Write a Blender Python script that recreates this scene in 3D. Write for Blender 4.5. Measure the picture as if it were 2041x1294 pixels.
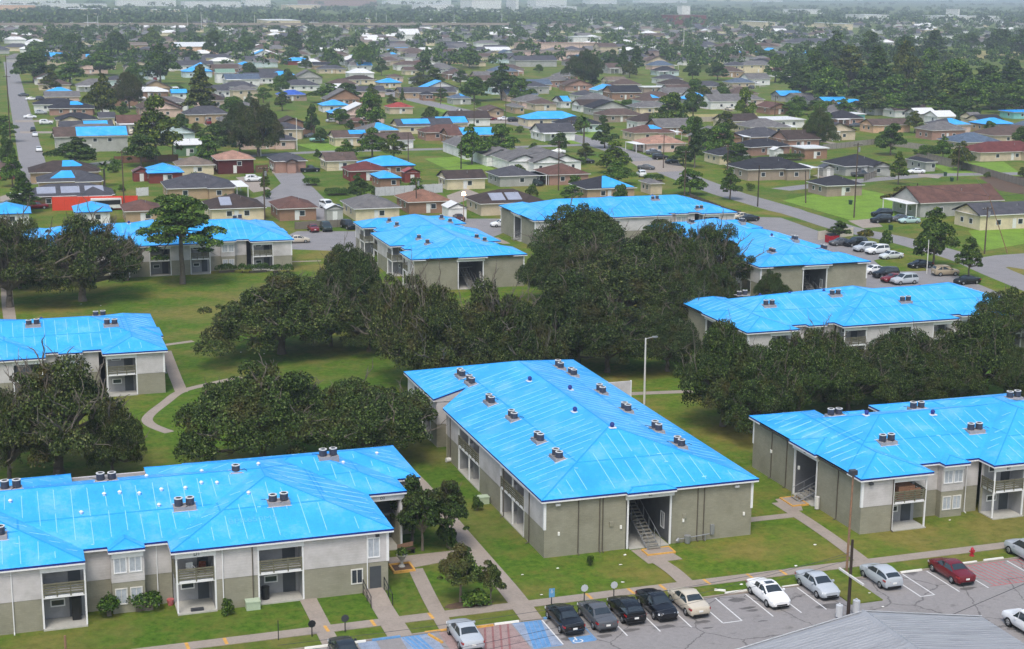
import bpy, math, random
import numpy as np
from math import radians, sin, cos, pi, sqrt, atan2
from mathutils import Vector, Matrix

S = bpy.context.scene
for o in list(bpy.data.objects):
    bpy.data.objects.remove(o)
COL = S.collection

# ---------------------------------------------------------------- camera
CAM_H = 48.0
F_PX, PITCH, ROLL, YAW = 3045.8, .215586, .008555, .323516
CX, CY = 1020.5, 647.0
FW = np.array([sin(YAW)*cos(PITCH), cos(YAW)*cos(PITCH), -sin(PITCH)])
_rt = np.array([cos(YAW), -sin(YAW), 0.0]); _up = np.cross(_rt, FW)
RT = _rt*cos(ROLL)+_up*sin(ROLL); UP = -_rt*sin(ROLL)+_up*cos(ROLL)
cam_data = bpy.data.cameras.new('camera'); cam = bpy.data.objects.new('camera', cam_data)
COL.objects.link(cam); S.camera = cam
cam_data.sensor_fit = 'HORIZONTAL'; cam_data.sensor_width = 36.0
cam_data.lens = 36.0*F_PX/2041.0
cam_data.clip_start = 1.0; cam_data.clip_end = 40000.0
m = Matrix.Identity(4)
for i in range(3):
    m[i][0] = RT[i]; m[i][1] = UP[i]; m[i][2] = -FW[i]
m[2][3] = CAM_H
cam.matrix_world = m

# ---------------------------------------------------------------- world, sun, exposure
SUN_EL, SUN_AZ = radians(58), radians(-150)     # azimuth from +Y towards +X
world = bpy.data.worlds.new('World'); S.world = world; world.use_nodes = True
wn = world.node_tree; bg = wn.nodes['Background']
sky = wn.nodes.new('ShaderNodeTexSky'); sky.sky_type = 'NISHITA'; sky.sun_disc = False
sky.sun_elevation = SUN_EL; sky.sun_rotation = SUN_AZ
sky.air_density = 1.4; sky.dust_density = 3.0; sky.ozone_density = 1.0
wn.links.new(sky.outputs[0], bg.inputs[0]); bg.inputs[1].default_value = 0.12
sun_d = bpy.data.lights.new('sun', 'SUN'); sun_d.energy = 1.2; sun_d.angle = radians(22); sun_d.color = (1.0, .965, .91)
sun = bpy.data.objects.new('sun', sun_d); COL.objects.link(sun)
sd = Vector((sin(SUN_AZ)*cos(SUN_EL), cos(SUN_AZ)*cos(SUN_EL), sin(SUN_EL)))
sun.rotation_euler = sd.to_track_quat('Z', 'Y').to_euler()
S.view_settings.view_transform = 'Standard'; S.view_settings.look = 'None'
S.view_settings.exposure = 0.75; S.view_settings.gamma = 1.0; S.view_settings.use_curve_mapping = False
S.render.engine = 'CYCLES'
S.cycles.use_denoising = True
S.cycles.max_bounces = 6; S.cycles.diffuse_bounces = 3; S.cycles.glossy_bounces = 2
S.cycles.transmission_bounces = 2; S.cycles.volume_bounces = 0; S.cycles.transparent_max_bounces = 4
S.cycles.use_adaptive_sampling = True; S.cycles.adaptive_threshold = 0.02

# ---------------------------------------------------------------- pixel <-> ground helpers
def P(px, py, z=0.0):
    d = FW*F_PX+RT*(px-CX)-UP*(py-CY)
    t = (z-CAM_H)/d[2]
    return (float(d[0]*t), float(d[1]*t))
def proj(X, Y, Z):
    d = np.array([X, Y, Z-CAM_H]); w = d @ FW
    return CX+F_PX*(d @ RT)/w, CY-F_PX*(d @ UP)/w, w
def depth(px, py): return proj(*P(px, py), 0)[2]
def height_at(bx, by, ty):
    g = P(bx, by); lo, hi = 0.0, 45.0
    for _ in range(40):
        mid = (lo+hi)/2
        if proj(g[0], g[1], mid)[1] > ty: lo = mid
        else: hi = mid
    return mid

# ---------------------------------------------------------------- materials
def lin(c):
    return tuple(((v/255)/12.92 if v/255 <= .04045 else ((v/255+.055)/1.055)**2.4) for v in c)
def rgba(c): return tuple(c)+(1.0,)
MATS = {}
def nodes_of(name):
    mt = bpy.data.materials.new(name); mt.use_nodes = True
    nt = mt.node_tree; b = nt.nodes['Principled BSDF']
    MATS[name] = mt
    return mt, nt, b
def N(nt, typ, **kw):
    n = nt.nodes.new(typ)
    for k, v in kw.items(): setattr(n, k, v)
    return n
def mixcol(nt, fac, a, b, blend='MIX'):
    n = nt.nodes.new('ShaderNodeMix'); n.data_type = 'RGBA'; n.blend_type = blend
    for idx, v in ((0, fac), (6, a), (7, b)):
        if hasattr(v, 'is_linked'): nt.links.new(v, n.inputs[idx])
        else: n.inputs[idx].default_value = v
    return n.outputs[2]
def noise(nt, vec, scale, detail=4, rough=.6, out=0):
    n = nt.nodes.new('ShaderNodeTexNoise'); n.inputs['Scale'].default_value = scale
    n.inputs['Detail'].default_value = detail; n.inputs['Roughness'].default_value = rough
    if vec is not None: nt.links.new(vec, n.inputs['Vector'])
    return n.outputs[out]
def ramp(nt, fac, stops):
    r = nt.nodes.new('ShaderNodeValToRGB'); nt.links.new(fac, r.inputs[0])
    e = r.color_ramp.elements
    while len(e) < len(stops): e.new(.5)
    for i, (p, c) in enumerate(stops):
        e[i].position = p; e[i].color = c if len(c) == 4 else rgba(c)
    return r.outputs[0]
def sc(c, k): return rgba(tuple(min(1, v*k) for v in c))
def M(name, col, var=.12, scale=2.0, rough=.75, metal=0.0, spec=.3, objcol=False, bump=0.0, bscale=12.0, coords='Object', streak=0.0):
    """procedural paint: base colour broken by two noises, optional per-object colour"""
    if name in MATS: return MATS[name]
    mt, nt, b = nodes_of(name)
    tc = N(nt, 'ShaderNodeTexCoord'); v = tc.outputs[coords]
    c = lin(col)
    n1 = noise(nt, v, scale, 5); n2 = noise(nt, v, scale*7, 3)
    a = N(nt, 'ShaderNodeMath', operation='ADD'); nt.links.new(n1, a.inputs[0]); nt.links.new(n2, a.inputs[1])
    h = N(nt, 'ShaderNodeMath', operation='MULTIPLY'); nt.links.new(a.outputs[0], h.inputs[0]); h.inputs[1].default_value = .5
    out = ramp(nt, h.outputs[0], [(.28, sc(c, 1-var*1.6)), (.5, rgba(c)), (.72, sc(c, 1+var))])
    if objcol:
        oi = N(nt, 'ShaderNodeObjectInfo')
        out = mixcol(nt, 1.0, out, oi.outputs['Color'], 'MULTIPLY')
    nt.links.new(out, b.inputs['Base Color'])
    b.inputs['Roughness'].default_value = rough; b.inputs['Metallic'].default_value = metal
    b.inputs['Specular IOR Level'].default_value = spec
    if bump:
        bn = N(nt, 'ShaderNodeBump'); bn.inputs['Strength'].default_value = bump; bn.inputs['Distance'].default_value = .05
        nt.links.new(noise(nt, v, bscale, 4), bn.inputs['Height']); nt.links.new(bn.outputs[0], b.inputs['Normal'])
    return mt

def make_materials():
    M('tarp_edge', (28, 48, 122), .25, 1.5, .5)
    M('tarp_seam', (40, 152, 230), .1, 2, .5)
    M('batten', (140, 200, 238), .18, 3, .7)
    M('white_trim', (222, 222, 222), .08, 1.2, .6)
    M('off_white', (205, 203, 198), .12, 1, .7)
    M('black_metal', (26, 27, 30), .2, 4, .45, spec=.5)
    M('dark_metal', (58, 60, 66), .25, 4, .5, spec=.5)
    M('grey_metal', (150, 152, 155), .15, 3, .45, metal=.4)
    M('pale_metal', (200, 202, 205), .1, 3, .5, metal=.2)
    M('condenser', (66, 68, 80), .3, 5, .55, spec=.4)
    M('platform', (150, 146, 146), .2, 3, .8)
    M('chalk', (92, 178, 236), .2, 5, .8)
    M('concrete', (150, 139, 128), .14, .6, .9, bump=.2)
    M('patio', (168, 166, 158), .14, 1, .9)
    M('porch_dark', (92, 90, 88), .2, 1, .9)
    M('yellow_paint', (202, 154, 78), .3, 2.5, .8)
    M('white_paint', (212, 212, 210), .12, 3, .8)
    M('blue_paint', (96, 142, 186), .3, 2.2, .85)
    M('red_paint', (176, 96, 96), .3, 2.5, .85)
    M('stop_white', (224, 222, 214), .1, 3, .8)
    M('wood_pole', (136, 106, 84), .3, 4, .9)
    M('wood_dark', (58, 48, 42), .3, 4, .9)
    M('tread', (134, 130, 120), .2, 3, .85)
    M('rail_wood', (104, 102, 84), .22, 3, .85)
    M('fence_wood', (250, 250, 250), .25, 1.5, .9, objcol=True)
    M('downpipe', (88, 82, 72), .2, 3, .7)
    M('interior', (128, 129, 132), .12, 1.5, .8)
    M('door_grey', (70, 74, 78), .15, 2, .6)
    M('door_white', (212, 212, 210), .06, 2, .6)
    M('curtain', (168, 174, 182), .3, 4, .35, spec=.6)
    M('glass', (44, 52, 60), .3, 3, .08, spec=.8)
    M('auto_glass', (40, 48, 52), .3, 1.2, .07, spec=1.0)
    M('tyre', (24, 24, 25), .2, 6, .85)
    M('rim', (176, 178, 180), .1, 6, .35, metal=.6)
    M('tail_red', (150, 20, 24), .1, 6, .3, spec=.6)
    M('headlight', (214, 218, 222), .08, 6, .15, spec=.8)
    M('plate', (226, 226, 222), .05, 6, .5)
    M('car_paint', (255, 255, 255), .02, 3, .26, spec=.6, objcol=True)
    M('plastic_white', (232, 230, 224), .05, 3, .45)
    M('plastic_dark', (30, 30, 32), .1, 3, .5)
    M('paint', (255, 255, 255), .12, 1.2, .7, objcol=True)
    M('roof_metal', (255, 255, 255), .08, .7, .45, objcol=True, spec=.4)
    M('soil', (92, 74, 60), .3, 2, .95)
    M('plant_pale', (150, 168, 132), .3, 3, .7)
    M('plant_dark', (40, 52, 36), .3, 3, .8)
    M('solar', (148, 152, 166), .2, .8, .35, spec=.6)
    M('rug', (150, 110, 84), .4, 6, .9)
    M('oil', (98, 95, 93), .3, 1.2, .7)
    M('patch', (70, 69, 69), .2, 1, .9)

    # blue tarpaulin: woven sheet with soft creases
    mt, nt, b = nodes_of('tarp')
    tc = N(nt, 'ShaderNodeTexCoord'); v = tc.outputs['Object']
    c = lin((52, 168, 238))
    n1 = noise(nt, v, .35, 3); n2 = noise(nt, v, 3.2, 5, .7)
    ad = N(nt, 'ShaderNodeMath', operation='MULTIPLY_ADD'); nt.links.new(n2, ad.inputs[0]); ad.inputs[1].default_value = .5
    nt.links.new(n1, ad.inputs[2])
    out = ramp(nt, ad.outputs[0], [(.45, sc(c, .84)), (.75, rgba(c)), (1.0, rgba((c[0]*3+.03, min(1, c[1]*1.16), 1.0)))])
    vo = N(nt, 'ShaderNodeTexVoronoi', distance='CHEBYCHEV'); vo.inputs['Scale'].default_value = .23; vo.inputs['Randomness'].default_value = .8; nt.links.new(v, vo.inputs['Vector'])
    sp = N(nt, 'ShaderNodeSeparateColor'); nt.links.new(vo.outputs['Color'], sp.inputs[0])
    out = mixcol(nt, 1.0, out, ramp(nt, sp.outputs[0], [(0, (.88, .93, .96)), (1, (1.08, 1.05, 1.02))]), 'MULTIPLY')
    out = mixcol(nt, ramp(nt, noise(nt, v, .9, 6, .75), [(.56, (0, 0, 0)), (.76, (.2, .2, .2))]), out, rgba(lin((120, 190, 236))))
    nt.links.new(out, b.inputs['Base Color'])
    b.inputs['Roughness'].default_value = .42; b.inputs['Specular IOR Level'].default_value = .45
    mp = N(nt, 'ShaderNodeMapping'); mp.inputs['Scale'].default_value = (1, 1, .2); nt.links.new(v, mp.inputs[0])
    bn = N(nt, 'ShaderNodeBump'); bn.inputs['Strength'].default_value = .5; bn.inputs['Distance'].default_value = .09
    nt.links.new(noise(nt, mp.outputs[0], 2.4, 6, .65), bn.inputs['Height']); nt.links.new(bn.outputs[0], b.inputs['Normal'])

    # brick and siding walls take their pattern from height and run of the wall
    def wallmat(name, col, kind, objcol=False):
        mt, nt, b = nodes_of(name)
        tc = N(nt, 'ShaderNodeTexCoord'); sx = N(nt, 'ShaderNodeSeparateXYZ'); nt.links.new(tc.outputs['Object'], sx.inputs[0])
        ad = N(nt, 'ShaderNodeMath', operation='ADD'); nt.links.new(sx.outputs[0], ad.inputs[0]); nt.links.new(sx.outputs[1], ad.inputs[1])
        cb = N(nt, 'ShaderNodeCombineXYZ'); nt.links.new(ad.outputs[0], cb.inputs[0]); nt.links.new(sx.outputs[2], cb.inputs[1])
        c = lin(col)
        dirt = noise(nt, tc.outputs['Object'], .45, 5, .65)
        if kind == 'brick':
            br = N(nt, 'ShaderNodeTexBrick'); nt.links.new(cb.outputs[0], br.inputs['Vector'])
            br.inputs['Color1'].default_value = sc(c, .95); br.inputs['Color2'].default_value = sc(c, 1.05)
            br.inputs['Mortar'].default_value = sc(c, .92); br.inputs['Scale'].default_value = 1.0
            br.inputs['Brick Width'].default_value = .42; br.inputs['Row Height'].default_value = .16; br.inputs['Mortar Size'].default_value = .014
            base = br.outputs['Color']
        else:
            wv = N(nt, 'ShaderNodeTexWave', wave_type='BANDS', bands_direction='Y', wave_profile='SAW')
            nt.links.new(cb.outputs[0], wv.inputs['Vector']); wv.inputs['Scale'].default_value = 1.35
            base = ramp(nt, dirt, [(.3, sc(c, .93)), (.7, sc(c, 1.04))])
            bn = N(nt, 'ShaderNodeBump'); bn.inputs['Strength'].default_value = .5; bn.inputs['Distance'].default_value = .025
            nt.links.new(wv.outputs['Fac'], bn.inputs['Height']); nt.links.new(bn.outputs[0], b.inputs['Normal'])
        out = mixcol(nt, 1.0, base, ramp(nt, dirt, [(.3, (.80, .80, .77)), (.5, (.97, .97, .96)), (.7, (1.07, 1.07, 1.07))]), 'MULTIPLY')
        if objcol:
            oi = N(nt, 'ShaderNodeObjectInfo'); out = mixcol(nt, 1.0, out, oi.outputs['Color'], 'MULTIPLY')
        nt.links.new(out, b.inputs['Base Color']); b.inputs['Roughness'].default_value = .85; b.inputs['Specular IOR Level'].default_value = .2
    wallmat('brick', (144, 141, 125), 'brick')
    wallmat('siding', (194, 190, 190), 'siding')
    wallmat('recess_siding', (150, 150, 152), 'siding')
    wallmat('shaded_siding', (104, 106, 110), 'siding')  # darker copy of the siding, breezeway shade put into its colour
    wallmat('house_brick', (255, 255, 255), 'brick', True)
    wallmat('house_siding', (255, 255, 255), 'siding', True)

    # asphalt shingles, coloured per object
    mt, nt, b = nodes_of('shingle')
    tc = N(nt, 'ShaderNodeTexCoord'); v = tc.outputs['Object']
    oi = N(nt, 'ShaderNodeObjectInfo')
    w = N(nt, 'ShaderNodeTexWave', wave_type='BANDS', bands_direction='Z', wave_profile='SAW'); nt.links.new(v, w.inputs[0]); w.inputs['Scale'].default_value = 2.2
    w.inputs['Distortion'].default_value = .4
    f = ramp(nt, noise(nt, v, .5, 6, .7), [(.3, (.62, .62, .62)), (.5, (.95, .95, .95)), (.75, (1.4, 1.35, 1.3))])
    g = ramp(nt, noise(nt, v, 9, 2), [(.3, (.82, .82, .82)), (.7, (1.15, 1.15, 1.15))])
    out = mixcol(nt, 1.0, mixcol(nt, 1.0, f, g, 'MULTIPLY'), oi.outputs['Color'], 'MULTIPLY')
    nt.links.new(out, b.inputs['Base Color']); b.inputs['Roughness'].default_value = .9; b.inputs['Specular IOR Level'].default_value = .15
    bn = N(nt, 'ShaderNodeBump'); bn.inputs['Strength'].default_value = .35; bn.inputs['Distance'].default_value = .03
    nt.links.new(w.outputs['Fac'], bn.inputs['Height']); nt.links.new(bn.outputs[0], b.inputs['Normal'])

    # standing seam metal roof of the club house
    mt, nt, b = nodes_of('ribbed_metal')
    tc = N(nt, 'ShaderNodeTexCoord'); v = tc.outputs['Object']
    c = lin((150, 152, 156))
    mp = N(nt, 'ShaderNodeMapping'); mp.inputs['Scale'].default_value = (.12, 1.6, .12); nt.links.new(v, mp.inputs[0])
    out = ramp(nt, noise(nt, mp.outputs[0], 2.5, 6, .7), [(.3, sc(c, .72)), (.5, rgba(c)), (.72, sc(c, 1.15))])
    nt.links.new(out, b.inputs['Base Color']); b.inputs['Roughness'].default_value = .55; b.inputs['Metallic'].default_value = .15

    # asphalt
    mt, nt, b = nodes_of('asphalt')
    tc = N(nt, 'ShaderNodeTexCoord'); v = tc.outputs['Object']
    c = lin((140, 136, 134))
    out = ramp(nt, noise(nt, v, .22, 7, .7), [(.25, sc(c, .72)), (.45, rgba(c)), (.62, sc(c, 1.06)), (.8, rgba(lin((136, 128, 118))))])
    out = mixcol(nt, .5, out, ramp(nt, noise(nt, v, 2.6, 5, .75), [(.3, sc(c, .7)), (.7, sc(c, 1.2))]))
    wv_ = N(nt, 'ShaderNodeVectorMath', operation='ADD'); nt.links.new(v, wv_.inputs[0]); nt.links.new(noise(nt, v, .6, 4, .7, 1), wv_.inputs[1])
    vo = N(nt, 'ShaderNodeTexVoronoi', feature='DISTANCE_TO_EDGE'); vo.inputs['Scale'].default_value = .17; nt.links.new(wv_.outputs[0], vo.inputs['Vector'])
    out = mixcol(nt, 1.0, out, ramp(nt, vo.outputs['Distance'], [(.004, (.5, .5, .5)), (.012, (1, 1, 1))]), 'MULTIPLY')
    out = mixcol(nt, 1.0, out, ramp(nt, noise(nt, v, .75, 4, .7), [(.3, (.72, .72, .72)), (.42, (1, 1, 1))]), 'MULTIPLY')
    nt.links.new(out, b.inputs['Base Color']); b.inputs['Roughness'].default_value = .85; b.inputs['Specular IOR Level'].default_value = .25
    mt, nt, b = nodes_of('road')
    tc = N(nt, 'ShaderNodeTexCoord'); v = tc.outputs['Object']
    c = lin((130, 127, 127))
    out = ramp(nt, noise(nt, v, .3, 7, .7), [(.25, sc(c, .8)), (.5, rgba(c)), (.75, sc(c, 1.1))])
    nt.links.new(out, b.inputs['Base Color']); b.inputs['Roughness'].default_value = .9

    # grass: green with dry tan and yellow patches
    mt, nt, b = nodes_of('grass')
    tc = N(nt, 'ShaderNodeTexCoord'); v = tc.outputs['Object']
    fine = ramp(nt, noise(nt, v, 1.4, 8, .8), [(.28, rgba(lin((44, 66, 18)))), (.5, rgba(lin((78, 104, 32)))), (.72, rgba(lin((114, 132, 50))))])
    dry = ramp(nt, noise(nt, v, .9, 7, .75), [(.3, rgba(lin((92, 84, 44)))), (.55, rgba(lin((128, 116, 66)))), (.75, rgba(lin((142, 122, 82))))])
    f1 = ramp(nt, noise(nt, v, .085, 6, .62), [(.46, (0, 0, 0)), (.62, (1, 1, 1))])
    mm = N(nt, 'ShaderNodeMath', operation='MULTIPLY'); nt.links.new(f1, mm.inputs[0]); mm.inputs[1].default_value = .8
    a = mixcol(nt, mm.outputs[0], fine, dry)
    a = mixcol(nt, ramp(nt, noise(nt, v, .33, 7, .78), [(.5, (0, 0, 0)), (.66, (.75, .75, .75))]), a, rgba(lin((122, 112, 58))))
    a = mixcol(nt, ramp(nt, noise(nt, v, .7, 5, .8), [(.57, (0, 0, 0)), (.7, (.6, .6, .6))]), a, rgba(lin((56, 84, 24))))
    f2 = ramp(nt, noise(nt, v, .02, 3, .5), [(.42, (.82, .92, .86)), (.6, (1.08, 1.06, .92))])
    a = mixcol(nt, 1.0, a, f2, 'MULTIPLY')
    nt.links.new(a, b.inputs['Base Color']); b.inputs['Roughness'].default_value = .95; b.inputs['Specular IOR Level'].default_value = .1
    bn = N(nt, 'ShaderNodeBump'); bn.inputs['Strength'].default_value = .6; bn.inputs['Distance'].default_value = .08
    nt.links.new(noise(nt, v, 5, 6, .8), bn.inputs['Height']); nt.links.new(bn.outputs[0], b.inputs['Normal'])

    # foliage: every leaf clump its own shade, tinted per object
    def leafmat(name, stops, patch):
        mt, nt, b = nodes_of(name)
        tc = N(nt, 'ShaderNodeTexCoord'); ge = N(nt, 'ShaderNodeNewGeometry'); oi = N(nt, 'ShaderNodeObjectInfo')
        out = ramp(nt, ge.outputs['Random Per Island'], stops)
        mp = N(nt, 'ShaderNodeVectorMath', operation='ADD'); nt.links.new(tc.outputs['Object'], mp.inputs[0])
        cb = N(nt, 'ShaderNodeMath', operation='MULTIPLY'); nt.links.new(oi.outputs['Random'], cb.inputs[0]); cb.inputs[1].default_value = 40
        nt.links.new(cb.outputs[0], mp.inputs[1])
        out = mixcol(nt, ramp(nt, noise(nt, mp.outputs[0], .33, 3, .6), [(.5, (0, 0, 0)), (.7, (.75, .75, .75))]), out, rgba(lin(patch)))
        out = mixcol(nt, 1.0, out, oi.outputs['Color'], 'MULTIPLY')
        nt.links.new(out, b.inputs['Base Color']); b.inputs['Roughness'].default_value = .7; b.inputs['Specular IOR Level'].default_value = .2
    leafmat('oak_leaf', [(0, rgba(lin((22, 34, 10)))), (.5, rgba(lin((50, 66, 25)))), (.86, rgba(lin((80, 97, 44)))), (1, rgba(lin((122, 128, 82))))], (78, 66, 38))
    leafmat('leaf', [(0, rgba(lin((30, 46, 16)))), (.5, rgba(lin((60, 84, 30)))), (.85, rgba(lin((94, 116, 48)))), (1, rgba(lin((134, 146, 76))))], (60, 66, 28))
    M('bark', (104, 96, 86), .3, 3, .95, objcol=True, bump=.4, bscale=6)
make_materials()
T_ = lambda n: MATS[n]

# ---------------------------------------------------------------- mesh builder and object helpers
class MB:
    def __init__(s, *mats): s.v = []; s.f = []; s.mi = []; s.mats = list(mats)
    def add(s, vs, fs, mat=0):
        k = len(s.v); s.v += [tuple(p) for p in vs]
        for f in fs: s.f.append(tuple(i+k for i in f)); s.mi.append(mat)
        return s
    def box(s, x0, x1, y0, y1, z0, z1, mat=0):
        v = [(x0, y0, z0), (x1, y0, z0), (x1, y1, z0), (x0, y1, z0), (x0, y0, z1), (x1, y0, z1), (x1, y1, z1), (x0, y1, z1)]
        return s.add(v, [(0, 3, 2, 1), (4, 5, 6, 7), (0, 1, 5, 4), (1, 2, 6, 5), (2, 3, 7, 6), (3, 0, 4, 7)], mat)
    def prism(s, poly, z0, z1, mat=0):
        n = len(poly)
        v = [(p[0], p[1], z0) for p in poly]+[(p[0], p[1], z1) for p in poly]
        fs = [tuple(range(n, 2*n)), tuple(range(n-1, -1, -1))]+[(i, (i+1) % n, n+(i+1) % n, n+i) for i in range(n)]
        return s.add(v, fs, mat)
    def obox(s, p, q, out, t0, t1, z0, z1, mat=0):
        """box along p->q, from offset t0 to t1 along the outward normal `out`"""
        a = (p[0]+out[0]*t0, p[1]+out[1]*t0); b = (q[0]+out[0]*t0, q[1]+out[1]*t0)
        c = (q[0]+out[0]*t1, q[1]+out[1]*t1); d = (p[0]+out[0]*t1, p[1]+out[1]*t1)
        poly = [a, b, c, d]
        ar = sum(poly[i][0]*poly[(i+1) % 4][1]-poly[(i+1) % 4][0]*poly[i][1] for i in range(4))
        if ar < 0: poly.reverse()
        return s.prism(poly, z0, z1, mat)
    def tube(s, p, q, r0, r1, n=7, mat=0, cap=True):
        p = Vector(p); q = Vector(q); d = (q-p)
        if d.length < 1e-6: return s
        d.normalize(); u = d.orthogonal().normalized(); w = d.cross(u)
        vs = []
        for c, r in ((p, r0), (q, r1)):
            for i in range(n):
                a = 2*pi*i/n; vs.append(c+u*cos(a)*r+w*sin(a)*r)
        fs = [(i, (i+1) % n, n+(i+1) % n, n+i) for i in range(n)]
        if cap: fs += [tuple(range(n-1, -1, -1)), tuple(range(n, 2*n))]
        return s.add(vs, fs, mat)
    def build(s, name, parent=None, loc=None, smooth=False, color=None):
        me = bpy.data.meshes.new(name); me.from_pydata(s.v, [], s.f)
        for mm in s.mats: me.materials.append(T_(mm) if isinstance(mm, str) else mm)
        if len(s.mats) > 1: me.polygons.foreach_set('material_index', s.mi)
        if smooth: me.polygons.foreach_set('use_smooth', [True]*len(s.f))
        me.update()
        return link(name, me, parent, loc, color)
def link(name, data, parent=None, loc=None, color=None):
    o = bpy.data.objects.new(name, data); COL.objects.link(o)
    if parent is not None: o.parent = parent
    if loc is not None: o.location = loc
    if color is not None: o.color = rgba(color[:3])
    return o
def tag(o, label, cat, group=None):
    o['label'] = label; o['category'] = cat
    if group: o['group'] = group
    return o
def empty(name, loc, rz=0.0, label=None, cat=None, group=None):
    o = bpy.data.objects.new(name, None); COL.objects.link(o); o.location = loc; o.rotation_euler = (0, 0, rz); o.empty_display_size = .2
    if label: tag(o, label, cat, group)
    return o
KIDS = {}
def kids(o):
    return list(o.children)
def copy_tree(o, parent=None):
    c = o.copy(); COL.objects.link(c)
    if parent is not None: c.parent = parent
    if o.name not in KIDS: KIDS[o.name] = kids(o)
    for ch in KIDS[o.name]: copy_tree(ch, c)
    return c
def struct(o, kind='structure'):
    o['kind'] = kind; return o
def text_mesh(name, txt, size, mat, parent, loc, rot, ext=.01):
    cu = bpy.data.curves.new(name, 'FONT'); cu.body = txt; cu.size = size; cu.extrude = ext; cu.align_x = 'CENTER'; cu.align_y = 'CENTER'
    t = bpy.data.objects.new(name, cu); COL.objects.link(t)
    dg = bpy.context.evaluated_depsgraph_get()
    me = bpy.data.meshes.new_from_object(t.evaluated_get(dg)); bpy.data.objects.remove(t)
    me.materials.clear(); me.materials.append(T_(mat))
    o = link(name, me, parent, loc); o.rotation_euler = rot
    return o
# ---------------------------------------------------------------- ground, streets, paving
def poly_px(name, pts, z, mat, kind='structure', thick=None):
    """flat sheet on the ground from photo corner pixels"""
    pl = [P(*p) for p in pts]
    return sheet(name, pl, z, mat, kind, thick)
def sheet(name, pl, z, mat, kind='structure', thick=None):
    ar = sum(pl[i][0]*pl[(i+1) % len(pl)][1]-pl[(i+1) % len(pl)][0]*pl[i][1] for i in range(len(pl)))
    if ar < 0: pl = pl[::-1]
    mb = MB(mat)
    if thick: mb.prism(pl, .001, z)
    else: mb.add([(x, y, z) for x, y in pl], [tuple(range(len(pl)))])
    o = mb.build(name)
    if kind: o['kind'] = kind
    return o
def ribbon(name, pts, width, z, mat, px=True):
    c = [Vector((*P(*p), 0)) if px else Vector((*p, 0)) for p in pts]
    # smooth the centre line
    sm = []
    for i in range(len(c)-1):
        p0 = c[max(0, i-1)]; p1 = c[i]; p2 = c[i+1]; p3 = c[min(len(c)-1, i+2)]
        for k in range(6):
            t = k/6
            sm.append(.5*((2*p1)+(p2-p0)*t+(2*p0-5*p1+4*p2-p3)*t*t+(3*p1-p0-3*p2+p3)*t**3))
    sm.append(c[-1])
    L = []; R = []
    for i, p in enumerate(sm):
        d = (sm[min(i+1, len(sm)-1)]-sm[max(i-1, 0)]).normalized(); n = Vector((-d.y, d.x, 0))
        w = width if not callable(width) else width(i/(len(sm)-1))
        L.append(p+n*w/2); R.append(p-n*w/2)
    k = len(sm); mb = MB(mat)
    mb.add([(p.x, p.y, z) for p in L+R], [(k+i, k+i+1, i+1, i) for i in range(k-1)])
    o = mb.build(name); o['kind'] = 'structure'
    return o

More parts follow.
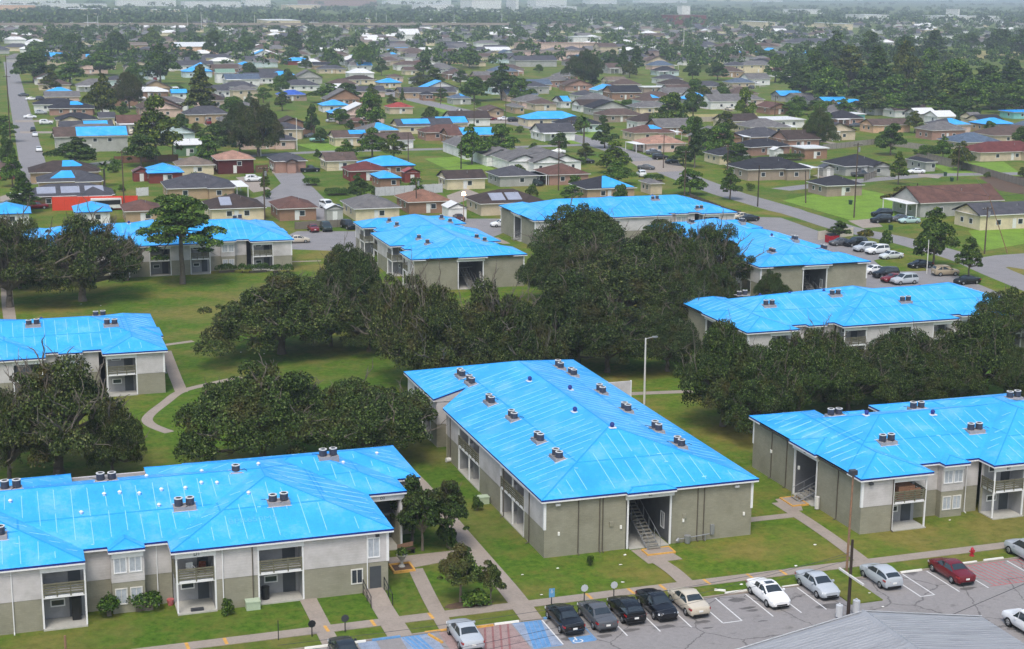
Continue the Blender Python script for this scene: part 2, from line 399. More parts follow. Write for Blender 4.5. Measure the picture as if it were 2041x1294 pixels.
def build_ground():
    g = MB('grass'); R = 11800
    n = 24
    xs = [-R+2*R*i/n for i in range(n+1)]
    # a single sheet, denser squares do no harm
    vs = [(x, y-300, 0) for y in [(-R*.08)+(R*1.06)*j/n for j in range(n+1)] for x in xs]
    g.add(vs, [(j*(n+1)+i, j*(n+1)+i+1, (j+1)*(n+1)+i+1, (j+1)*(n+1)+i) for j in range(n) for i in range(n)])
    struct(g.build('ground'))
    # front car park and its lawn strip
    struct(sheet('parking_lot', [(-70, 30), (170, 30), (170, 105.1), (-70, 105.1)], .006, 'asphalt'))
    sheet('sidewalk', [(-70, 107.55), (130, 107.55), (130, 108.85), (-70, 108.85)], .05, 'concrete', thick=True)
    def walk(x0, y0, x1, y1, z=.046): sheet('footpath', [(x0, y0), (x1, y0), (x1, y1), (x0, y1)], z, 'concrete', thick=True)
    walk(20.6, 105.1, 21.95, 107.55); walk(20.6, 108.85, 21.95, 114.5)        # patio path of the front left block
    walk(25.6, 105.1, 27.5, 107.55); walk(25.75, 108.85, 27.4, 111.2)
    ribbon('footpath', [(30.3, 105.1), (30.6, 111), (31.2, 118.2)], 1.25, .047, 'concrete', px=False)
    ribbon('footpath', [(37.1, 105.1), (37.3, 112), (37.3, 126), (37.4, 140), (36.5, 158)], 1.75, .048, 'concrete', px=False)
    sheet('footpath', [(29.4, 118.2), (36.4, 119.6), (36.4, 121.4), (29.4, 121.4)], .045, 'concrete', thick=True)
    ribbon('footpath', [(1378, 1172), (1340, 1138), (1300, 1112)], 1.4, .047, 'concrete')
    poly_px('footpath', [(1258, 1098), (1320, 1090), (1360, 1115), (1292, 1124)], .05, 'concrete', thick=True)
    ribbon('footpath', [(68.6, 108.85), (68.9, 114), (69.0, 119), (68.9, 124.6)], 1.35, .047, 'concrete', px=False)
    walk(62.7, 120.4, 68.3, 121.5, .044)
    poly_px('footpath', [(1545, 996), (1590, 990), (1600, 1018), (1570, 1020)], .051, 'concrete', thick=True)
    # kerb strip along the car park (long concrete edge)
    for x0, x1 in ((-70, 20.6), (21.95, 25.6), (27.5, 29.7), (31.0, 36.2), (38.0, 62.4), (65.6, 130)):
        sheet('kerb', [(x0, 105.12), (x1, 105.12), (x1, 105.27), (x0, 105.27)], .1, 'concrete', thick=True)
    # yellow painted joints on the sidewalk
    for px, py in ((651, 1253), (744, 1242), (860, 1229), (1176, 1191), (1258, 1179), (1322, 1172), (1411, 1162), (1496, 1150), (1563, 1143), (450, 1278), (374, 1288)):
        x, y = P(px, py)
        sheet('painted_line', [(x-.13, 107.6), (x+.13, 107.6), (x+.07, 108.8), (x-.19, 108.8)], .056, 'yellow_paint')
    # lawn island under the poles
    sheet('lawn_island', [(62.6, 100.4), (65.5, 100.4), (65.5, 105.12), (62.6, 105.12)], .09, 'grass', thick=True)
    # stall lines and painted zones
    def line(x0, y0, x1, y1, w=.11, m='white_paint', z=.014):
        d = Vector((x1-x0, y1-y0, 0)).normalized(); n = Vector((-d.y, d.x, 0))*w/2
        sheet('painted_line', [(x0+n.x, y0+n.y), (x1+n.x, y1+n.y), (x1-n.x, y1-n.y), (x0-n.x, y0-n.y)], z, m)
    for x in (37.85, 40.54, 43.07, 45.8, 48.43, 52.74, 55.47, 57.96, 60.2, 70.2, 72.55, 75.35, 80.6, 85.4):
        line(x, 100.15, x, 104.9, m='blue_paint' if x == 40.54 else 'white_paint')
    line(51.1, 100.2, 51.1, 104.9); line(51.1, 100.15, 52.74, 100.15); line(68.9, 100.15, 68.9, 104.9); line(68.9, 100.2, 70.2, 100.2)
    sheet('painted_zone', [(38.6, 100.05), (40.45, 100.05), (40.45, 101.15), (38.6, 101.15)], .013, 'blue_paint')
    # wheelchair mark: ring and back rest
    x, y = P(1152, 1278); ring = MB('white_paint')
    for k in range(20):
        a, b_ = 2*pi*k/20, 2*pi*(k+1)/20
        if 3 <= k <= 5: continue
        ring.add([(x+.42*cos(a), y+.34*sin(a), .02), (x+.42*cos(b_), y+.34*sin(b_), .02), (x+.31*cos(b_), y+.24*sin(b_), .02), (x+.31*cos(a), y+.24*sin(a), .02)], [(3, 2, 1, 0)])
    ring.add([(x-.1, y+.1, .02), (x+.02, y+.1, .02), (x+.05, y+.75, .02), (x-.07, y+.75, .02)], [(0, 1, 2, 3)])
    struct(ring.build('painted_line'))
    def hatch(x0, x1, y0, y1, mat, n, edge=True, slant=1.2, w=.34):
        for k in range(n):
            xa = x0+(x1-x0)*(k+.5)/n
            pts = [(max(x0, min(x1, xa-w/2-slant/2)), y0), (max(x0, min(x1, xa+w/2-slant/2)), y0), (max(x0, min(x1, xa+w/2+slant/2)), y1), (max(x0, min(x1, xa-w/2+slant/2)), y1)]
            if len(set(pts)) == 4: sheet('painted_line', pts, .012, mat)
        if edge:
            for yy in (y0, y1): line(x0, yy, x1, yy, .1, mat, .015)
    hatch(35.5, 37.75, 100.1, 104.9, 'blue_paint', 6, slant=.9)
    sheet('painted_zone', [(35.4, 100.0), (37.8, 100.0), (37.8, 104.95), (35.4, 104.95)], .009, M('blue_worn', (138, 150, 168), .35, 1.6, .9).name)
    hatch(26.6, 29.0, 98.5, 105, 'blue_paint', 6, slant=-1.3, w=.3)
    sheet('painted_zone', [(26.5, 98.4), (29.1, 98.4), (29.1, 105.05), (26.5, 105.05)], .009, 'blue_worn')
    sheet('painted_zone', [(23.2, 98.4), (24.6, 98.4), (24.6, 105.05), (23.2, 105.05)], .009, 'blue_worn')
    M('red_worn', (152, 130, 126), .3, 1.4, .9)
    sheet('painted_zone', [(29.5, 98), (35.3, 98), (35.3, 105.05), (29.5, 105.05)], .009, 'red_worn')
    hatch(29.6, 35.2, 99.5, 105, M('red_faint', (140, 98, 96), .3, 2, .9).name, 9, False, 1.6, .16)
    hatch(75.7, 80.4, 100.4, 104.9, 'red_paint', 9, True, -.6, .12)
    hatch(80.8, 85.2, 100.4, 104.9, 'red_paint', 8, True, -.6, .12)
    # oil stains, patches and the long crack of the car park
    rnd = random.Random(4)
    for px, py, w, h in ((1470, 1196, 2.0, .9), (1490, 1212, 1.6, .5), (1500, 1217, 1.2, .5), (1655, 1208, 2.6, 1.2), (1325, 1250, 2.2, .8), (1206, 1268, 1.8, .7), (1815, 1142, 1.5, .8), (1400, 1240, 1.4, .6), (1260, 1256, 1.6, .6), (1520, 1238, .9, .25), (1410, 1252, 1.2, .3), (1136, 1273, 1.7, .7), (1930, 1173, 1.8, .7)):
        x, y = P(px, py); k = 11
        pts = [(x+w*.5*(.6+.5*rnd.random())*cos(2*pi*i/k), y+h*.5*(.6+.5*rnd.random())*sin(2*pi*i/k)) for i in range(k)]
        sheet('oil_stain', pts, .0105, 'oil')
    a = P(1905, 1222); b = P(2041, 1166); line(a[0]-6, a[1]-2.4, b[0]+3, b[1]+1.3, .09, 'patch', .0085)
    # right hand car park between the blocks and the street
    poly_px('parking_lot', [(1478, 432), (1556, 434), (1640, 464), (1700, 481), (1790, 509), (1905, 548), (2041, 604), (2041, 680), (1900, 640), (1800, 610), (1700, 600), (1640, 520), (1540, 470)], .006, 'road')
    poly_px('lawn_island', [(1742, 520), (1800, 505), (1850, 540), (1770, 542)], .08, 'grass', thick=True)
    poly_px('parking_lot', [(575, 497), (560, 475), (592, 461), (722, 461), (705, 505), (660, 500)], .006, 'road')
    poly_px('parking_lot', [(890, 436), (1010, 436), (1008, 462), (980, 474), (920, 462)], .0055, 'road')
    for px0, px1 in ((1660, 1690), (1690, 1716), (1716, 1752), (1752, 1790)):
        pass
    # streets
    ribbon('street', [(2120, 596), (2000, 548), (1930, 518), (1850, 494), (1778, 475), (1690, 457), (1600, 429), (1500, 400), (1440, 382), (1330, 340), (1230, 300), (1100, 262), (950, 228), (800, 192), (762, 178)], lambda t: 6.8+2.6*t if t > .45 else 6.8, .008, 'road')
    poly_px('street', [(1935, 517), (1984, 509), (2060, 504), (2060, 540), (2010, 532), (1985, 538)], .0065, 'road')
    sheet('street', [(4.6, 395), (11.6, 395), (12.4, 1050), (5.0, 1050)], .008, 'road')
    ribbon('street', [(56, 352), (230, 322), (420, 316), (640, 303), (930, 296), (1190, 288)], 5.6, .0065, 'road')
    poly_px('street', [(545, 346), (600, 343), (622, 372), (655, 404), (668, 440), (632, 440), (605, 415), (520, 412), (497, 398), (530, 388), (560, 366)], .009, 'road')
    ribbon('street', [(1555, 378), (1700, 362), (1850, 350), (2041, 346)], 6, .0065, 'road')
    poly_px('bare_ground', [(1950, 352), (2041, 352), (2041, 388), (1990, 380)], .005, 'soil')
    poly_px('driveway', [(0, 392), (55, 375), (40, 400), (0, 402)], .0055, 'concrete')
    for pts in ([(690, 176), (770, 180), (780, 186), (690, 184)], [(40, 262), (110, 262), (110, 266), (40, 266)], [(30, 240), (106, 239), (108, 243), (30, 244)],
                [(470, 354), (505, 350), (540, 378), (505, 384)], [(540, 333), (556, 333), (556, 346), (543, 346)], [(1255, 322), (1345, 318), (1370, 340), (1290, 345)],
                [(965, 238), (1030, 236), (1040, 244), (980, 247)], [(1055, 262), (1100, 258), (1110, 268), (1062, 271)], [(1690, 440), (1740, 436), (1760, 452), (1720, 455)],
                [(1620, 350), (1640, 345), (1700, 362), (1680, 366)], [(1830, 346), (1880, 350), (1870, 356), (1830, 352)], [(1130, 378), (1190, 368), (1200, 382), (1150, 390)],
                [(900, 410), (960, 388), (930, 376), (890, 390)]):
        poly_px('driveway', pts, .0095, 'concrete')
    # long inner walks of the park between the blocks
    ribbon('footpath', [(338, 862), (300, 846), (296, 830), (330, 802), (362, 780), (420, 765), (480, 752)], 1.25, .007, 'concrete')
    ribbon('footpath', [(362, 782), (345, 740), (330, 700)], 1.5, .0082, 'concrete')
    ribbon('footpath', [(328, 688), (385, 680)], 1.1, .007, 'concrete')
    ribbon('footpath', [(20, 640), (14, 590), (12, 540)], 1.8, .007, 'concrete')
    ribbon('footpath', [(576, 522), (640, 520)], 1.0, .007, 'concrete')
    ribbon('footpath', [(1255, 785), (1380, 780)], 1.4, .007, 'concrete')
    ribbon('footpath', [(985, 474), (1010, 486)], 1.6, .0075, 'concrete')
    # bare mown plots and dry fields further out
    M('dry_grass', (150, 140, 88), .2, .05, .95)
    M('lime_grass', (108, 138, 40), .35, .3, .95)
    for pts, mt in (([(1880, 100), (2041, 104), (2041, 118), (1900, 116)], 'dry_grass'), ([(1370, 228), (1510, 226), (1500, 240), (1380, 244)], 'dry_grass'),
                    ([(845, 316), (915, 312), (990, 338), (900, 342)], 'lime_grass'), ([(1560, 400), (1690, 372), (1790, 392), (1780, 440), (1700, 440)], 'lime_grass'),
                    ([(1930, 460), (2041, 452), (2041, 486), (1960, 500)], 'lime_grass'), ([(1860, 330), (2000, 322), (2041, 350), (1900, 352)], 'lime_grass'),
                    ([(590, 288), (690, 282), (690, 304), (640, 303)], 'lime_grass'), ([(425, 124), (470, 122), (470, 132), (430, 134)], 'lime_grass'),
                    ([(836, 202), (900, 206), (930, 226), (880, 224)], 'lime_grass'), ([(1050, 268), (1190, 262), (1180, 288), (1110, 285)], 'lime_grass')):
        poly_px('mown_plot', pts, .004, mt)

# ---------------------------------------------------------------- apartment blocks
EAVE, PITCHR = 5.4, .286
def hip_z(rects, x, y):
    z = None
    for x0, x1, y0, y1 in rects:
        if x0 <= x <= x1 and y0 <= y <= y1:
            h = EAVE+PITCHR*min(x-x0, x1-x, y-y0, y1-y)
            z = h if z is None else max(z, h)
    return z if z is not None else EAVE
def hip_faces(x0, x1, y0, y1):
    """four plan polygons with their up-slope direction"""
    w, d = x1-x0, y1-y0
    if w >= d:
        r = d/2; a, b = (x0+r, (y0+y1)/2), (x1-r, (y0+y1)/2)
        return [([(x0, y0), (x1, y0), b, a], (0, 1)), ([(x1, y0), (x1, y1), b], (-1, 0)), ([(x1, y1), (x0, y1), a, b], (0, -1)), ([(x0, y1), (x0, y0), a], (1, 0))]
    r = w/2; a, b = ((x0+x1)/2, y0+r), ((x0+x1)/2, y1-r)
    return [([(x0, y0), (x1, y0), a], (0, 1)), ([(x1, y0), (x1, y1), b, a], (-1, 0)), ([(x1, y1), (x0, y1), b], (0, -1)), ([(x0, y1), (x0, y0), a, b], (1, 0))]
def inside(poly, x, y):
    c = False; n = len(poly)
    for i in range(n):
        x1, y1 = poly[i]; x2, y2 = poly[(i+1) % n]
        if (y1 > y) != (y2 > y) and x < (x2-x1)*(y-y1)/(y2-y1)+x1: c = not c
    return c
def roof_strip(mb, a, b, n, w, h, mat):
    """thin raised strip from a to b lying on a surface with normal n"""
    a = Vector(a); b = Vector(b); d = (b-a)
    if d.length < .05: return
    d.normalize(); s = d.cross(n).normalized()*w/2; u = n*h; lo = n*-.01
    v = [a-s+lo, a+s+lo, b+s+lo, b-s+lo, a-s+u, a+s+u, b+s+u, b-s+u]
    mb.add(v, [(4, 5, 6, 7), (0, 4, 7, 3), (1, 2, 6, 5), (0, 1, 5, 4), (3, 7, 6, 2)], mat)
def apt_roof(root, rects, rnd, custom=None, spacing=1.28):
    mb = MB('tarp', 'batten', 'tarp_edge', 'tarp_seam', 'white_trim')
    for i, (x0, x1, y0, y1) in enumerate(rects):
        k = .0013*i
        if custom and i == 0: faces = custom
        else: faces = hip_faces(x0, x1, y0, y1)
        Z = lambda x, y: EAVE+k+PITCHR*min(x-x0, x1-x, y-y0, y1-y)
        for poly, up in faces:
            mb.add([(x, y, Z(x, y)) for x, y in poly], [tuple(range(len(poly)))], 0)
        # wrapped tarp edge over white fascia all round
        ring = [(x0, y0), (x1, y0), (x1, y1), (x0, y1)] if not (custom and i == 0) else ROOF_RING
        n = len(ring)
        for a in range(n):
            p, q = ring[a], ring[(a+1) % n]
            za, zb = Z(*p), Z(*q)
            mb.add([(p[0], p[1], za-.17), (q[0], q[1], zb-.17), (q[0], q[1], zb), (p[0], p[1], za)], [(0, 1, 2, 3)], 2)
            L = sqrt((q[0]-p[0])**2+(q[1]-p[1])**2)
            o = ((q[1]-p[1])/L, -(q[0]-p[0])/L)
            if abs(za-zb) < .01:
                mb.obox((p[0], p[1]), (q[0], q[1]), o, -.10, .012, za-.30, za-.172, 4)
        # soffit
        mb.add([(x, y, EAVE+k-.298) for x, y in ring], [tuple(range(n-1, -1, -1))], 4)
        # battens, seams
        for poly, up in faces:
            gx = (up[1] != 0)            # battens run along y when slope is along y
            lo = min(p[0 if gx else 1] for p in poly); hi = max(p[0 if gx else 1] for p in poly)
            lo2 = min(p[1 if gx else 0] for p in poly); hi2 = max(p[1 if gx else 0] for p in poly)
            nrm = Vector((-up[0]*PITCHR, -up[1]*PITCHR, 1)).normalized()
            good = lambda x, y: inside(poly, x, y) and abs(hip_z(rects, x, y)-(Z(x, y)-k)) < .004
            def runs(fn, t0, t1, st):
                out = []; cur = None; t = t0
                while t <= t1:
                    x, y = fn(t)
                    if good(x, y): cur = [t, t] if cur is None else [cur[0], t]
                    else:
                        if cur: out.append(cur)
                        cur = None
                    t += st
                if cur: out.append(cur)
                return out
            s = lo+.7+rnd.random()*.4; j = 0
            mid = None
            while s < hi-.5:
                fn = (lambda t, s=s: (s, t)) if gx else (lambda t, s=s: (t, s))
                for a, b in runs(fn, lo2+.02, hi2, .22):
                    if b-a < 1.6: continue
                    a += .35+rnd.random()*.5; b -= .35+rnd.random()*.5
                    segs = [(a, b)]
                    if b-a > 5.5 and rnd.random() < .8:
                        m_ = (a+b)/2+rnd.uniform(-.4, .4); segs = [(a, m_-.35), (m_+.25, b)]
                    for a2, b2 in segs:
                        if rnd.random() < .06: continue
                        pa, pb = fn(a2), fn(b2); j2 = rnd.uniform(-.06, .06)
                        roof_strip(mb, (pa[0], pa[1], Z(*pa)), (pb[0]+(j2 if gx else 0), pb[1]+(0 if gx else j2), Z(*pb)), nrm, .055, .026, 1)
                s += spacing+rnd.uniform(-.12, .12)
            # seam between upper and lower sheet
            rng = hi2-lo2
            if rng > 6:
                t = lo2+rng*.5+rnd.uniform(-.3, .3)
                fn = (lambda q: (q, t)) if gx else (lambda q: (t, q))
                for a, b in runs(fn, lo, hi, .25):
                    if b-a > 2:
                        pa, pb = fn(a), fn(b)
                        roof_strip(mb, (pa[0], pa[1], Z(*pa)), (pb[0], pb[1], Z(*pb)), nrm, .16, .012, 3)
            # tape patches and sheen scraps
            for _ in range(int((hi-lo)*(hi2-lo2)/26)):
                x, y = (rnd.uniform(lo, hi), rnd.uniform(lo2, hi2)) if gx else (rnd.uniform(lo2, hi2), rnd.uniform(lo, hi))
                if good(x, y) and good(x+.4, y+.4):
                    roof_strip(mb, (x, y, Z(x, y)), (x+rnd.uniform(.15, .4), y+rnd.uniform(-.2, .2), Z(x, y)), nrm, rnd.uniform(.06, .16), .016, 1)
        # hip and ridge cap strips
        if not (custom and i == 0):
            w, d = x1-x0, y1-y0; r = min(w, d)/2
            if w >= d: e = [(x0+r, (y0+y1)/2), (x1-r, (y0+y1)/2)]
            else: e = [((x0+x1)/2, y0+r), ((x0+x1)/2, y1-r)]
        else: e = [((x0+x1)/2, y0+(x1-x0)/2), ((x0+x1)/2, y1-(x1-x0)/2)]
        lines = [(e[0], e[1])]
        cs = [(x0, y0), (x1, y0), (x1, y1), (x0, y1)]
        for c in cs:
            lines.append((c, e[0] if (c[0]-e[0][0])**2+(c[1]-e[0][1])**2 < (c[0]-e[1][0])**2+(c[1]-e[1][1])**2 else e[1]))
        for a, b in lines:
            pts = [(a[0]+(b[0]-a[0])*q/14, a[1]+(b[1]-a[1])*q/14) for q in range(15)]
            ok = [hip_z(rects, *p)-(Z(*p)-k) < .004 for p in pts]
            i0 = None
            for q in range(15):
                if ok[q] and i0 is None: i0 = q
                if i0 is not None and (not ok[q] or q == 14):
                    q1 = q if ok[q] else q-1
                    if q1 > i0: roof_strip(mb, (*pts[i0], Z(*pts[i0])), (*pts[q1], Z(*pts[q1])), Vector((0, 0, 1)), .12, .02, 3)
                    i0 = None
    return mb.build('tarp_roof', root)

WALL_H = 5.12
class Apt:
    def __init__(s, name, label, rects):
        x0 = min(r[0] for r in rects); y0 = min(r[2] for r in rects)
        s.root = empty('apartment_block', (0, 0, 0), 0, label, 'apartment building', 'blue tarped apartment blocks')
        s.brick = MB('brick'); s.siding = MB('siding', 'white_trim'); s.trim = MB('white_trim'); s.rects = rects
        s.slab = MB('patio')
    def wall(s, p, q, kind):
        L = sqrt((q[0]-p[0])**2+(q[1]-p[1])**2); d = ((q[0]-p[0])/L, (q[1]-p[1])/L); o = (d[1], -d[0])
        p = (p[0]+d[0]*.006, p[1]+d[1]*.006); q = (q[0]-d[0]*.006, q[1]-d[1]*.006)
        if kind == 'split':
            MB('brick').obox(p, q, o, -.2, 0, 0, 2.56).build('brick_wall', s.root); MB('siding').obox(p, q, o, -.2, .03, 2.565, WALL_H).build('siding_wall', s.root)
        else: MB('brick').obox(p, q, o, -.2, 0, 0, WALL_H).build('brick_wall', s.root)
        return d, o, L
    def corner(s, p, z0=2.56, z1=WALL_H-.01, w=.11):
        MB('white_trim').box(p[0]-w, p[0]+w, p[1]-w, p[1]+w, z0, z1).build('corner_trim', s.root)
    def window(s, p, d, o, t, z, w, h, proud=.03, pane='curtain', parent=None, frame='white_trim', bars=1):
        a = (p[0]+d[0]*(t-w/2), p[1]+d[1]*(t-w/2)); b = (p[0]+d[0]*(t+w/2), p[1]+d[1]*(t+w/2))
        f = MB(frame); e = .09
        f.obox(a, (a[0]+d[0]*e, a[1]+d[1]*e), o, proud-.02, proud+.06, z, z+h)
        f.obox((b[0]-d[0]*e, b[1]-d[1]*e), b, o, proud-.02, proud+.06, z, z+h)
        a2 = (a[0]+d[0]*e, a[1]+d[1]*e); b2 = (b[0]-d[0]*e, b[1]-d[1]*e)
        f.obox(a2, b2, o, proud-.02, proud+.06, z, z+e); f.obox(a2, b2, o, proud-.02, proud+.06, z+h-e, z+h)
        if bars:
            m_ = ((a[0]+b[0])/2, (a[1]+b[1])/2)
            f.obox((m_[0]-d[0]*.025, m_[1]-d[1]*.025), (m_[0]+d[0]*.025, m_[1]+d[1]*.025), o, proud+.012, proud+.05, z+e, z+h-e)
        fr = f.build('window', parent or s.root)
        g = MB(pane); g.obox(a2, b2, o, proud-.02, proud+.01, z+e, z+h-e); g.build('pane', fr)
        return fr
    def balcony(s, p, d, o, L, opt='', depth=1.9):
        """two storey recess with rail above and patio below; opt: l / r = that side stands open, d = white lower door"""
        at = lambda t, k: (p[0]+d[0]*t-o[0]*k, p[1]+d[1]*t-o[1]*k)
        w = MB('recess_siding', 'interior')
        w.obox(at(0, depth), at(L, depth), o, -.15, 0, .1, WALL_H, 0)
        if 'l' not in opt:
            w.obox(at(.12, depth), at(.12, 0), (-d[0], -d[1]), -.0, .12, .1, WALL_H, 0)
        if 'r' not in opt:
            w.obox(at(L-.12, depth), at(L-.12, 0), d, 0, .12, .1, WALL_H, 0)
        b = w.build('balcony', s.root)
        sl = MB('white_trim', 'patio')
        sl.obox(at(.125, depth), at(L-.125, depth), o, .005, depth+.03, 2.5, 2.7, 0)
        sl.build('balcony_floor', b)
        # header and white frame
        MB('white_trim').obox(at(-.02, 0), at(L+.02, 0), o, -.12, .045, WALL_H-.52, WALL_H-.005).build('header_board', b)
        MB('patio').obox(at(.02, depth), at(L-.02, depth), o, .01, depth+(.25 if opt else .06), .0, .1).build('patio_slab', b)
        for t, side in ((.07, 'l'), (L-.07, 'r')):
            q = at(t, .06)
            MB('white_trim').box(q[0]-.065, q[0]+.065, q[1]-.065, q[1]+.065, .1, WALL_H-.53).build('post', b)
        if L > 6 and not opt:
            q = at(L/2, .06); MB('white_trim').box(q[0]-.065, q[0]+.065, q[1]-.065, q[1]+.065, .1, WALL_H-.53).build('post', b)
            MB('recess_siding').obox(at(L/2-.05, depth-.005), at(L/2-.05, .5), (-d[0], -d[1]), -.1, 0, .1, WALL_H-.01).build('partition', b)
        # railing
        r = MB('rail_wood')
        sides = [(at(.14, -.0), at(L-.14, -.0), o)]
        if 'l' in opt: sides.append((at(.02, depth), at(.02, .02), (-d[0], -d[1])))
        if 'r' in opt: sides.append((at(L-.02, .02), at(L-.02, depth), d))
        for a, c, oo in sides:
            LL = sqrt((c[0]-a[0])**2+(c[1]-a[1])**2); dd = ((c[0]-a[0])/LL, (c[1]-a[1])/LL)
            n = max(2, round(LL/1.15))
            for k in range(n+1):
                t = min(max(k*LL/n, .05), LL-.05)
                m_ = (a[0]+dd[0]*t, a[1]+dd[1]*t)
                r.obox((m_[0]-dd[0]*.045, m_[1]-dd[1]*.045), (m_[0]+dd[0]*.045, m_[1]+dd[1]*.045), oo, -.05, .05, 2.6, 3.72)
            for z in (2.82, 3.02, 3.22, 3.42):
                r.obox(a, c, oo, -.02, .03, z, z+.11)
            r.obox(a, c, oo, -.07, .07, 3.6, 3.68)
        r.build('railing', b)
        # sliding door and high window on the back wall, both floors
        for z in (.1, 2.7):
            if 'd' in opt and z < 1:
                dm = MB('door_white'); dm.obox(at(.5, depth), at(2.4, depth), o, 0, .05, z, z+2.1); dm.build('door', b); continue
            dr = MB('door_grey'); dr.obox(at(L*.62, depth), at(L*.9, depth), o, 0, .05, z, z+2.02); dr.build('door', b)
            s.window(at(0, depth), d, o, L*.36, z+(.95 if z < 1 else 1.25), 1.1, .62, 0, 'glass', b, bars=0)
        return b
    def breezeway(s, p, d, o, L, depth=11, stair=True, sign=None, side='l'):
        at = lambda t, k: (p[0]+d[0]*t-o[0]*k, p[1]+d[1]*t-o[1]*k)
        w = MB('shaded_siding', 'interior')
        w.obox(at(0, depth), at(0, 0), (-d[0], -d[1]), -.0, .15, 0, WALL_H, 0)
        w.obox(at(L, depth), at(L, 0), d, 0, .15, 0, WALL_H, 0)
        w.obox(at(0, depth), at(L, depth), o, -.15, 0, 0, WALL_H, 0)
        b = w.build('breezeway', s.root)
        MB('white_trim').obox(at(-.25, 0), at(L+.25, 0), o, -.1, .2, WALL_H-.55, WALL_H-.003).build('header_board', b)
        for t in (0, L): MB('white_trim').box(at(t, .0)[0]-.08, at(t, 0)[0]+.08, at(t, 0)[1]-.08, at(t, 0)[1]+.08, .02, WALL_H-.56).build('post', b)
        MB('patio').obox(at(.16, depth-.2), at(L-.16, depth-.2), o, 0, depth+.1, 0, .06).build('floor_slab', b)
        # landing deck in the depth and the flight up to it
        MB('interior', 'white_trim').obox(at(.16, depth-.16), at(L-.16, depth-.16), o, 0, max(1, depth-5.6), 2.5, 2.68).build('landing', b)
        if stair:
            st = MB('tread', 'grey_metal'); n = 14
            t0 = L*.38 if side == 'l' else L*.30; t1 = t0+1.15
            run0, run1 = -1.1, min(4.9, depth-2.35)
            for k in range(n):
                z = .06+(k+1)*2.55/n; c = run0+(run1-run0)*k/n
                st.obox(at(t0, c+.3), at(t1, c+.3), o, 0, .3, z-.05, z, 0)
            for t in (t0, t1):
                for zz, ww in ((-.12, .12), (.95, .05)):
                    a = at(t, run0); c = at(t, run1)
                    st.tube((a[0], a[1], .12+zz+.1), (c[0], c[1], 2.6+zz+.1), ww*.5, ww*.5, 5, 1)
                for k in range(0, n+1, 3):
                    cc = run0+(run1-run0)*k/n; m_ = at(t, cc); z = .1+2.55*k/n
                    st.tube((m_[0], m_[1], z), (m_[0], m_[1], z+1.0), .025, .025, 5, 1)
            st.build('stair', b)
        # small window in the right side wall
        s.window(at(L-.004, depth), (o[0], o[1]), (-d[0], -d[1]), depth-1.6, 1.0, .8, 1.5, 0, 'glass', b)
        if sign:
            c = at(L/2, -.215); ang = atan2(d[1], d[0])
            text_mesh('sign_lettering', sign, .34, 'black_metal', b, (c[0], c[1], WALL_H-.28), (pi/2, 0, ang))
        return b
    def run(s, p, d, items):
        """walk along a facade from p in direction d"""
        o = (d[1], -d[0]); t = 0
        for it in items:
            kind, L = it[0], it[1]; a = (p[0]+d[0]*t, p[1]+d[1]*t); b = (p[0]+d[0]*(t+L), p[1]+d[1]*(t+L))
            if kind in ('w', 'wp', 'wd', 'we'):
                s.wall(a, b, 'split')
                if kind == 'wp':
                    for u in (L*.27, L*.73):
                        s.window(a, d, o, u, 3.32, 1.0, 1.32, .03); s.window(a, d, o, u, .72, .95, 1.35, 0, 'curtain', frame='off_white')
                    MB('white_trim').obox((a[0]+d[0]*.05, a[1]+d[1]*.05), (b[0]-d[0]*.05, b[1]-d[1]*.05), o, .031, .14, WALL_H-.5, WALL_H-.004).build('header_board', s.root)
                if kind == 'wd':
                    s.window(a, d, o, L-1.2, 2.95, 1.05, 1.75, .03)
                    s.window(a, d, o, L-2.6, .85, 1.0, 1.3, 0, 'glass', frame='off_white')
                    g = MB('door_grey'); g.obox((a[0]+d[0]*(L-1.55), a[1]+d[1]*(L-1.55)), (a[0]+d[0]*(L-.6), a[1]+d[1]*(L-.6)), o, -.04, .03, .12, 2.2); g.build('door', s.root)
            elif kind == 'b': s.wall(a, b, 'brick')
            elif kind == 'z': s.breezeway(a, d, o, L, *it[2:])
            elif kind == 'B': s.balcony(a, d, o, L, *it[2:])
            t += L
        return (p[0]+d[0]*t, p[1]+d[1]*t)
    def downspout(s, p, o, z1=WALL_H, mat='downpipe'):
        m_ = MB(mat); c = (p[0]+o[0]*.06, p[1]+o[1]*.06)
        m_.box(c[0]-.035, c[0]+.035, c[1]-.035, c[1]+.035, .12, z1-.01)
        m_.tube((c[0], c[1], .14), (c[0]+o[0]*.3, c[1]+o[1]*.3, .05), .05, .05, 6)
        m_.build('downspout', s.root)
    def plate(s, name, p, o, z, w, h, mat, t=.1):
        d = (-o[1], o[0]); mb = MB(mat)
        mb.obox((p[0]-d[0]*w/2, p[1]-d[1]*w/2), (p[0]+d[0]*w/2, p[1]+d[1]*w/2), o, .002, t, z, z+h)
        return mb.build(name, s.root)
    def vent(s, px, py, dark=True):
        x, y = P(px, py, 6.9); z = hip_z(s.rects, x, y)
        x, y = P(px, py, z+.25); z = hip_z(s.rects, x, y)
        if dark:
            v = MB('tarp_edge', 'white_trim'); v.box(x-.33, x+.33, y-.33, y+.33, z-.02, z+.06, 1)
            v.tube((x, y, z+.05), (x, y, z+.3), .16, .2, 10, 0); v.tube((x, y, z+.3), (x, y, z+.5), .25, .14, 10, 0)
        else:
            v = MB('white_trim'); v.tube((x, y, z-.02), (x, y, z+.16), .11, .14, 9); v.tube((x, y, z+.16), (x, y, z+.26), .18, .08, 9)
        v.build('roof_vent', s.root, smooth=False)
    def finish(s, rnd, custom=None):
        if s.siding.v: s.siding.build('gable_panel', s.root)
        s.roof = apt_roof(s.root, s.rects, rnd, custom)

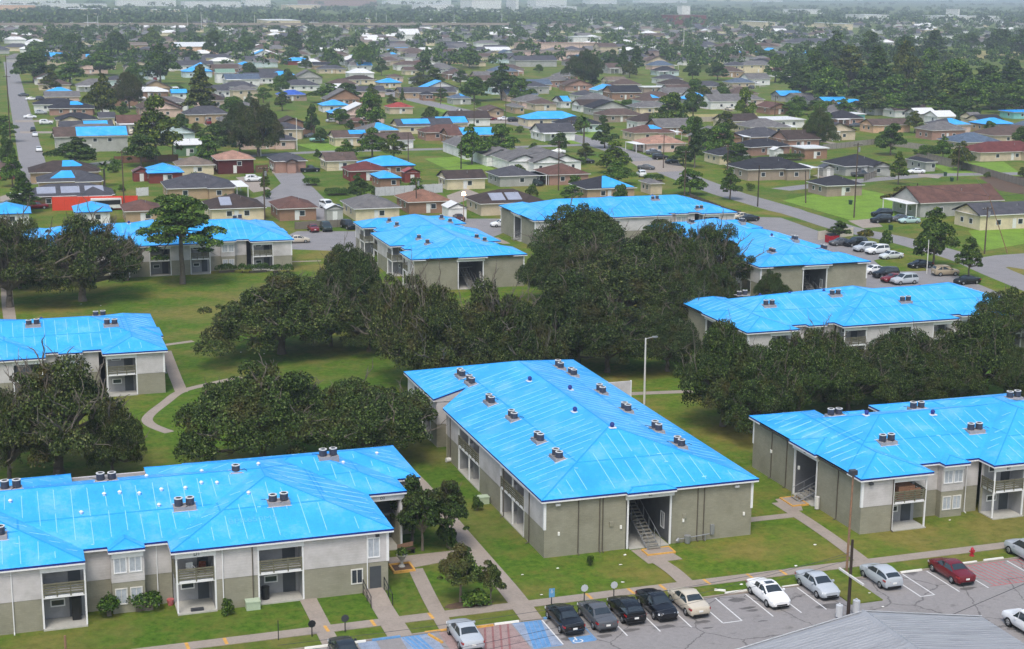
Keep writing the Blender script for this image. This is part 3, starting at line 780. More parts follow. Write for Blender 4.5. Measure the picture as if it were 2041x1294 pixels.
AC_PROTO = {}
def ac_proto():
    r = empty('condenser_unit', (0, 0, -500))
    c = MB('condenser', 'off_white'); n = 10
    for i in range(n):
        a, b = 2*pi*i/n, 2*pi*(i+1)/n
    c.tube((0, 0, 0), (0, 0, .68), .38, .38, 18, 0)
    for k in range(7): c.tube((0, 0, .06+k*.085), (0, 0, .09+k*.085), .395, .395, 18, 0)
    c.tube((0, 0, .68), (0, 0, .74), .41, .41, 18, 1)
    c.build('casing', r)
    f = MB('black_metal', 'off_white')
    vs = [(.26*cos(2*pi*i/14), .26*sin(2*pi*i/14), .744) for i in range(14)]; f.add(vs, [tuple(range(14))], 0)
    for k in range(3):
        rr = .06+.08*k
        for i in range(14):
            a, b = 2*pi*i/14, 2*pi*(i+1)/14
            f.add([(rr*cos(a), rr*sin(a), .75), (rr*cos(b), rr*sin(b), .75), ((rr+.02)*cos(b), (rr+.02)*sin(b), .75), ((rr+.02)*cos(a), (rr+.02)*sin(a), .75)], [(3, 2, 1, 0)], 0)
    f.build('fan_grille', r)
    p = MB('black_metal'); p.tube((.1, .36, .1), (.15, .8, .22), .03, .03, 5); p.tube((.15, .8, .22), (.5, 1.0, .12), .03, .03, 5); p.build('refrigerant_pipe', r)
    return r
def ac_pair(apt, px, py, along, label, n=2, pale=False):
    """condensers on a level curb; along = direction of the pair"""
    if not AC_PROTO: AC_PROTO['p'] = ac_proto(); AC_PROTO['n'] = 0
    x, y = P(px, py, 7.0)
    for _ in range(3):
        z = hip_z(apt.rects, x, y); x, y = P(px, py, z+.1)
    hl, hw = (.9 if n == 2 else .48), .5
    dx, dy = along; zs = [hip_z(apt.rects, x+dx*a*hl-dy*b*hw, y+dy*a*hl+dx*b*hw) for a in (-1, 1) for b in (-1, 1)]
    top = max(zs)+.04; bot = min(zs)-.05
    pl = MB('platform', 'white_trim')
    ex, ey = (hl, hw) if abs(dx) > .5 else (hw, hl)
    pl.box(x-ex, x+ex, y-ey, y+ey, bot, top, 0)
    for i in range(2):
        pass
    pl.build('equipment_curb', apt.root)
    fl = MB('white_trim')
    for s_ in (-1, 1):
        zz = [hip_z(apt.rects, x+a*(ex+.1), y+s_*(ey+.06)) for a in (-1, 1)]
        fl.add([(x-ex-.12, y+s_*(ey+.02), zz[0]+.02), (x+ex+.12, y+s_*(ey+.02), zz[1]+.02), (x+ex+.12, y+s_*(ey+.13), zz[1]+.02), (x-ex-.12, y+s_*(ey+.13), zz[0]+.02)], [(0, 1, 2, 3) if s_ > 0 else (3, 2, 1, 0)])
    fl.build('flashing', apt.root)
    for k in range(n):
        t = 0 if n == 1 else (-.46 if k == 0 else .46)
        if AC_PROTO['n'] == 0: c = AC_PROTO['p']
        else: c = copy_tree(AC_PROTO['p'])
        AC_PROTO['n'] += 1
        c.location = (x+dx*t, y+dy*t, top); c.rotation_euler = (0, 0, random.Random(px*7+k).choice([0, pi/2, pi, 3*pi/2]))
        which = '' if n == 1 else ((' left' if abs(dx) > .5 else ' nearer') if (k == 0) else (' right' if abs(dx) > .5 else ' farther'))
        tag(c, f"{which.strip()} condenser {label}".strip(), 'air conditioner', 'condenser units on the tarped roofs')
        c.scale = (.88, .88, random.Random(px+k).uniform(.74, .92))

ROOF_RING = None
def std_block(apt, x0, y0, L, D, vertical=False, front=True, end0=None, sign0=None):
    """long block: three front wings with recessed window bays between them, mirrored at the back.
    horizontal: x0..x0+L, front at y0.  vertical: front looks to -X, length along Y"""
    if vertical: mp = lambda s_, t: (x0+t, y0+L-s_); U = (0, -1)
    else: mp = lambda s_, t: (x0+s_, y0+t); U = (1, 0)
    rot = lambda v: (v[0]*U[0]-v[1]*U[1], v[0]*U[1]+v[1]*U[0])
    W2 = L-28.1; e = .4
    wings = [(0, 7.6), (14.05, 14.05+W2), (L-7.6, L)]
    bays = [(10.0, 12.35), (L-12.35, L-10.0)]
    # front
    def facade(tf, flip):
        d = rot((1, 0)) if not flip else rot((-1, 0))
        pos = (lambda s_, t: mp(s_, t)) if not flip else (lambda s_, t: mp(L-s_, D-t))
        rc = 2.9
        apt.run(pos(e, e), d, [('w', 3.25), ('B', 3.55, 'r' if not flip else 'r')])
        def bay(a):
            apt.run(pos(a[0]-2.75, rc), d, [('w', 2.75)])
            apt.run(pos(a[0], rc-.75), d, [('wp', a[1]-a[0])])
            apt.wall(pos(a[0], rc), pos(a[0], rc-.75), 'split'); apt.wall(pos(a[1], rc-.75), pos(a[1], rc), 'split')
            apt.run(pos(a[1], rc), d, [('w', 2.1)])
        bay(bays[0]); bay(bays[1])
        apt.run(pos(wings[1][0]+e, e), d, [('B', 3.4, 'l'), ('w', 3.3), ('B', 3.6), ('w', max(.3, W2-.8-3.4-3.3-3.6-3.4)), ('B', 3.4, 'r')] if W2 > 16 else [('B', 3.4, 'l'), ('w', W2-.8-6.8), ('B', 3.4, 'r')])
        apt.run(pos(L-7.6+e, e), d, [('B', 3.55, 'l'), ('w', 3.25)])
        apt.wall(pos(wings[1][0]+e-.001, e+2.0), pos(wings[1][0]+e-.001, e+1.89), 'split')
    facade(0, False); facade(0, True)
    # ends: brick with a breezeway
    dl = rot((0, -1)); dr = rot((0, 1))
    apt.run(mp(e, D-e), dl, [('b', D-12.7-e), ('z', 4.3, 11, True, sign0 if not vertical else None), ('b', 8.4-e)])
    apt.run(mp(L-e, e), dr, [('b', 8.0-e), ('z', 4.3, 11, True, sign0 if vertical else None), ('b', D-12.3-e)])
    for q, nn in ((mp(L-e, e), rot((1, -1))), (mp(e, e), rot((-1, -1))), (mp(L-e, D-e), rot((1, 1))), (mp(e, D-e), rot((-1, 1)))):
        apt.corner((q[0]-nn[0]*.06, q[1]-nn[1]*.06))
    return mp
def std_rects(x0, y0, L, D, vertical=False):
    W2 = L-28.1
    loc = [(0, L, 2.45, D-2.45), (0, 7.6, 0, D), (14.05, 14.05+W2, 0, D), (L-7.6, L, 0, D), (9.8, 12.55, 1.5, D-1.5), (L-12.55, L-9.8, 1.5, D-1.5), (-.28, 8, 7.9, 12.9), (L-8, L+.28, 7.9, 12.9)]
    out = []
    for a, b, c, d in loc:
        if vertical: out.append((x0+c, x0+d, y0+L-b, y0+L-a))
        else: out.append((x0+a, x0+b, y0+c, y0+d))
    return out

def build_blocks():
    global ROOF_RING
    rnd = random.Random(11)
    # front left block
    R = [(-14, 28.3, 116.5, 134), (10.6, 28.3, 114, 136.3), (-14, 4.2, 114, 136.3), (6.0, 8.8, 115.55, 130), (16, 31.7, 122.95, 136.2), (14, 33.85, 126.35, 136.4)]
    a = Apt('A', 'front left apartment block with white sprayed lettering on its blue tarp roof', R)
    a.run((-13.6, 114.4), (1, 0), [('w', 14.5), ('B', 3.3, 'r')])
    a.run((3.9, 117.0), (1, 0), [('w', 2.3)]); a.run((6.2, 116.0), (1, 0), [('wp', 2.5)]); a.run((8.7, 117.0), (1, 0), [('w', 2.2)])
    a.wall((6.2, 117.0), (6.2, 116.0), 'split'); a.wall((8.7, 116.0), (8.7, 117.0), 'split')
    a.run((10.95, 114.4), (1, 0), [('B', 3.1, 'l', 2.5), ('w', 3.25), ('B', 3.7), ('wd', 6.9)])
    a.run((27.9, 114.4), (0, 1), [('b', 8.7)]); a.run((27.9, 123.4), (1, 0), [('z', 3.4, 3.0, False, 'D2')])
    a.run((31.3, 123.4), (0, 1), [('w', 3.3)]); a.run((31.3, 126.7), (1, 0), [('w', 2.1)]); a.run((33.4, 126.7), (0, 1), [('b', 9.3)])
    a.run((33.4, 136), (-1, 0), [('w', 47)]); a.run((-13.6, 136), (0, -1), [('b', 21.6)])
    a.corner((27.86, 114.44), 2.56); a.finish(rnd)
    text_mesh('sign_lettering', 'D1', .42, 'dark_metal', a.root, (12.6, 114.345, WALL_H-.26), (pi/2, 0, 0))
    tx, ty = P(504, 1033, 6.4); tz = hip_z(R, tx, ty)
    text_mesh('roof_lettering', 'BPR650M5', .9, 'chalk', a.root, (tx, ty, tz+.03), (atan2(PITCHR, 1), 0, 0), .003)
    for x in (-1.2, 9.75, 14.55, 16.9, 26.15): a.downspout((x, 114.37 if x != 9.75 else 116.97), (0, -1), mat='white_trim' if x != 16.9 else 'downpipe')
    a.plate('flood_light', (27.0, 114.37), (0, -1), 4.75, .3, .2, 'dark_metal', .2)
    for px, py in ((207, 976), (238, 973), (277, 971), (321, 966), (316, 991), (369, 962), (292, 951), (20, 992), (161, 1007), (402, 940), (401, 957), (432, 955), (515, 930), (684, 919), (751, 899), (495, 973)): a.vent(px, py, False)
    ac_pair(a, 368, 1022, (1, 0), 'of the pair left of the sprayed lettering on the front left roof')
    ac_pair(a, 555, 1003, (1, 0), 'of the pair right of the sprayed lettering on the front left roof')
    ac_pair(a, 470, 938, (1, 0), 'standing alone on the back edge of the front left roof', 1)
    ac_pair(a, 654, 912, (1, 0), 'of the pair on the back edge of the front left roof, rightmost')
    ac_pair(a, 212, 960, (1, 0), 'of the middle pair on the back edge of the front left roof')
    ac_pair(a, 22, 977, (1, 0), 'of the pair at the far left back edge of the front left roof')
    ac_pair(a, 2, 1080, (1, 0), 'cut by the left picture edge on the front left roof', 1)
    BL['A'] = a
    # centre block: one big hip with a notch at the left
    X0, X1, Y0, Y1 = 42.05, 62.7, 117, 164.1; xm = (X0+X1)/2; h = (X1-X0)/2
    R = [(X0, X1, Y0, Y1), (49.85, 54.5, 116.6, 118.3)]
    ROOF_RING = [(X0, Y0), (X1, Y0), (X1, Y1), (X0, Y1), (X0, 151.5), (X0+3.65, 151.5), (X0, 147.85)]
    cust = [([(X0, Y0), (X1, Y0), (xm, Y0+h)], (0, 1)), ([(X1, Y0), (X1, Y1), (xm, Y1-h), (xm, Y0+h)], (-1, 0)), ([(X1, Y1), (X0, Y1), (xm, Y1-h)], (0, -1)),
            ([(X0, Y1), (X0, 151.5), (X0+3.65, 151.5), (X0, 147.85), (X0, Y0), (xm, Y0+h), (xm, Y1-h)], (1, 0))]
    b = Apt('B', 'central apartment block with its long blue hip roof running away from the car park', R)
    e = .4
    b.run((X0+e, Y1-e), (0, -1), [('w', 2.4), ('B', 7.2), ('w', 2.4)])
    b.wall((X0+e, 151.6), (X0+3.6, 151.6), 'split'); b.wall((X0+3.6, 151.4), (X0+e, 147.9), 'split')
    b.siding.add([(X0+.05, 151.52, EAVE-.3), (X0+3.6, 151.52, EAVE-.3), (X0+3.6, 151.52, EAVE+.99), (X0+.05, 151.52, EAVE+.02)], [(0, 1, 2, 3)], 0)
    b.run((X0+e, 147.6), (0, -1), [('w', 4.1), ('B', 7.3), ('w', 6.6), ('B', 6.9), ('w', 5.3)])
    b.run((X0+e, Y0+e), (1, 0), [('b', 7.75), ('z', 4.1, 11, True, 'B3'), ('b', 8.0)])
    b.run((X1-e, Y0+e), (0, 1), [('w', Y1-Y0-2*e)]); b.run((X1-e, Y1-e), (-1, 0), [('w', X1-X0-2*e)])
    MB('siding', 'white_trim').box(62.32, 65.1, 152.3, 152.5, 0, 5.5, 0).box(65.1, 65.2, 152.28, 152.52, 0, 5.55, 1).build('screen_wall', b.root)
    b.corner((X0+e+.04, Y0+e+.04)); b.corner((X1-e-.04, Y0+e+.04)); b.finish(rnd, cust)
    for px, py in ((1150, 1104), (1194, 1101), (1200, 1100), (1390, 1080), (1402, 1078)):
        x, _ = P(px, py); b.downspout((x, Y0+e), (0, -1))
    for y in (146.2, 128.4, 121.2): b.downspout((X0+e-.02, y), (-1, 0))
    for px, py in ((1111, 1068), (1233, 1053), (1358, 1040), (1475, 1024)):
        x, _ = P(px, py+40); b.plate('wall_lamp', (x, Y0+e), (0, -1), 1.95, .16, .3, 'plastic_white', .12)
    for px in (1213, 1379): x, _ = P(px, 1095); b.plate('meter_box', (x, Y0+e), (0, -1), 2.3, .3, .4, 'brick', .14)
    for px in (1094, 1497): x, _ = P(px, 1095); b.plate('flood_light', (x, Y0+e), (0, -1), 4.72, .4, .18, 'pale_metal', .3)
    x, _ = P(1418, 1075); b.plate('electric_panel', (x, Y0+e), (0, -1), .5, .35, .9, 'grey_metal', .2)
    gm = MB('grey_metal'); x, _ = P(1372, 1085)
    gm.tube((x, Y0+e-.35, .05), (x, Y0+e-.35, .75), .24, .3, 9); gm.tube((x-1.0, Y0+e-.3, .3), (x-.8, Y0+e-.3, .55), .16, .12, 7); gm.tube((x-.9, Y0+e-.3, .45), (x+2.2, Y0+e-.22, .62), .05, .05, 6)
    gm.tube((x+1.8, Y0+e-.22, .02), (x+1.8, Y0+e-.22, .62), .05, .05, 6); gm.build('gas_meter', b.root)
    for px, py in ((1056, 752), (1136, 779), (1146, 815), (1220, 855)): b.vent(px, py)
    for i, (px, py) in enumerate(((919, 749), (938, 763), (977, 802), (1022, 833), (1074, 877), (1111, 911))):
        ac_pair(b, px, py, (0, 1), f"of the {['farthest', 'second farthest', 'third farthest', 'third nearest', 'second nearest', 'nearest'][i]} pair along the left slope of the central roof")
    for i, (px, py) in enumerate(((1115, 732), (1141, 746), (1198, 781), (1248, 817), (1309, 856), (1354, 887))):
        ac_pair(b, px, py, (0, 1), f"of the {['farthest', 'second farthest', 'third farthest', 'third nearest', 'second nearest', 'nearest'][i]} pair along the right slope of the central roof")
    BL['B'] = b
    # front right block
    def std(key, x0, y0, L, D, label, vert=False, sign=None):
        Rr = std_rects(x0, y0, L, D, vert); q = Apt(key, label, Rr); std_block(q, x0, y0, L, D, vert, sign0=sign); q.finish(rnd); BL[key] = q; return q
    c = std('C', 71.4, 114.1, 45.8, 21.9, 'front right apartment block with stairs in its olive brick end wall', sign='B2')
    text_mesh('sign_lettering', 'B1', .42, 'dark_metal', c.root, (87.3, 114.445, WALL_H-.26), (pi/2, 0, 0))
    for y, in ((118.6,), (131.5,), (128.4,)): c.downspout((71.8, y), (-1, 0))
    for px, py in ((1515, 901), (1570, 934)): x, y = P(px, py, 2.9); c.plate('wall_lamp', (71.8, y), (-1, 0), 2.7, .2, .34, 'plastic_white', .14)
    c.plate('flood_light', (72.6, 114.47), (0, -1), 4.7, .35, .22, 'dark_metal', .3)
    c.downspout((75.0, 114.47), (0, -1)); c.downspout((84.5, 116.97), (0, -1), mat='white_trim')
    bl = MB('off_white'); x, y = P(1622, 1020); bl.tube((71.5, 121.7, .1), (71.5, 121.7, 1.3), .22, .22, 8); bl.build('drain_pipe', c.root)
    c.vent(1727, 831); c.vent(1859, 825)
    ac_pair(c, 1664, 824, (1, 0), 'of the pair at the back left corner of the front right roof')
    ac_pair(c, 1767, 886, (1, 0), 'of the pair near the front left hip of the front right roof')
    ac_pair(c, 1828, 812, (1, 0), 'of the middle pair on the back edge of the front right roof')
    ac_pair(c, 1942, 868, (1, 0), 'of the pair above the window bay on the front right roof')
    ac_pair(c, 2020, 794, (1, 0), 'of the rightmost pair on the back edge of the front right roof')
    d = std('D', -28.2, 182.6, 45.8, 21.7, 'apartment block at the left edge, half hidden behind a bare limbed oak')
    ac_pair(d, 67, 673, (1, 0), 'of the pair on a white framed curb on the left edge roof'); ac_pair(d, 222, 667, (1, 0), 'of the pair by the hip on the left edge roof')
    ac_pair(d, 198, 627, (1, 0), 'of the pair on the back edge of the left edge roof'); d.vent(82, 637)
    e_ = std('E', 1.6, 260.6, 45.8, 21.7, 'apartment block behind the tall lone pine, left half hidden by a grey oak')
    ac_pair(e_, 474, 460, (1, 0), 'of the pair right of the pine on the roof behind it'); e_.vent(257, 450)
    f = std('F', 61.7, 235.4, 42.6, 19.8, 'upper middle apartment block with a dark breezeway in its pale end wall', True)
    for i, (px, py) in enumerate(((776, 443), (791, 450), (835, 477), (852, 486), (880, 436), (897, 442), (950, 469), (966, 479))):
        ac_pair(f, px, py, (0, 1), f"of the {['farthest left', 'second left', 'third left', 'nearest left', 'farthest right', 'second right', 'third right', 'nearest right'][i]} slope pair on the upper middle roof", 1)
    g = std('G', 94.9, 270.6, 42.7, 21.6, 'farthest apartment block behind the dark oaks, nearest the long street')
    ac_pair(g, 1305, 410, (1, 0), 'of the pair in the middle of the farthest blue roof'); ac_pair(g, 1394, 406, (1, 0), 'of the pair near the right hip of the farthest blue roof'); g.vent(1300, 394)
    hh = std('H', 113.0, 213.7, 45.0, 20.1, 'right upper apartment block with a dark breezeway beside the right car park', True)
    for i, (px, py) in enumerate(((1539, 502), (1378, 447), (1478, 445), (1584, 477), (1642, 495))):
        ac_pair(hh, px, py, (0, 1), f"of the {['left slope', 'far left slope', 'farthest right slope', 'middle right slope', 'nearest right slope'][i]} pair on the roof beside the right car park")
    hh.vent(1538, 473)
    ii = std('I', 89.2, 171.4, 45.8, 21.7, 'right middle apartment block seen over the dark oaks, its front half hidden')
    for i, (px, py) in enumerate(((1532, 620), (1663, 612), (1804, 606))):
        ac_pair(ii, px, py, (1, 0), f"of the {['left', 'middle', 'right'][i]} front pair on the roof above the right hand oaks")
    ac_pair(ii, 1479, 587, (1, 0), 'of the back edge pair on the roof above the right oaks')
    for px, py in ((1515, 589), (1574, 586), (1642, 581), (1834, 567)): ii.vent(px, py)
BL = {}
# ---------------------------------------------------------------- trees
def leaf_mesh(name, lobes, n, size, seed, mat, flat=.55, fill=.25, stretch=1.5):
    """crown of n separate leaf clumps (bent quads) over the given lobes (x,y,z,rx,ry,rz)"""
    rg = np.random.default_rng(seed)
    lb = np.array(lobes, float)
    wts = (lb[:, 3]*lb[:, 4]+lb[:, 4]*lb[:, 5]+lb[:, 3]*lb[:, 5]); wts /= wts.sum()
    idx = rg.choice(len(lb), n, p=wts)
    d = rg.normal(size=(n, 3)); d /= np.linalg.norm(d, axis=1)[:, None]
    d[:, 2] = np.where(d[:, 2] < -.25, -d[:, 2]*.6, d[:, 2])
    d /= np.linalg.norm(d, axis=1)[:, None]
    r = np.where(rg.random(n) < fill, rg.uniform(.35, .9, n), rg.normal(1.0, .09, n))
    c = lb[idx, :3]+d*lb[idx, 3:]*r[:, None]
    keep = np.ones(n, bool)
    for k in range(len(lb) if len(lb) < 200 else 0):
        q = ((c-lb[k, :3])/lb[k, 3:]); inn = (q*q).sum(1) < .5
        keep &= ~(inn & (idx != k) & (rg.random(n) < .85))
    c = c[keep]; d = d[keep]; n = len(c)
    nr = d*flat+rg.normal(size=(n, 3))*.55+np.array([0, 0, .35]); nr /= np.linalg.norm(nr, axis=1)[:, None]
    t = np.cross(nr, rg.normal(size=(n, 3))); t /= np.linalg.norm(t, axis=1)[:, None]
    b = np.cross(nr, t)
    s = size*rg.uniform(.55, 1.45, n)[:, None]
    V = np.stack([c-t*s*stretch/2, c-b*s/2+nr*s*.12, c+t*s*stretch/2, c+b*s/2-nr*s*.10], 1).reshape(-1, 3)
    me = bpy.data.meshes.new(name)
    me.vertices.add(4*n); me.vertices.foreach_set('co', V.astype(np.float32).ravel())
    me.loops.add(4*n); me.loops.foreach_set('vertex_index', np.arange(4*n, dtype=np.int32))
    me.polygons.add(n); me.polygons.foreach_set('loop_start', np.arange(0, 4*n, 4, dtype=np.int32)); me.polygons.foreach_set('loop_total', np.full(n, 4, np.int32))
    me.materials.append(T_(mat)); me.update(); me.validate()
    return me
def limb_mesh(name, lobes, base_h, r0, seed, bare=0, reach=.75, mat='bark', lean=(0, 0), sub=2):
    rnd = random.Random(seed); mb = MB(mat)
    top = Vector((lean[0], lean[1], base_h))
    k = 4; prev = Vector((0, 0, -.15))
    for i in range(1, k+1):
        t = i/k; p = Vector((lean[0]*t, lean[1]*t, base_h*t))+Vector((rnd.uniform(-.12, .12), rnd.uniform(-.12, .12), 0))*r0*2
        mb.tube(prev, p, r0*(1.25-.4*(i-1)/k if i == 1 else 1-.35*(i-1)/k), r0*(1-.35*i/k), 8); prev = p
    top = prev
    def branch(p, q, r, lev):
        n = 4; a = p
        for i in range(1, n+1):
            t = i/n; c = p.lerp(q, t)+Vector((rnd.uniform(-1, 1), rnd.uniform(-1, 1), rnd.uniform(-.4, .9)))*(q-p).length*.07*(1 if i < n else 0)
            mb.tube(a, c, r*(1-.7*(i-1)/n), r*(1-.7*i/n), 5 if lev else 6, cap=False)
            if lev < sub and i >= 2:
                dd = (q-p).normalized(); e = c+(dd+Vector((rnd.uniform(-1, 1), rnd.uniform(-1, 1), rnd.uniform(-.2, .8)))).normalized()*(q-p).length*rnd.uniform(.25, .5)
                branch(c, e, r*.5, lev+1)
            a = c
    for l in lobes:
        c = Vector(l[:3]); d = c-top; q = top+d*reach
        branch(top-Vector((0, 0, rnd.uniform(0, .25)*base_h)), q, r0*rnd.uniform(.3, .5), 0)
    for i in range(bare):
        l = rnd.choice(lobes); c = Vector(l[:3])
        a = rnd.uniform(0, 2*pi); q = c+Vector((cos(a)*l[3], sin(a)*l[4], rnd.uniform(-.3, .35)*l[5]))*rnd.uniform(.85, 1.1)
        branch(top.lerp(c, rnd.uniform(.5, .9)), q, r0*rnd.uniform(.12, .2), 0)
    return mb
def dome_lobes(seed, n, R, h0, h1, rl, flat=.75, cone=0.0):
    rnd = random.Random(seed); out = []
    for i in range(n):
        a = 2.399963*i+rnd.uniform(-.3, .3); f = sqrt((i+.5)/n)
        rr = R*f*.82; z = h0+(h1-h0)*(1-f**2.2)*rnd.uniform(.75, 1.0)+rnd.uniform(-.4, .4)
        rr *= 1-cone*(z-h0)/(h1-h0)
        s = rl*rnd.uniform(.75, 1.25)
        out.append((rr*cos(a), rr*sin(a), z, s, s*rnd.uniform(.85, 1.15), s*flat))
    return out
def wild_lobes(seed, n, R, z0, z1, rl, flat=.75, skirt=.3):
    """uneven crown: lobes of mixed size scattered over a lopsided dome"""
    rnd = random.Random(seed); p1, p2, p3 = (rnd.uniform(0, 6.28) for _ in range(3)); out = []
    for i in range(n):
        a = 2.399963*i+rnd.uniform(-.6, .6); f = sqrt((i+.5)/n)
        Ra = R*(.82+.13*sin(2*a+p1)+.10*sin(3*a+p2)+.06*sin(5*a+p3))
        s = rl*rnd.choice([.55, .7, .85, 1.0, 1.2, 1.45])
        rr = max(0, Ra*f-s*.45)
        z = z0+(z1-z0)*(1-f**2)*(.78+.22*sin(a*1.7+p2+f*5))+rnd.uniform(-.55, .75)
        if rnd.random() < skirt and f > .6: z = z0+rnd.uniform(-1.4, .8)
        out.append((rr*cos(a), rr*sin(a), z, s, s*rnd.uniform(.8, 1.2), s*flat*rnd.uniform(.8, 1.2)))
    return out
PROTO = {}
def make_proto(kind):
    """returns (crown meshes, trunk mesh, R, H) at natural size"""
    k, v = kind
    if k == 'oak':
        L = wild_lobes(10+v, 96, 9.6, 3.6, 8.6, 1.5, .72, .35)+wild_lobes(91+v, 40, 9.4, 4.0, 9.4, .75, .8, .1)
        c = leaf_mesh('crown', L, 92000, .155, v, 'oak_leaf', fill=.2)
        mb = limb_mesh('trunk', L[::4], 2.3, .5, v, 26, .9); R, H = 9.6, 10.2
    elif k == 'bare':
        L = wild_lobes(20+v, 78, 9.6, 3.4, 8.4, 1.25, .75, .35)+wild_lobes(96+v, 30, 9.4, 4.0, 9.2, .65, .8, .1)
        c = leaf_mesh('crown', L, 56000, .15, v, 'oak_leaf', fill=.45)
        mb = limb_mesh('trunk', L[::2], 2.3, .55, v, 46, .95); R, H = 9.4, 10
    elif k == 'round':
        L = wild_lobes(30+v, 44, 4.3, 3.2, 8.6, .95, .9, .3)
        c = leaf_mesh('crown', L, 11000, .27, v, 'leaf'); mb = limb_mesh('trunk', L[::4], 2.6, .24, v, 3, .7, sub=1); R, H = 4.7, 9.8
    elif k == 'loose':
        L = wild_lobes(35+v, 34, 3.9, 3.6, 9.8, .85, .95, .2)
        c = leaf_mesh('crown', L, 8000, .28, v, 'leaf', fill=.4); mb = limb_mesh('trunk', L, 4.0, .24, v, 8, .95, sub=1); R, H = 4.3, 11.6
    elif k == 'tall':
        rnd = random.Random(v); L = []
        for i in range(26):
            f = i/25; a = 2.4*i; rr = (1-f)*2.9*rnd.uniform(.5, 1.1)
            L.append((rr*cos(a), rr*sin(a), 3.5+f*9.5, 1.25*(1.15-.6*f), 1.25*(1.15-.6*f), .8))
        c = leaf_mesh('crown', L, 5200, .34, v, 'leaf'); mb = limb_mesh('trunk', L[::3], 7.5, .26, v, 4, .8, sub=1); R, H = 3.8, 13.6
    elif k == 'pine':
        rnd = random.Random(v); L = []
        for i in range(30):
            f = i/29; a = 2.4*i; rr = (3.9*(1-f**1.6)+.9)*rnd.uniform(.45, 1.0)
            L.append((rr*cos(a), rr*sin(a), 6.8+f*6.8+rnd.uniform(-.5, .5), 1.35, 1.35, .8))
        for q in ((-2.9, -.6, 5.0), (2.5, .4, 4.4), (3.2, -.3, 5.6)): L.append((*q, .9, .9, .5))
        c = leaf_mesh('crown', L, 17000, .22, v, 'leaf', fill=.25); mb = limb_mesh('trunk', L, 9.5, .32, v, 4, .92, sub=1); R, H = 4.6, 14.4
    elif k == 'small':
        L = wild_lobes(40+v, 46, 2.35, 2.3, 4.4, .46, .85, .03)
        c = leaf_mesh('crown', L, 13000, .125, v, 'oak_leaf', fill=.35); mb = limb_mesh('trunk', L[::3], 1.7, .13, v, 4, .85); R, H = 2.4, 5.0
    elif k == 'bush':
        L = dome_lobes(45+v, 12, .8, .4, .95, .42, .85)
        c = leaf_mesh('crown', L, 1500, .13, v, 'leaf'); mb = limb_mesh('trunk', L[::3], .3, .05, v, 0, .8, sub=0); R, H = 1.1, 1.4
    elif k == 'far':
        L = dome_lobes(80+v, 9, 3.6, 3.0, 7.8, 1.9, .85)
        c = leaf_mesh('crown', L, 620, .95, v, 'leaf', fill=.1); mb = MB('bark').tube((0, 0, -.2), (0, 0, 4), .3, .2, 5); R, H = 4.8, 9.6
    elif k == 'fartall':
        L = [(random.Random(v+i).uniform(-1.4, 1.4), random.Random(v+i+9).uniform(-1.4, 1.4), 4+i*1.1, 1.9-.12*i, 1.9-.12*i, 1.3) for i in range(9)]
        c = leaf_mesh('crown', L, 600, .85, v, 'leaf', fill=.1); mb = MB('bark').tube((0, 0, -.2), (0, 0, 7), .3, .15, 5); R, H = 3.2, 14
    elif k == 'palm':
        mb = MB('bark').tube((0, 0, -.1), (.1, 0, 3), .22, .18, 7).tube((.1, 0, 3), (.05, .05, 6), .18, .16, 7)
        f = MB('leaf'); rnd = random.Random(v)
        for i in range(30):
            a = 2.4*i; el = rnd.uniform(-.3, 1.1); l = 2.1; p = Vector((.05, .05, 6)); dd = Vector((cos(a)*cos(el), sin(a)*cos(el), sin(el))); sd_ = Vector((-sin(a), cos(a), 0))
            for s_ in range(4):
                q = p+dd*l/4; f.add([p-sd_*.22, p+sd_*.22, q+sd_*(.26-.06*s_), q-sd_*(.26-.06*s_)], [(0, 1, 2, 3)]); p = q; dd = (dd+Vector((0, 0, -.28))).normalized()
        o = f.build('crown'); c = o.data; bpy.data.objects.remove(o); R, H = 2.1, 7.2
    tm = mb.build('trunk'); me = tm.data; bpy.data.objects.remove(tm)
    return c, me, R, H
def tree(kind, x, y, width, height, label, tint=(1, 1, 1), group=None, name=None, rot=None, btint=(1, 1, 1)):
    if kind not in PROTO: PROTO[kind] = make_proto(kind)
    c, t, R, H = PROTO[kind]
    nm = name or {'oak': 'oak_tree', 'bare': 'oak_tree', 'pine': 'pine_tree', 'palm': 'palm_tree', 'bush': 'shrub', 'small': 'small_tree'}.get(kind[0], 'tree')
    r = random.Random(int(x*31+y*17))
    root = empty(nm, (x, y, 0), r.uniform(0, 2*pi) if rot is None else rot, label, 'shrub' if kind[0] == 'bush' else 'tree', group)
    root.scale = (width/(2*R), width/(2*R), height/H)
    o = link('crown' if kind[0] != 'bush' else 'foliage', c, root, color=tint); link('trunk' if kind[0] != 'bush' else 'stems', t, root, color=btint)
    return root
def tree_px(kind, x0, x1, ytop, px, py, label, tint=(1, 1, 1), group=None, **kw):
    """tree whose trunk meets the ground at pixel (px,py), crown spans x0..x1 and reaches ytop"""
    X, Y = P(px, py); w = (x1-x0)*depth(px, py)/F_PX
    h = height_at(px, py, ytop)
    # the top of a wide crown is nearer than its trunk line shows: keep the centre height
    return tree(kind, X, Y, w, max(1.0, h), label, tint, group, **kw)

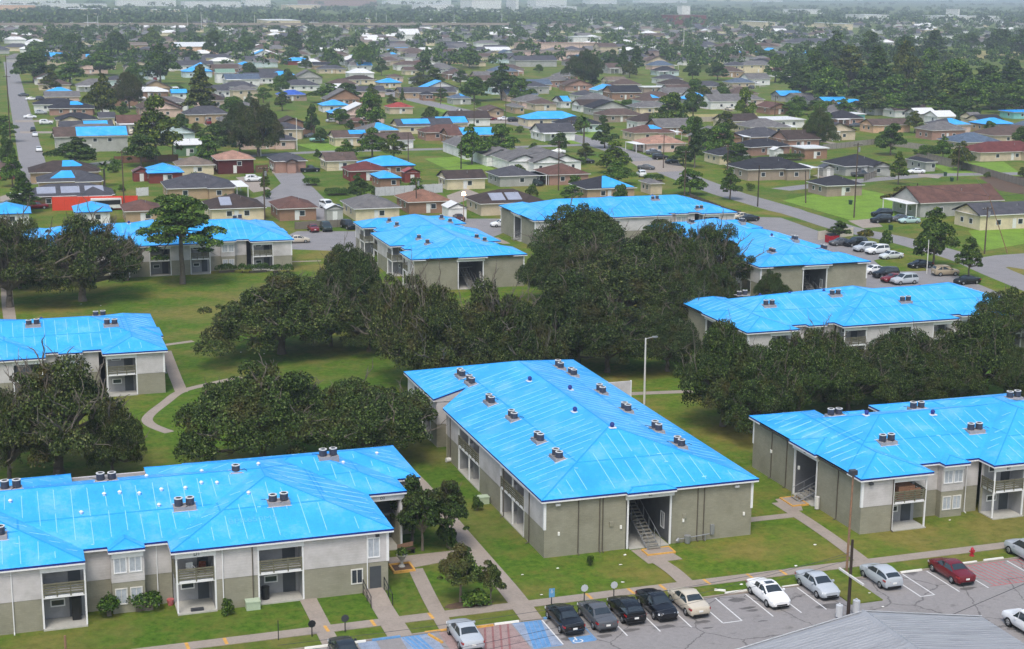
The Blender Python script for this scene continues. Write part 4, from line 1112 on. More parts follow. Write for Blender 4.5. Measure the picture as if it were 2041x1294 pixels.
OAKT = (.86, .9, .86)
def build_trees():
    g = 'live oaks between the apartment blocks'
    T = tree_px
    T(('bare', 1), -90, 290, 705, 118, 945, 'wide oak with bare grey limbs before the block at the left edge', (.95, .92, .88), g)
    T(('bare', 2), -60, 110, 760, 20, 960, 'smaller thin crowned oak at the very left edge behind the front left roof', (.9, .86, .82), g)
    T(('oak', 1), 340, 700, 716, 525, 930, 'broad dense green oak just behind the middle of the front left roof', (.95, 1.04, .92), g)
    T(('oak', 2), 560, 880, 752, 730, 920, 'dense oak behind the right end of the front left roof, beside the central block', (.9, .98, .88), g)
    T(('oak', 3), 372, 705, 545, 562, 705, 'round spreading oak with a dark trunk standing alone on the lawn', (.98, 1.0, .9), g)
    T(('oak', 2), 622, 790, 478, 700, 640, 'dark oak in front of the left corner of the upper middle block', (.72, .8, .74), g)
    T(('oak', 1), 640, 800, 585, 735, 700, 'dark oak beside the lone lawn oak, under the upper middle block', (.76, .82, .76), g)
    T(('bare', 3), 715, 950, 530, 835, 760, 'brown tinged oak with bare twigs below the upper middle block', (1.0, .92, .84), g)
    T(('bare', 1), 870, 1130, 550, 985, 765, 'thinning grey oak directly beyond the central blue roof', (.95, .92, .84), g)
    T(('oak', 3), 1010, 1300, 540, 1150, 735, 'very dark oak beyond the right back corner of the central roof', (.66, .74, .7), g)
    T(('oak', 1), 1060, 1400, 500, 1230, 650, 'big brownish oak in the middle of the central grove', (.9, .88, .78), g)
    T(('oak', 2), 1035, 1270, 400, 1160, 545, 'tall green oak hiding the left half of the farthest blue roof', (.82, .96, .78), g)
    T(('oak', 3), 1190, 1420, 440, 1310, 580, 'green oak in the grove left of the roof beside the right car park', (.8, .92, .76), g)
    T(('bare', 2), 1330, 1500, 432, 1415, 585, 'ragged oak with gaps overlapping the left slope of the right upper roof', (.78, .9, .76), g)
    T(('oak', 1), 1490, 1575, 535, 1535, 610, 'small oak in front of the right upper breezeway wall', (.72, .84, .7), g)
    T(('oak', 2), 1240, 1420, 620, 1330, 740, 'dark oak left of the tall lamp pole', (.64, .72, .68), g)
    T(('oak', 3), 1330, 1560, 640, 1440, 850, 'dense oak right of the tall lamp pole, beyond the central block', (.8, .9, .76), g)
    T(('oak', 1), 1480, 1700, 650, 1590, 835, 'mid green oak behind the left end of the front right roof', (.86, .98, .82), g)
    T(('bare', 3), 1560, 1720, 640, 1640, 800, 'bare twigged oak in front of the right middle block', (.86, .92, .8), g)
    T(('oak', 2), 1690, 1900, 650, 1795, 800, 'dark oak behind the middle of the front right roof', (.72, .82, .7), g)
    T(('oak', 3), 1830, 2060, 620, 1945, 790, 'large oak at the right edge behind the front right roof', (.78, .86, .72), g)
    T(('oak', 1), 1915, 2090, 568, 2000, 700, 'rounded olive green oak at the right edge covering the end of the right middle roof', (.98, 1.05, .84), g)
    T(('bare', 2), -90, 150, 415, 20, 612, 'tall grey oak at the left edge in front of the far left lawn', (.92, .9, .84), g)
    T(('bare', 1), 30, 300, 418, 165, 600, 'storm stripped oak with pale bare limbs hiding the block behind the pine', (.9, .92, .86), g)
    T(('bare', 3), 215, 290, 460, 255, 560, 'narrow ragged oak between the stripped oak and the pine', (.85, .95, .8), g)
    extra = [('oak', 1, 690, 860, 545, 780, 700, (.86, .84, .74), 'olive oak between the lone lawn oak and the brown tinged oak'), ('oak', 2, 745, 1000, 590, 880, 788, (.84, .82, .74), 'shaded oak in the near row of the grove left of the central roof end'), ('oak', 3, 930, 1140, 600, 1035, 785, (.74, .76, .68), 'dark oak in the near row straight behind the central roof'),
             ('bare', 2, 1090, 1270, 480, 1180, 610, (.9, .84, .74), 'brown grey oak in the heart of the grove'), ('oak', 1, 1110, 1330, 590, 1210, 742, (.7, .74, .66), 'dark oak in the near row right behind the central roof corner'), ('oak', 2, 1350, 1480, 520, 1420, 640, (.72, .82, .68), 'dark green oak left of the right upper end wall'), ('oak', 3, 1250, 1430, 540, 1340, 670, (.78, .82, .7), 'oak between the grove heart and the lamp pole'),
             ('oak', 1, 1040, 1190, 470, 1100, 600, (.74, .84, .7), 'oak beside the right corner of the upper middle block'), ('oak', 3, 1380, 1600, 690, 1500, 862, (.74, .86, .7), 'green oak nearest the left back corner of the front right roof'), ('oak', 2, 1590, 1780, 690, 1690, 822, (.82, .9, .74), 'oak in the second rank behind the front right roof'), ('oak', 1, 1700, 1830, 700, 1770, 815, (.68, .78, .66), 'dark oak low behind the vents of the front right roof'),
             ('oak', 2, 1960, 2110, 690, 2035, 815, (.76, .84, .7), 'dark oak at the very right edge behind the front right roof'), ('oak', 1, 1790, 1960, 690, 1880, 812, (.8, .86, .7), 'oak behind the chalk marked part of the front right roof'), ('bare', 1, 1290, 1440, 470, 1365, 600, (.8, .9, .74), 'ragged green oak by the right upper left slope'), ('oak', 3, -30, 110, 470, 40, 575, (.8, .84, .76), 'dark oak behind the leftmost grey oak'), ('oak', 2, 150, 300, 795, 225, 955, (.86, .84, .76), 'dense oak at the right side of the left bare limbed oak'),
             ('bare', 3, 600, 720, 560, 660, 690, (.82, .9, .78), 'thin oak right beside the round lawn oak')]
    for k_, v_, x0, x1, yt, px, py, tint, lab in extra: T((k_, v_), x0, x1, yt, px, py, lab, tint, g)
    tree_px(('pine', 1), 292, 448, 386, 364, 566, 'tall lone pine with a dark trunk in front of the upper left block', (.9, 1.05, .85))
    g2 = 'small trees by the end of the front left block'
    T(('small', 1), 775, 885, 952, 822, 1080, 'slim dark tree at the end stairs of the front left block', (.78, .92, .76), g2)
    T(('small', 2), 830, 942, 955, 893, 1092, 'twin stemmed dark tree beside the footpath', (.76, .9, .74), g2)
    T(('small', 3), 770, 880, 965, 842, 1098, 'shadowed slim tree over the bench by the front left block', (.7, .86, .72), g2)
    tree_px(('small', 1), 862, 974, 1088, 918, 1200, 'small round crape tree with a pale trunk in the front lawn bed', (1.1, 1.2, 1.05), g2, btint=(1.5, 1.4, 1.25))
    tree_px(('small', 2), 952, 1010, 1118, 978, 1205, 'spindly grey shrub like tree beside the front footpath', (1.1, 1.1, 1.0), g2)
    tree_px(('bush', 1), 870, 920, 1035, 893, 1092, 'dark evergreen bush under the twin stemmed tree', (.5, .6, .5))
    tree_px(('bush', 2), 940, 965, 988, 952, 1018, 'dark bush next to the pale green box beside the central block', (.6, .72, .6))
    tree_px(('bush', 1), 436, 468, 1195, 454, 1226, 'rounded clipped bush beside the olive wall of the front left block', (.8, .9, .75))
    tree_px(('bush', 2), 1168, 1184, 1110, 1176, 1128, 'tiny dark bush on the lawn before the central block', (.5, .6, .5))
    # right street side
    tree_px(('round', 1), 1806, 1912, 412, 1860, 532, 'full street tree beside the right car park lamp', (.85, .9, .8))
    tree_px(('loose', 2), 1895, 1965, 468, 1930, 556, 'leaning thin tree behind the black sedan at the right car park', (.8, .85, .78))
    tree_px(('bush', 1), 1748, 1780, 462, 1764, 497, 'rounded bush at the kerb beside the white vehicles', (.8, .9, .75))
    tree_px(('loose', 1), 1640, 1700, 438, 1672, 478, 'drooping bare shrub over the pale wall behind the red dumpster', (.7, .75, .7))
    # neighbourhood trees: kind, x0,x1,ytop,base px, base py, tint, words
    D = (.72, .84, .7); G = (1.05, 1.25, .85); O = (1.15, 1.05, .75); B = (1.0, .8, .62); Y = (1.4, 1.35, .7)
    L = [('round', 0, 38, 258, 15, 335, D, 'dark tree at the left edge beside the long street'), ('round', 0, 62, 300, 25, 372, G, 'shrubby green tree at the left edge below the long street'),
         ('tall', 18, 88, 345, 48, 425, D, 'dark conical evergreen beside the solar panel house'), ('round', 90, 205, 272, 150, 332, D, 'wide dark tree hiding the front of the large half blue roof'),
         ('palm', 185, 232, 322, 208, 372, D, 'shaggy palm beside the brown fence'), ('loose', 236, 352, 180, 312, 326, O, 'large olive yellow tree at the kerb of the cross street'),
         ('oak', 425, 560, 195, 515, 312, (.9, .85, .75), 'large brown green tree behind the red house and the green house'), ('round', 395, 470, 240, 430, 306, D, 'dark tree between the green house and the red house'),
         ('bush', 383, 425, 295, 404, 330, G, 'round clipped bush before the green house'), ('tall', 515, 540, 335, 528, 385, O, 'slim young tree at the cul-de-sac kerb'),
         ('round', 600, 640, 200, 621, 272, D, 'tall dark tree by the teal car on the grass'), ('loose', 715, 790, 250, 742, 316, G, 'airy tree with several stems before the cream house'),
         ('round', 690, 750, 345, 716, 398, D, 'dense dark tree before the small blue roof house'), ('round', 700, 770, 175, 738, 262, G, 'bushy green tree left of the diagonal street'),
         ('round', 660, 720, 160, 690, 200, D, 'round dark tree left of the bright blue mid roof'), ('tall', 795, 808, 175, 802, 208, D, 'narrow cypress at the bend of the diagonal street'),
         ('round', 865, 900, 172, 880, 202, D, 'small dark tree beside the long tan brick house'), ('round', 905, 985, 145, 945, 202, G, 'broad green tree beyond the long tan brick house'),
         ('round', 960, 1040, 125, 1000, 200, D, 'tall dark tree at the middle of the far plots'), ('round', 1010, 1072, 150, 1040, 205, G, 'rounded green tree left of the white cottage'),
         ('tall', 840, 862, 92, 851, 140, G, 'slim bright tree among the mid distance cottages'), ('round', 905, 965, 88, 935, 135, G, 'light green feathery tree behind the cream cottages'),
         ('oak', 1115, 1200, 95, 1165, 175, D, 'big dark tree in front of the pink long building'), ('tall', 1250, 1290, 92, 1268, 150, D, 'tall dark pine right of the pink long building'), ('tall', 1225, 1258, 92, 1242, 150, D, 'tall dark pine nearest the pink long building'),
         ('round', 1110, 1165, 365, 1140, 400, G, 'round green tree touching the left end of the farthest blue roof'), ('loose', 1185, 1270, 275, 1225, 345, Y, 'yellow green tree beside the white row building'),
         ('round', 1180, 1262, 322, 1232, 368, G, 'dense green bush like tree by the diagonal street corner'), ('round', 1180, 1240, 240, 1205, 295, D, 'dark tree beside the palm on the diagonal street'),
         ('palm', 1145, 1185, 230, 1163, 293, G, 'palm with a full green head at the diagonal street'), ('tall', 1365, 1405, 235, 1384, 335, (.5, .6, .56), 'very dark conical evergreen beside the street'),
         ('round', 1285, 1375, 175, 1335, 262, (1.1, 1.15, .85), 'wide light green tree above the pink porch house'), ('round', 1330, 1390, 285, 1362, 330, D, 'dark tree right of the pink porch house'),
         ('loose', 1428, 1490, 330, 1455, 398, (.9, 1.0, .8), 'sparse young tree at the street by the black hip roof house'), ('round', 1340, 1420, 330, 1375, 388, G, 'green tree between the street and the farthest blue roof'),
         ('oak', 1593, 1672, 215, 1632, 292, (1, 1.05, .85), 'bushy green tree beside the tan flat roof shed'), ('loose', 1765, 1815, 298, 1790, 368, (1.1, 1.1, .8), 'small spreading tree over the brush pile'),
         ('round', 1740, 1800, 255, 1770, 290, G, 'green shrub mass by the wooden fence'), ('round', 1815, 1868, 285, 1845, 315, G, 'bright green shrub by the dark blue roof'),
         ('tall', 1900, 1915, 222, 1908, 250, D, 'small dark cypress among the parked boats'), ('round', 1460, 1510, 165, 1485, 245, Y, 'yellowish young tree on the dry lot'),
         ('oak', 440, 555, 205, 480, 290, (.7, .74, .66), 'dark crown overlapping the big brown green tree'), ('round', 165, 240, 145, 205, 238, B, 'brown leaved tree beside the left street houses'),
         ('oak', 220, 290, 140, 258, 218, B, 'rusty brown tree behind the left street houses'), ('tall', 365, 445, 130, 402, 240, B, 'tall rust coloured tree left of the pale two storey hall'),
         ('round', 275, 365, 85, 320, 168, D, 'big dark tree left of the pale warehouse'), ('round', 95, 185, 118, 140, 170, G, 'broad green tree at the far end of the left street'),
         ('round', 20, 115, 95, 68, 165, D, 'dark tree crowding the left street far up'), ('round', 155, 240, 95, 200, 150, G, 'green tree far up beside the left street plots'), ('round', 120, 185, 60, 150, 120, D, 'hazy dark tree far up left'),
         ('round', 195, 270, 55, 232, 118, D, 'hazy round tree far left of the pale warehouse'), ('round', 280, 330, 52, 305, 100, Y, 'pale olive tree in the haze far left'), ('round', 400, 455, 55, 428, 118, D, 'hazy tree behind the pale warehouse'),
         ('round', 465, 510, 68, 488, 112, G, 'green tree right of the pale warehouse'), ('round', 560, 610, 52, 585, 108, D, 'dark tree left above the red brick blue roof house'), ('round', 610, 655, 55, 632, 105, G, 'green tree above the red brick blue roof house'),
         ('round', 700, 745, 80, 722, 140, G, 'bushy tree left of the white steep roof church'), ('round', 615, 700, 165, 655, 205, G, 'low wide tree above the double blue roof house'), ('round', 505, 545, 170, 525, 205, G, 'green tree before the pale tall house'),
         ('round', 1400, 1460, 120, 1430, 160, D, 'dark tree at the right middle distance'), ('round', 1360, 1400, 115, 1380, 160, D, 'dark tree right of the tall lamp mast'), ('round', 1490, 1570, 98, 1530, 125, G, 'green tree row before the long dark roofs')]
    rr = random.Random(3)
    for i, (k, x0, x1, yt, px, py, tint, lab) in enumerate(L):
        tree_px((k, 1+i % 3), x0, x1, yt, px, py, lab, tint, 'neighbourhood trees')
    # dense wood on the right
    kinds = ['round', 'loose', 'tall', 'round', 'loose']
    W = [(1625, 92, 200, 110, D), (1690, 85, 195, 110, B), (1745, 95, 205, 100, D), (1800, 80, 200, 95, B), (1850, 90, 190, 90, G), (1905, 105, 200, 100, G), (1960, 120, 205, 110, D), (2015, 120, 200, 100, D),
         (1650, 120, 212, 100, G), (1720, 130, 214, 100, D), (1785, 140, 216, 100, G), (1840, 135, 222, 100, D), (1885, 150, 228, 100, O), (1930, 150, 232, 100, G), (1975, 140, 218, 90, G), (2025, 150, 222, 90, G),
         (1600, 130, 205, 70, D), (1580, 120, 185, 80, D), (1660, 60, 150, 90, D), (1730, 58, 145, 90, D), (1800, 62, 140, 80, D), (1545, 105, 165, 60, G), (1860, 60, 128, 80, D), (1990, 50, 112, 90, D), (2035, 55, 118, 80, D), (1930, 62, 105, 70, D)]
    for i, (px, yt, py, w, tint) in enumerate(W):
        side = 'front' if py > 210 else ('middle' if py > 180 else 'hazy back')
        tree_px((kinds[i % 5], 1+i % 3), px-w/2, px+w/2, yt, px, py, f"{['dense', 'broad', 'tall', 'rounded', 'spreading'][i % 5]} {'brown' if tint is B else 'dark' if tint is D else 'green'} tree, {side} rank of the thick right wood", tint, 'trees of the thick wood at the right')
    for i in range(15):
        px = 1590+i*32+rr.uniform(-8, 8); py = 226+rr.uniform(-6, 9)-(8 if i > 10 else 0)
        tree_px((['round', 'loose'][i % 2], 1+i % 3), px-36, px+36, py-rr.uniform(30, 52), px, py, f"{['low green', 'low dark', 'low olive'][i % 3]} bushy tree along the near edge of the thick right wood", [G, D, O][i % 3], 'low trees along the thick right wood')
    # scattered trees over the far plain, each standing on its own plot
    r = random.Random(77); n = 0
    pts = []
    while n < 30:
        py = 46+90*r.random()**1.25; px = r.uniform(-30, 2070)
        if any(abs(px-a) < 26*(py/90) and abs(py-b) < 7 for a, b in pts): continue
        if any(h[0]-6 < px < h[1]+6 and h[2]-7 < py < h[2]+9 for h in FARBOX): continue
        pts.append((px, py)); n += 1
        X, Y = P(px, py); w = r.uniform(9, 17); h = r.uniform(7.5, 14.5)
        tint = r.choice([D, D, G, D, (.85, .95, .8), (1.0, .95, .75)])
        kd = ('fartall' if r.random() < .1 else 'far', 1+n % 4)
        if kd[0] == 'fartall': w *= .6; h *= 1.2
        word = 'tall slim' if kd[0] == 'fartall' else 'wide round'
        hue = 'dark' if tint is D else ('green' if tint is G else 'olive')
        zone = 'left' if px < 680 else ('middle' if px < 1360 else 'right')
        dist = 'hazy' if py < 75 else 'mid distance'
        tree(kd, X, Y, w, h, f"{hue} {word} {dist} tree on the far {zone} plain", tint, f"{hue} {word} {dist} trees on the {zone} far plain")
    # yard trees and shrubs filling the blocks of the nearer neighbourhood
    pts = []; n = 0
    while n < 110:
        py = r.uniform(104, 345); px = r.uniform(-10, 2050)
        if r.random() < (py-104)/420: continue
        X, Y = P(px, py)
        if any(abs(X-f[0]) < f[2]+2.2 and abs(Y-f[1]) < f[3]+2.2 for f in FEET): continue
        if on_paving(px, py) or any(abs(px-a) < 16 and abs(py-b) < 7 for a, b in pts): continue
        pts.append((px, py)); n += 1
        k_ = r.choice(['round', 'loose', 'round', 'loose', 'round']); w = r.uniform(6, 12)*(1 if py > 200 else 1.2); h = w*r.uniform(.75, 1.1)
        if k_ == 'tall': w *= .55
        tint = r.choice([D, G, G, (.85, .95, .8), (1.05, 1.0, .75), B]); hue = {D: 'dark', G: 'bright green', B: 'brownish'}.get(tint, 'olive')
        near_ = min(HAND, key=lambda q: abs((q[0]+q[1])/2-px)+2.5*abs(q[2]-py)); side = 'left of' if px < near_[0] else 'right of' if px > near_[1] else ('behind' if py < near_[2] else 'in front of')
        short = nick(NAMES[near_], 7)
        tree((k_, 1+n % 3), X, Y, w, h, f"{hue} {dict(round='yard tree', loose='airy yard tree', tall='slim yard tree')[k_]} {side} the {short}", tint, 'yard trees of the neighbourhood')
    n = 0
    while n < 110:
        py = r.uniform(140, 420); px = r.uniform(0, 2040); X, Y = P(px, py)
        if any(abs(X-f[0]) < f[2]+1.5 and abs(Y-f[1]) < f[3]+1.5 for f in FEET) or on_paving(px, py) or blocked(X, Y): continue
        n += 1; w = r.uniform(1.6, 4.5); tint = r.choice([D, G, (.9, 1, .8), (1.1, 1.1, .8)])
        near_ = min(HAND, key=lambda q: abs((q[0]+q[1])/2-px)+2.5*abs(q[2]-py)); short = nick(NAMES[near_], 8)
        tree(('bush', 1+n % 2), X, Y, w, w*r.uniform(.55, .95), f"{'dark' if tint is D else 'green'} garden shrub beside the {short}", tint, 'garden shrubs of the neighbourhood')
    # tree cover of the far plain that nobody could count
    rg = np.random.default_rng(6); lob = []; lob2 = []
    for k in range(2000):
        py = 44+96*rg.random()**1.2; px = rg.uniform(-60, 2100)
        if any(h[0]-3 < px < h[1]+3 and h[2]-(4 if py > 90 else 3) < py < h[2]+2.5 for h in FARBOX): continue
        if px < 75 and py > 90: continue
        X, Y = P(px, py)
        if on_paving(px, py): continue
        h = rg.uniform(5, 12); w = rg.uniform(3, 6)
        for q in range(4): lob.append((X+rg.uniform(-1, 1)*w*.6, Y+rg.uniform(-1, 1)*w*.6, h*rg.uniform(.35, .8), w*.55, w*.55, h*.22))
    me = leaf_mesh('far_tree_cover', lob, 190000, 1.1, 9, 'leaf', fill=0)
    o = link('far_tree_cover', me, color=(.78, .92, .72)); o['kind'] = 'stuff'
    # the woods beyond that melt into one mass
    rg = np.random.default_rng(5); lob = []
    for k in range(2300):
        py = 3+49*rg.random()**.75; px = rg.uniform(-80, 2120)
        if py < 20 and (px*.013+py*.3) % 3 < 1.5: continue
        X, Y = P(px, py)
        h = rg.uniform(6, 13); w = rg.uniform(5, 11)
        lob.append((X, Y, h*.55, w, w, h*.5))
    lob = [l for l in lob if l[1] < 11000]
    me = leaf_mesh('distant_woods', lob, 60000, 3.0, 8, 'leaf', fill=0)
    o = link('distant_woods', me, color=(.75, .85, .75)); o['kind'] = 'stuff'
FARBOX = []; NAMES = {}; FEET = []; HAND = []
def nick(label, room):
    """a neighbour's label cut to its telling words"""
    t = label.split(',')[0]
    for cut in (' under ', ' behind ', ' before ', ' left of ', ' right of ', ' beside ', ' by the ', ' at the ', ' on the ', ' above ', ' below ', ' in the '):
        q = t.split(cut)[0]
        if len(q.split()) >= 4: t = q
    w = t.split()[:room]
    while w and w[-1] in ('a', 'the', 'with', 'and', 'of', 'its', 'to', 'on', 'in', 'at', 'by', 'for', 'over', 'two', 'bright', 'white', 'red', 'dark', 'grey', 'full', 'wide', 'long', 'low', 'deep', 'under', 'small', 'black', 'blue', 'brown'): w.pop()
    return ' '.join(w)
ROADS = [[(2120, 596), (1930, 518), (1778, 475), (1600, 429), (1440, 382), (1330, 340), (1230, 300), (1100, 262), (950, 228), (800, 192), (762, 178)], [(70, 330), (8, 90)], [(56, 352), (230, 322), (420, 316), (640, 303), (930, 296), (1190, 288)], [(580, 346), (600, 390), (660, 430)], [(1555, 378), (1700, 362), (1850, 350), (2041, 346)]]
def on_paving(px, py):
    X, Y = P(px, py)
    for rd in ROADS:
        for a, b in zip(rd[:-1], rd[1:]):
            A = np.array(P(*a)); B = np.array(P(*b)); d = B-A; t = max(0, min(1, ((X-A[0])*d[0]+(Y-A[1])*d[1])/(d @ d)))
            if np.hypot(X-A[0]-d[0]*t, Y-A[1]-d[1]*t) < 7: return True
    return False
def blocked(X, Y): return any(q.root is not None and min(r[0] for r in q.rects)-3 < X < max(r[1] for r in q.rects)+3 and min(r[2] for r in q.rects)-3 < Y < max(r[3] for r in q.rects)+3 for q in BL.values()) or (Y < 285 and -30 < X < 175)
# ---------------------------------------------------------------- cars
def interp_rows(rows, k=2):
    out = []
    for a, b in zip(rows[:-1], rows[1:]):
        for i in range(k): out.append(tuple(a[j]+(b[j]-a[j])*i/k for j in range(len(a))))
    out.append(rows[-1]); return out
SH = {
 # x, z_low, z_mid, z_belt, z_top, w_mid, w_belt, w_top   (front = +x)
 'sedan': dict(r=[(-2.38, .42, .60, .78, .82, .66, .62, .56), (-2.28, .28, .66, .92, .96, .84, .78, .68), (-1.80, .22, .70, .98, 1.04, .89, .84, .74), (-1.38, .22, .72, 1.0, 1.07, .90, .85, .74),
        (-.72, .22, .72, .99, 1.42, .91, .86, .60), (-.1, .22, .72, .98, 1.47, .91, .86, .63), (.42, .22, .72, .97, 1.43, .91, .86, .61), (1.22, .22, .72, .96, 1.03, .90, .85, .74),
        (1.70, .23, .70, .92, .96, .88, .82, .72), (2.18, .27, .62, .80, .84, .83, .77, .66), (2.38, .36, .54, .66, .70, .66, .62, .54)], roof=(4, 6), base=(3, 7), L=4.76, wb=(-1.38, 1.42), wr=.33),
 'suv': dict(r=[(-2.35, .45, .70, 1.0, 1.1, .72, .70, .62), (-2.28, .32, .76, 1.08, 1.25, .88, .86, .72), (-2.0, .28, .78, 1.1, 1.72, .92, .89, .70), (-1.0, .28, .78, 1.09, 1.80, .94, .90, .72), (.3, .28, .78, 1.08, 1.77, .94, .90, .71),
        (1.12, .28, .78, 1.07, 1.16, .93, .88, .78), (1.7, .30, .76, 1.04, 1.09, .91, .86, .76), (2.2, .34, .70, .94, .98, .86, .80, .68), (2.36, .42, .60, .78, .82, .70, .66, .56)], roof=(2, 4), base=(1, 5), L=4.7, wb=(-1.4, 1.42), wr=.37),
 'hatch': dict(r=[(-2.12, .44, .62, .88, .95, .66, .64, .56), (-2.05, .28, .66, .98, 1.10, .84, .80, .66), (-1.5, .22, .72, 1.02, 1.36, .90, .85, .62), (-.6, .22, .72, 1.0, 1.48, .91, .86, .64), (.2, .22, .72, .98, 1.44, .91, .86, .62),
        (1.15, .22, .72, .97, 1.04, .90, .85, .74), (1.6, .24, .69, .92, .97, .88, .82, .72), (2.0, .28, .62, .80, .84, .83, .77, .66), (2.18, .36, .54, .66, .70, .66, .62, .54)], roof=(2, 4), base=(1, 5), L=4.3, wb=(-1.28, 1.3), wr=.32),
 'van': dict(r=[(-2.5, .42, .7, 1.1, 1.3, .78, .78, .72), (-2.45, .3, .8, 1.2, 1.85, .94, .93, .80), (-1.2, .28, .8, 1.2, 1.95, .96, .94, .82), (.6, .28, .8, 1.18, 1.93, .96, .94, .80), (1.5, .28, .8, 1.14, 1.24, .95, .9, .8), (2.2, .32, .72, 1.0, 1.06, .9, .84, .74), (2.45, .4, .6, .8, .84, .74, .7, .6)],
        roof=(1, 3), base=(1, 4), L=4.95, wb=(-1.5, 1.5), wr=.36),
 'pickup': dict(r=[(-2.72, .5, .72, .98, 1.02, .84, .84, .82), (-2.66, .38, .76, 1.04, 1.08, .92, .9, .88), (-.72, .34, .78, 1.06, 1.10, .93, .90, .87), (-.66, .34, .78, 1.08, 1.16, .93, .9, .78), (-.45, .34, .78, 1.08, 1.76, .93, .9, .7), (.55, .34, .78, 1.06, 1.78, .93, .9, .71), (1.2, .34, .78, 1.06, 1.16, .93, .88, .8), (2.1, .36, .74, 1.0, 1.06, .91, .86, .78), (2.6, .42, .66, .88, .92, .84, .8, .7)],
        roof=(4, 5), base=(3, 6), L=5.35, wb=(-1.7, 1.65), wr=.38)}
CARP = {}
def car_proto(kind, full):
    s = SH[kind]; rows = s['r']
    body = MB('car_paint', 'plastic_dark'); prof = []
    def section(rw):
        x, zl, zm, zb, zt, wm, wb, wt = rw
        return [(x, wm*.86, zl), (x, wm, (zl+zm)/2), (x, wm, zm), (x, wb, zb), (x, wt, zt), (x, wt*.5, zt+.03), (x, 0, zt+.04),
                (x, -wt*.5, zt+.03), (x, -wt, zt), (x, -wb, zb), (x, -wm, zm), (x, -wm, (zl+zm)/2), (x, -wm*.86, zl)]
    secs = [section(r_) for r_ in rows]; n = 13
    vs = [p for q in secs for p in q]; fs = []
    for i in range(len(secs)-1):
        for j in range(n-1): fs.append((i*n+j, i*n+j+1, (i+1)*n+j+1, (i+1)*n+j))
        fs.append((i*n+n-1, i*n, (i+1)*n, (i+1)*n+n-1))
    fs.append(tuple(range(n-1, -1, -1))); fs.append(tuple(range((len(secs)-1)*n, len(secs)*n)))
    body.add(vs, [f[::-1] for f in fs], 0)
    body.box(rows[0][0]+.1, rows[-1][0]-.1, -.7, .7, .16, .3, 1)
    r0, r1 = s['roof']; b0, b1 = s['base']
    glass = MB('auto_glass')
    def pane(pts, shrink=.86, off=.012):
        c = sum((Vector(p) for p in pts), Vector())/len(pts)
        q = [c+(Vector(p)-c)*shrink for p in pts]
        nn = (q[1]-q[0]).cross(q[2]-q[0]).normalized()
        if nn.dot(c-Vector((0, 0, .8))) < 0: nn = -nn; q.reverse()
        glass.add([p+nn*off for p in q], [tuple(range(len(q)))])
    for sg in (3, 9):
        e = 4 if sg == 3 else 8
        lo_ = b0 if kind != 'pickup' else b0+1; mid_ = (lo_+b1+1)//2
        for i0, i1 in ((lo_, mid_), (mid_, b1)):
            pl_ = [Vector(secs[i][sg]) for i in range(i0, i1+1)]+[Vector(secs[i][e]) for i in range(i1, i0-1, -1)]
            nb = i1-i0+1
            for j in range(nb):     # pull the sill and the roof line in from the sheet metal
                a_, b_ = pl_[j].copy(), pl_[2*nb-1-j].copy(); pl_[j] = a_.lerp(b_, .12); pl_[2*nb-1-j] = a_.lerp(b_, .86)
            cx_ = sum(v_.x for v_ in pl_)/len(pl_); s_y = .013 if sg == 3 else -.013
            q_ = [Vector((cx_+(v_.x-cx_)*.93, v_.y+s_y, v_.z+.004)) for v_ in pl_]
            if sg == 3: q_.reverse()
            glass.add(q_, [tuple(range(len(q_)))])
    def screen(ia, ib):
        A, B = [Vector(p) for p in secs[ia][4:9]], [Vector(p) for p in secs[ib][4:9]]
        nn = (B[2]-A[2]).cross(A[0]-A[4]).normalized()
        if nn.z < 0: nn = -nn
        lo = [p.lerp(q, .10) for p, q in zip(A, B)]; hi = [p.lerp(q, .92) for p, q in zip(A, B)]
        vs_ = [Vector((p.x, p.y*.9, p.z))+nn*.016 for p in lo+hi]
        for j in range(4):
            f = [vs_[j], vs_[j+1], vs_[j+6], vs_[j+5]]
            if (f[1]-f[0]).cross(f[2]-f[0]).dot(nn) < 0: f.reverse()
            glass.add(f, [(0, 1, 2, 3)])
    if kind not in ('pickup', 'van'): screen(b0, r0)
    screen(b1, r1)
    root = empty(('pickup_truck' if kind == 'pickup' else 'parked_car'), (0, 0, -500))
    if kind == 'pickup':
        body.box(-2.55, -.8, -.74, .74, 1.1, 1.155, 1)
    bo = body.build('body', root, smooth=False)
    me = bo.data; me.polygons.foreach_set('use_smooth', [True]*len(me.polygons)); me.set_sharp_from_angle(angle=radians(38))
    glass.build('windows', root)
    for wx in s['wb']:
        for sy in (-1, 1):
            w = MB('tyre', 'rim'); y = .80*sy if kind not in ('suv', 'pickup', 'van') else .84*sy; R = s['wr']
            w.tube((wx, y-.12*sy, R), (wx, y+.12*sy, R), R, R, 14, 0)
            if full:
                wo = w.build('wheel', root); rm = MB('rim', 'plastic_dark')
                rm.tube((wx, y+.11*sy, R), (wx, y+.135*sy, R), R*.64, R*.6, 12, 0)
                for k in range(5):
                    a = 2*pi*k/5; rm.tube((wx+.1*cos(a), y+.137*sy, R+.1*sin(a)), (wx+R*.5*cos(a), y+.137*sy, R+R*.5*sin(a)), .03, .045, 4, 1)
                rm.build('rim', wo)
            else:
                w.tube((wx, y+.11*sy, R), (wx, y+.13*sy, R), R*.6, R*.56, 10, 1); w.build('wheel', root)
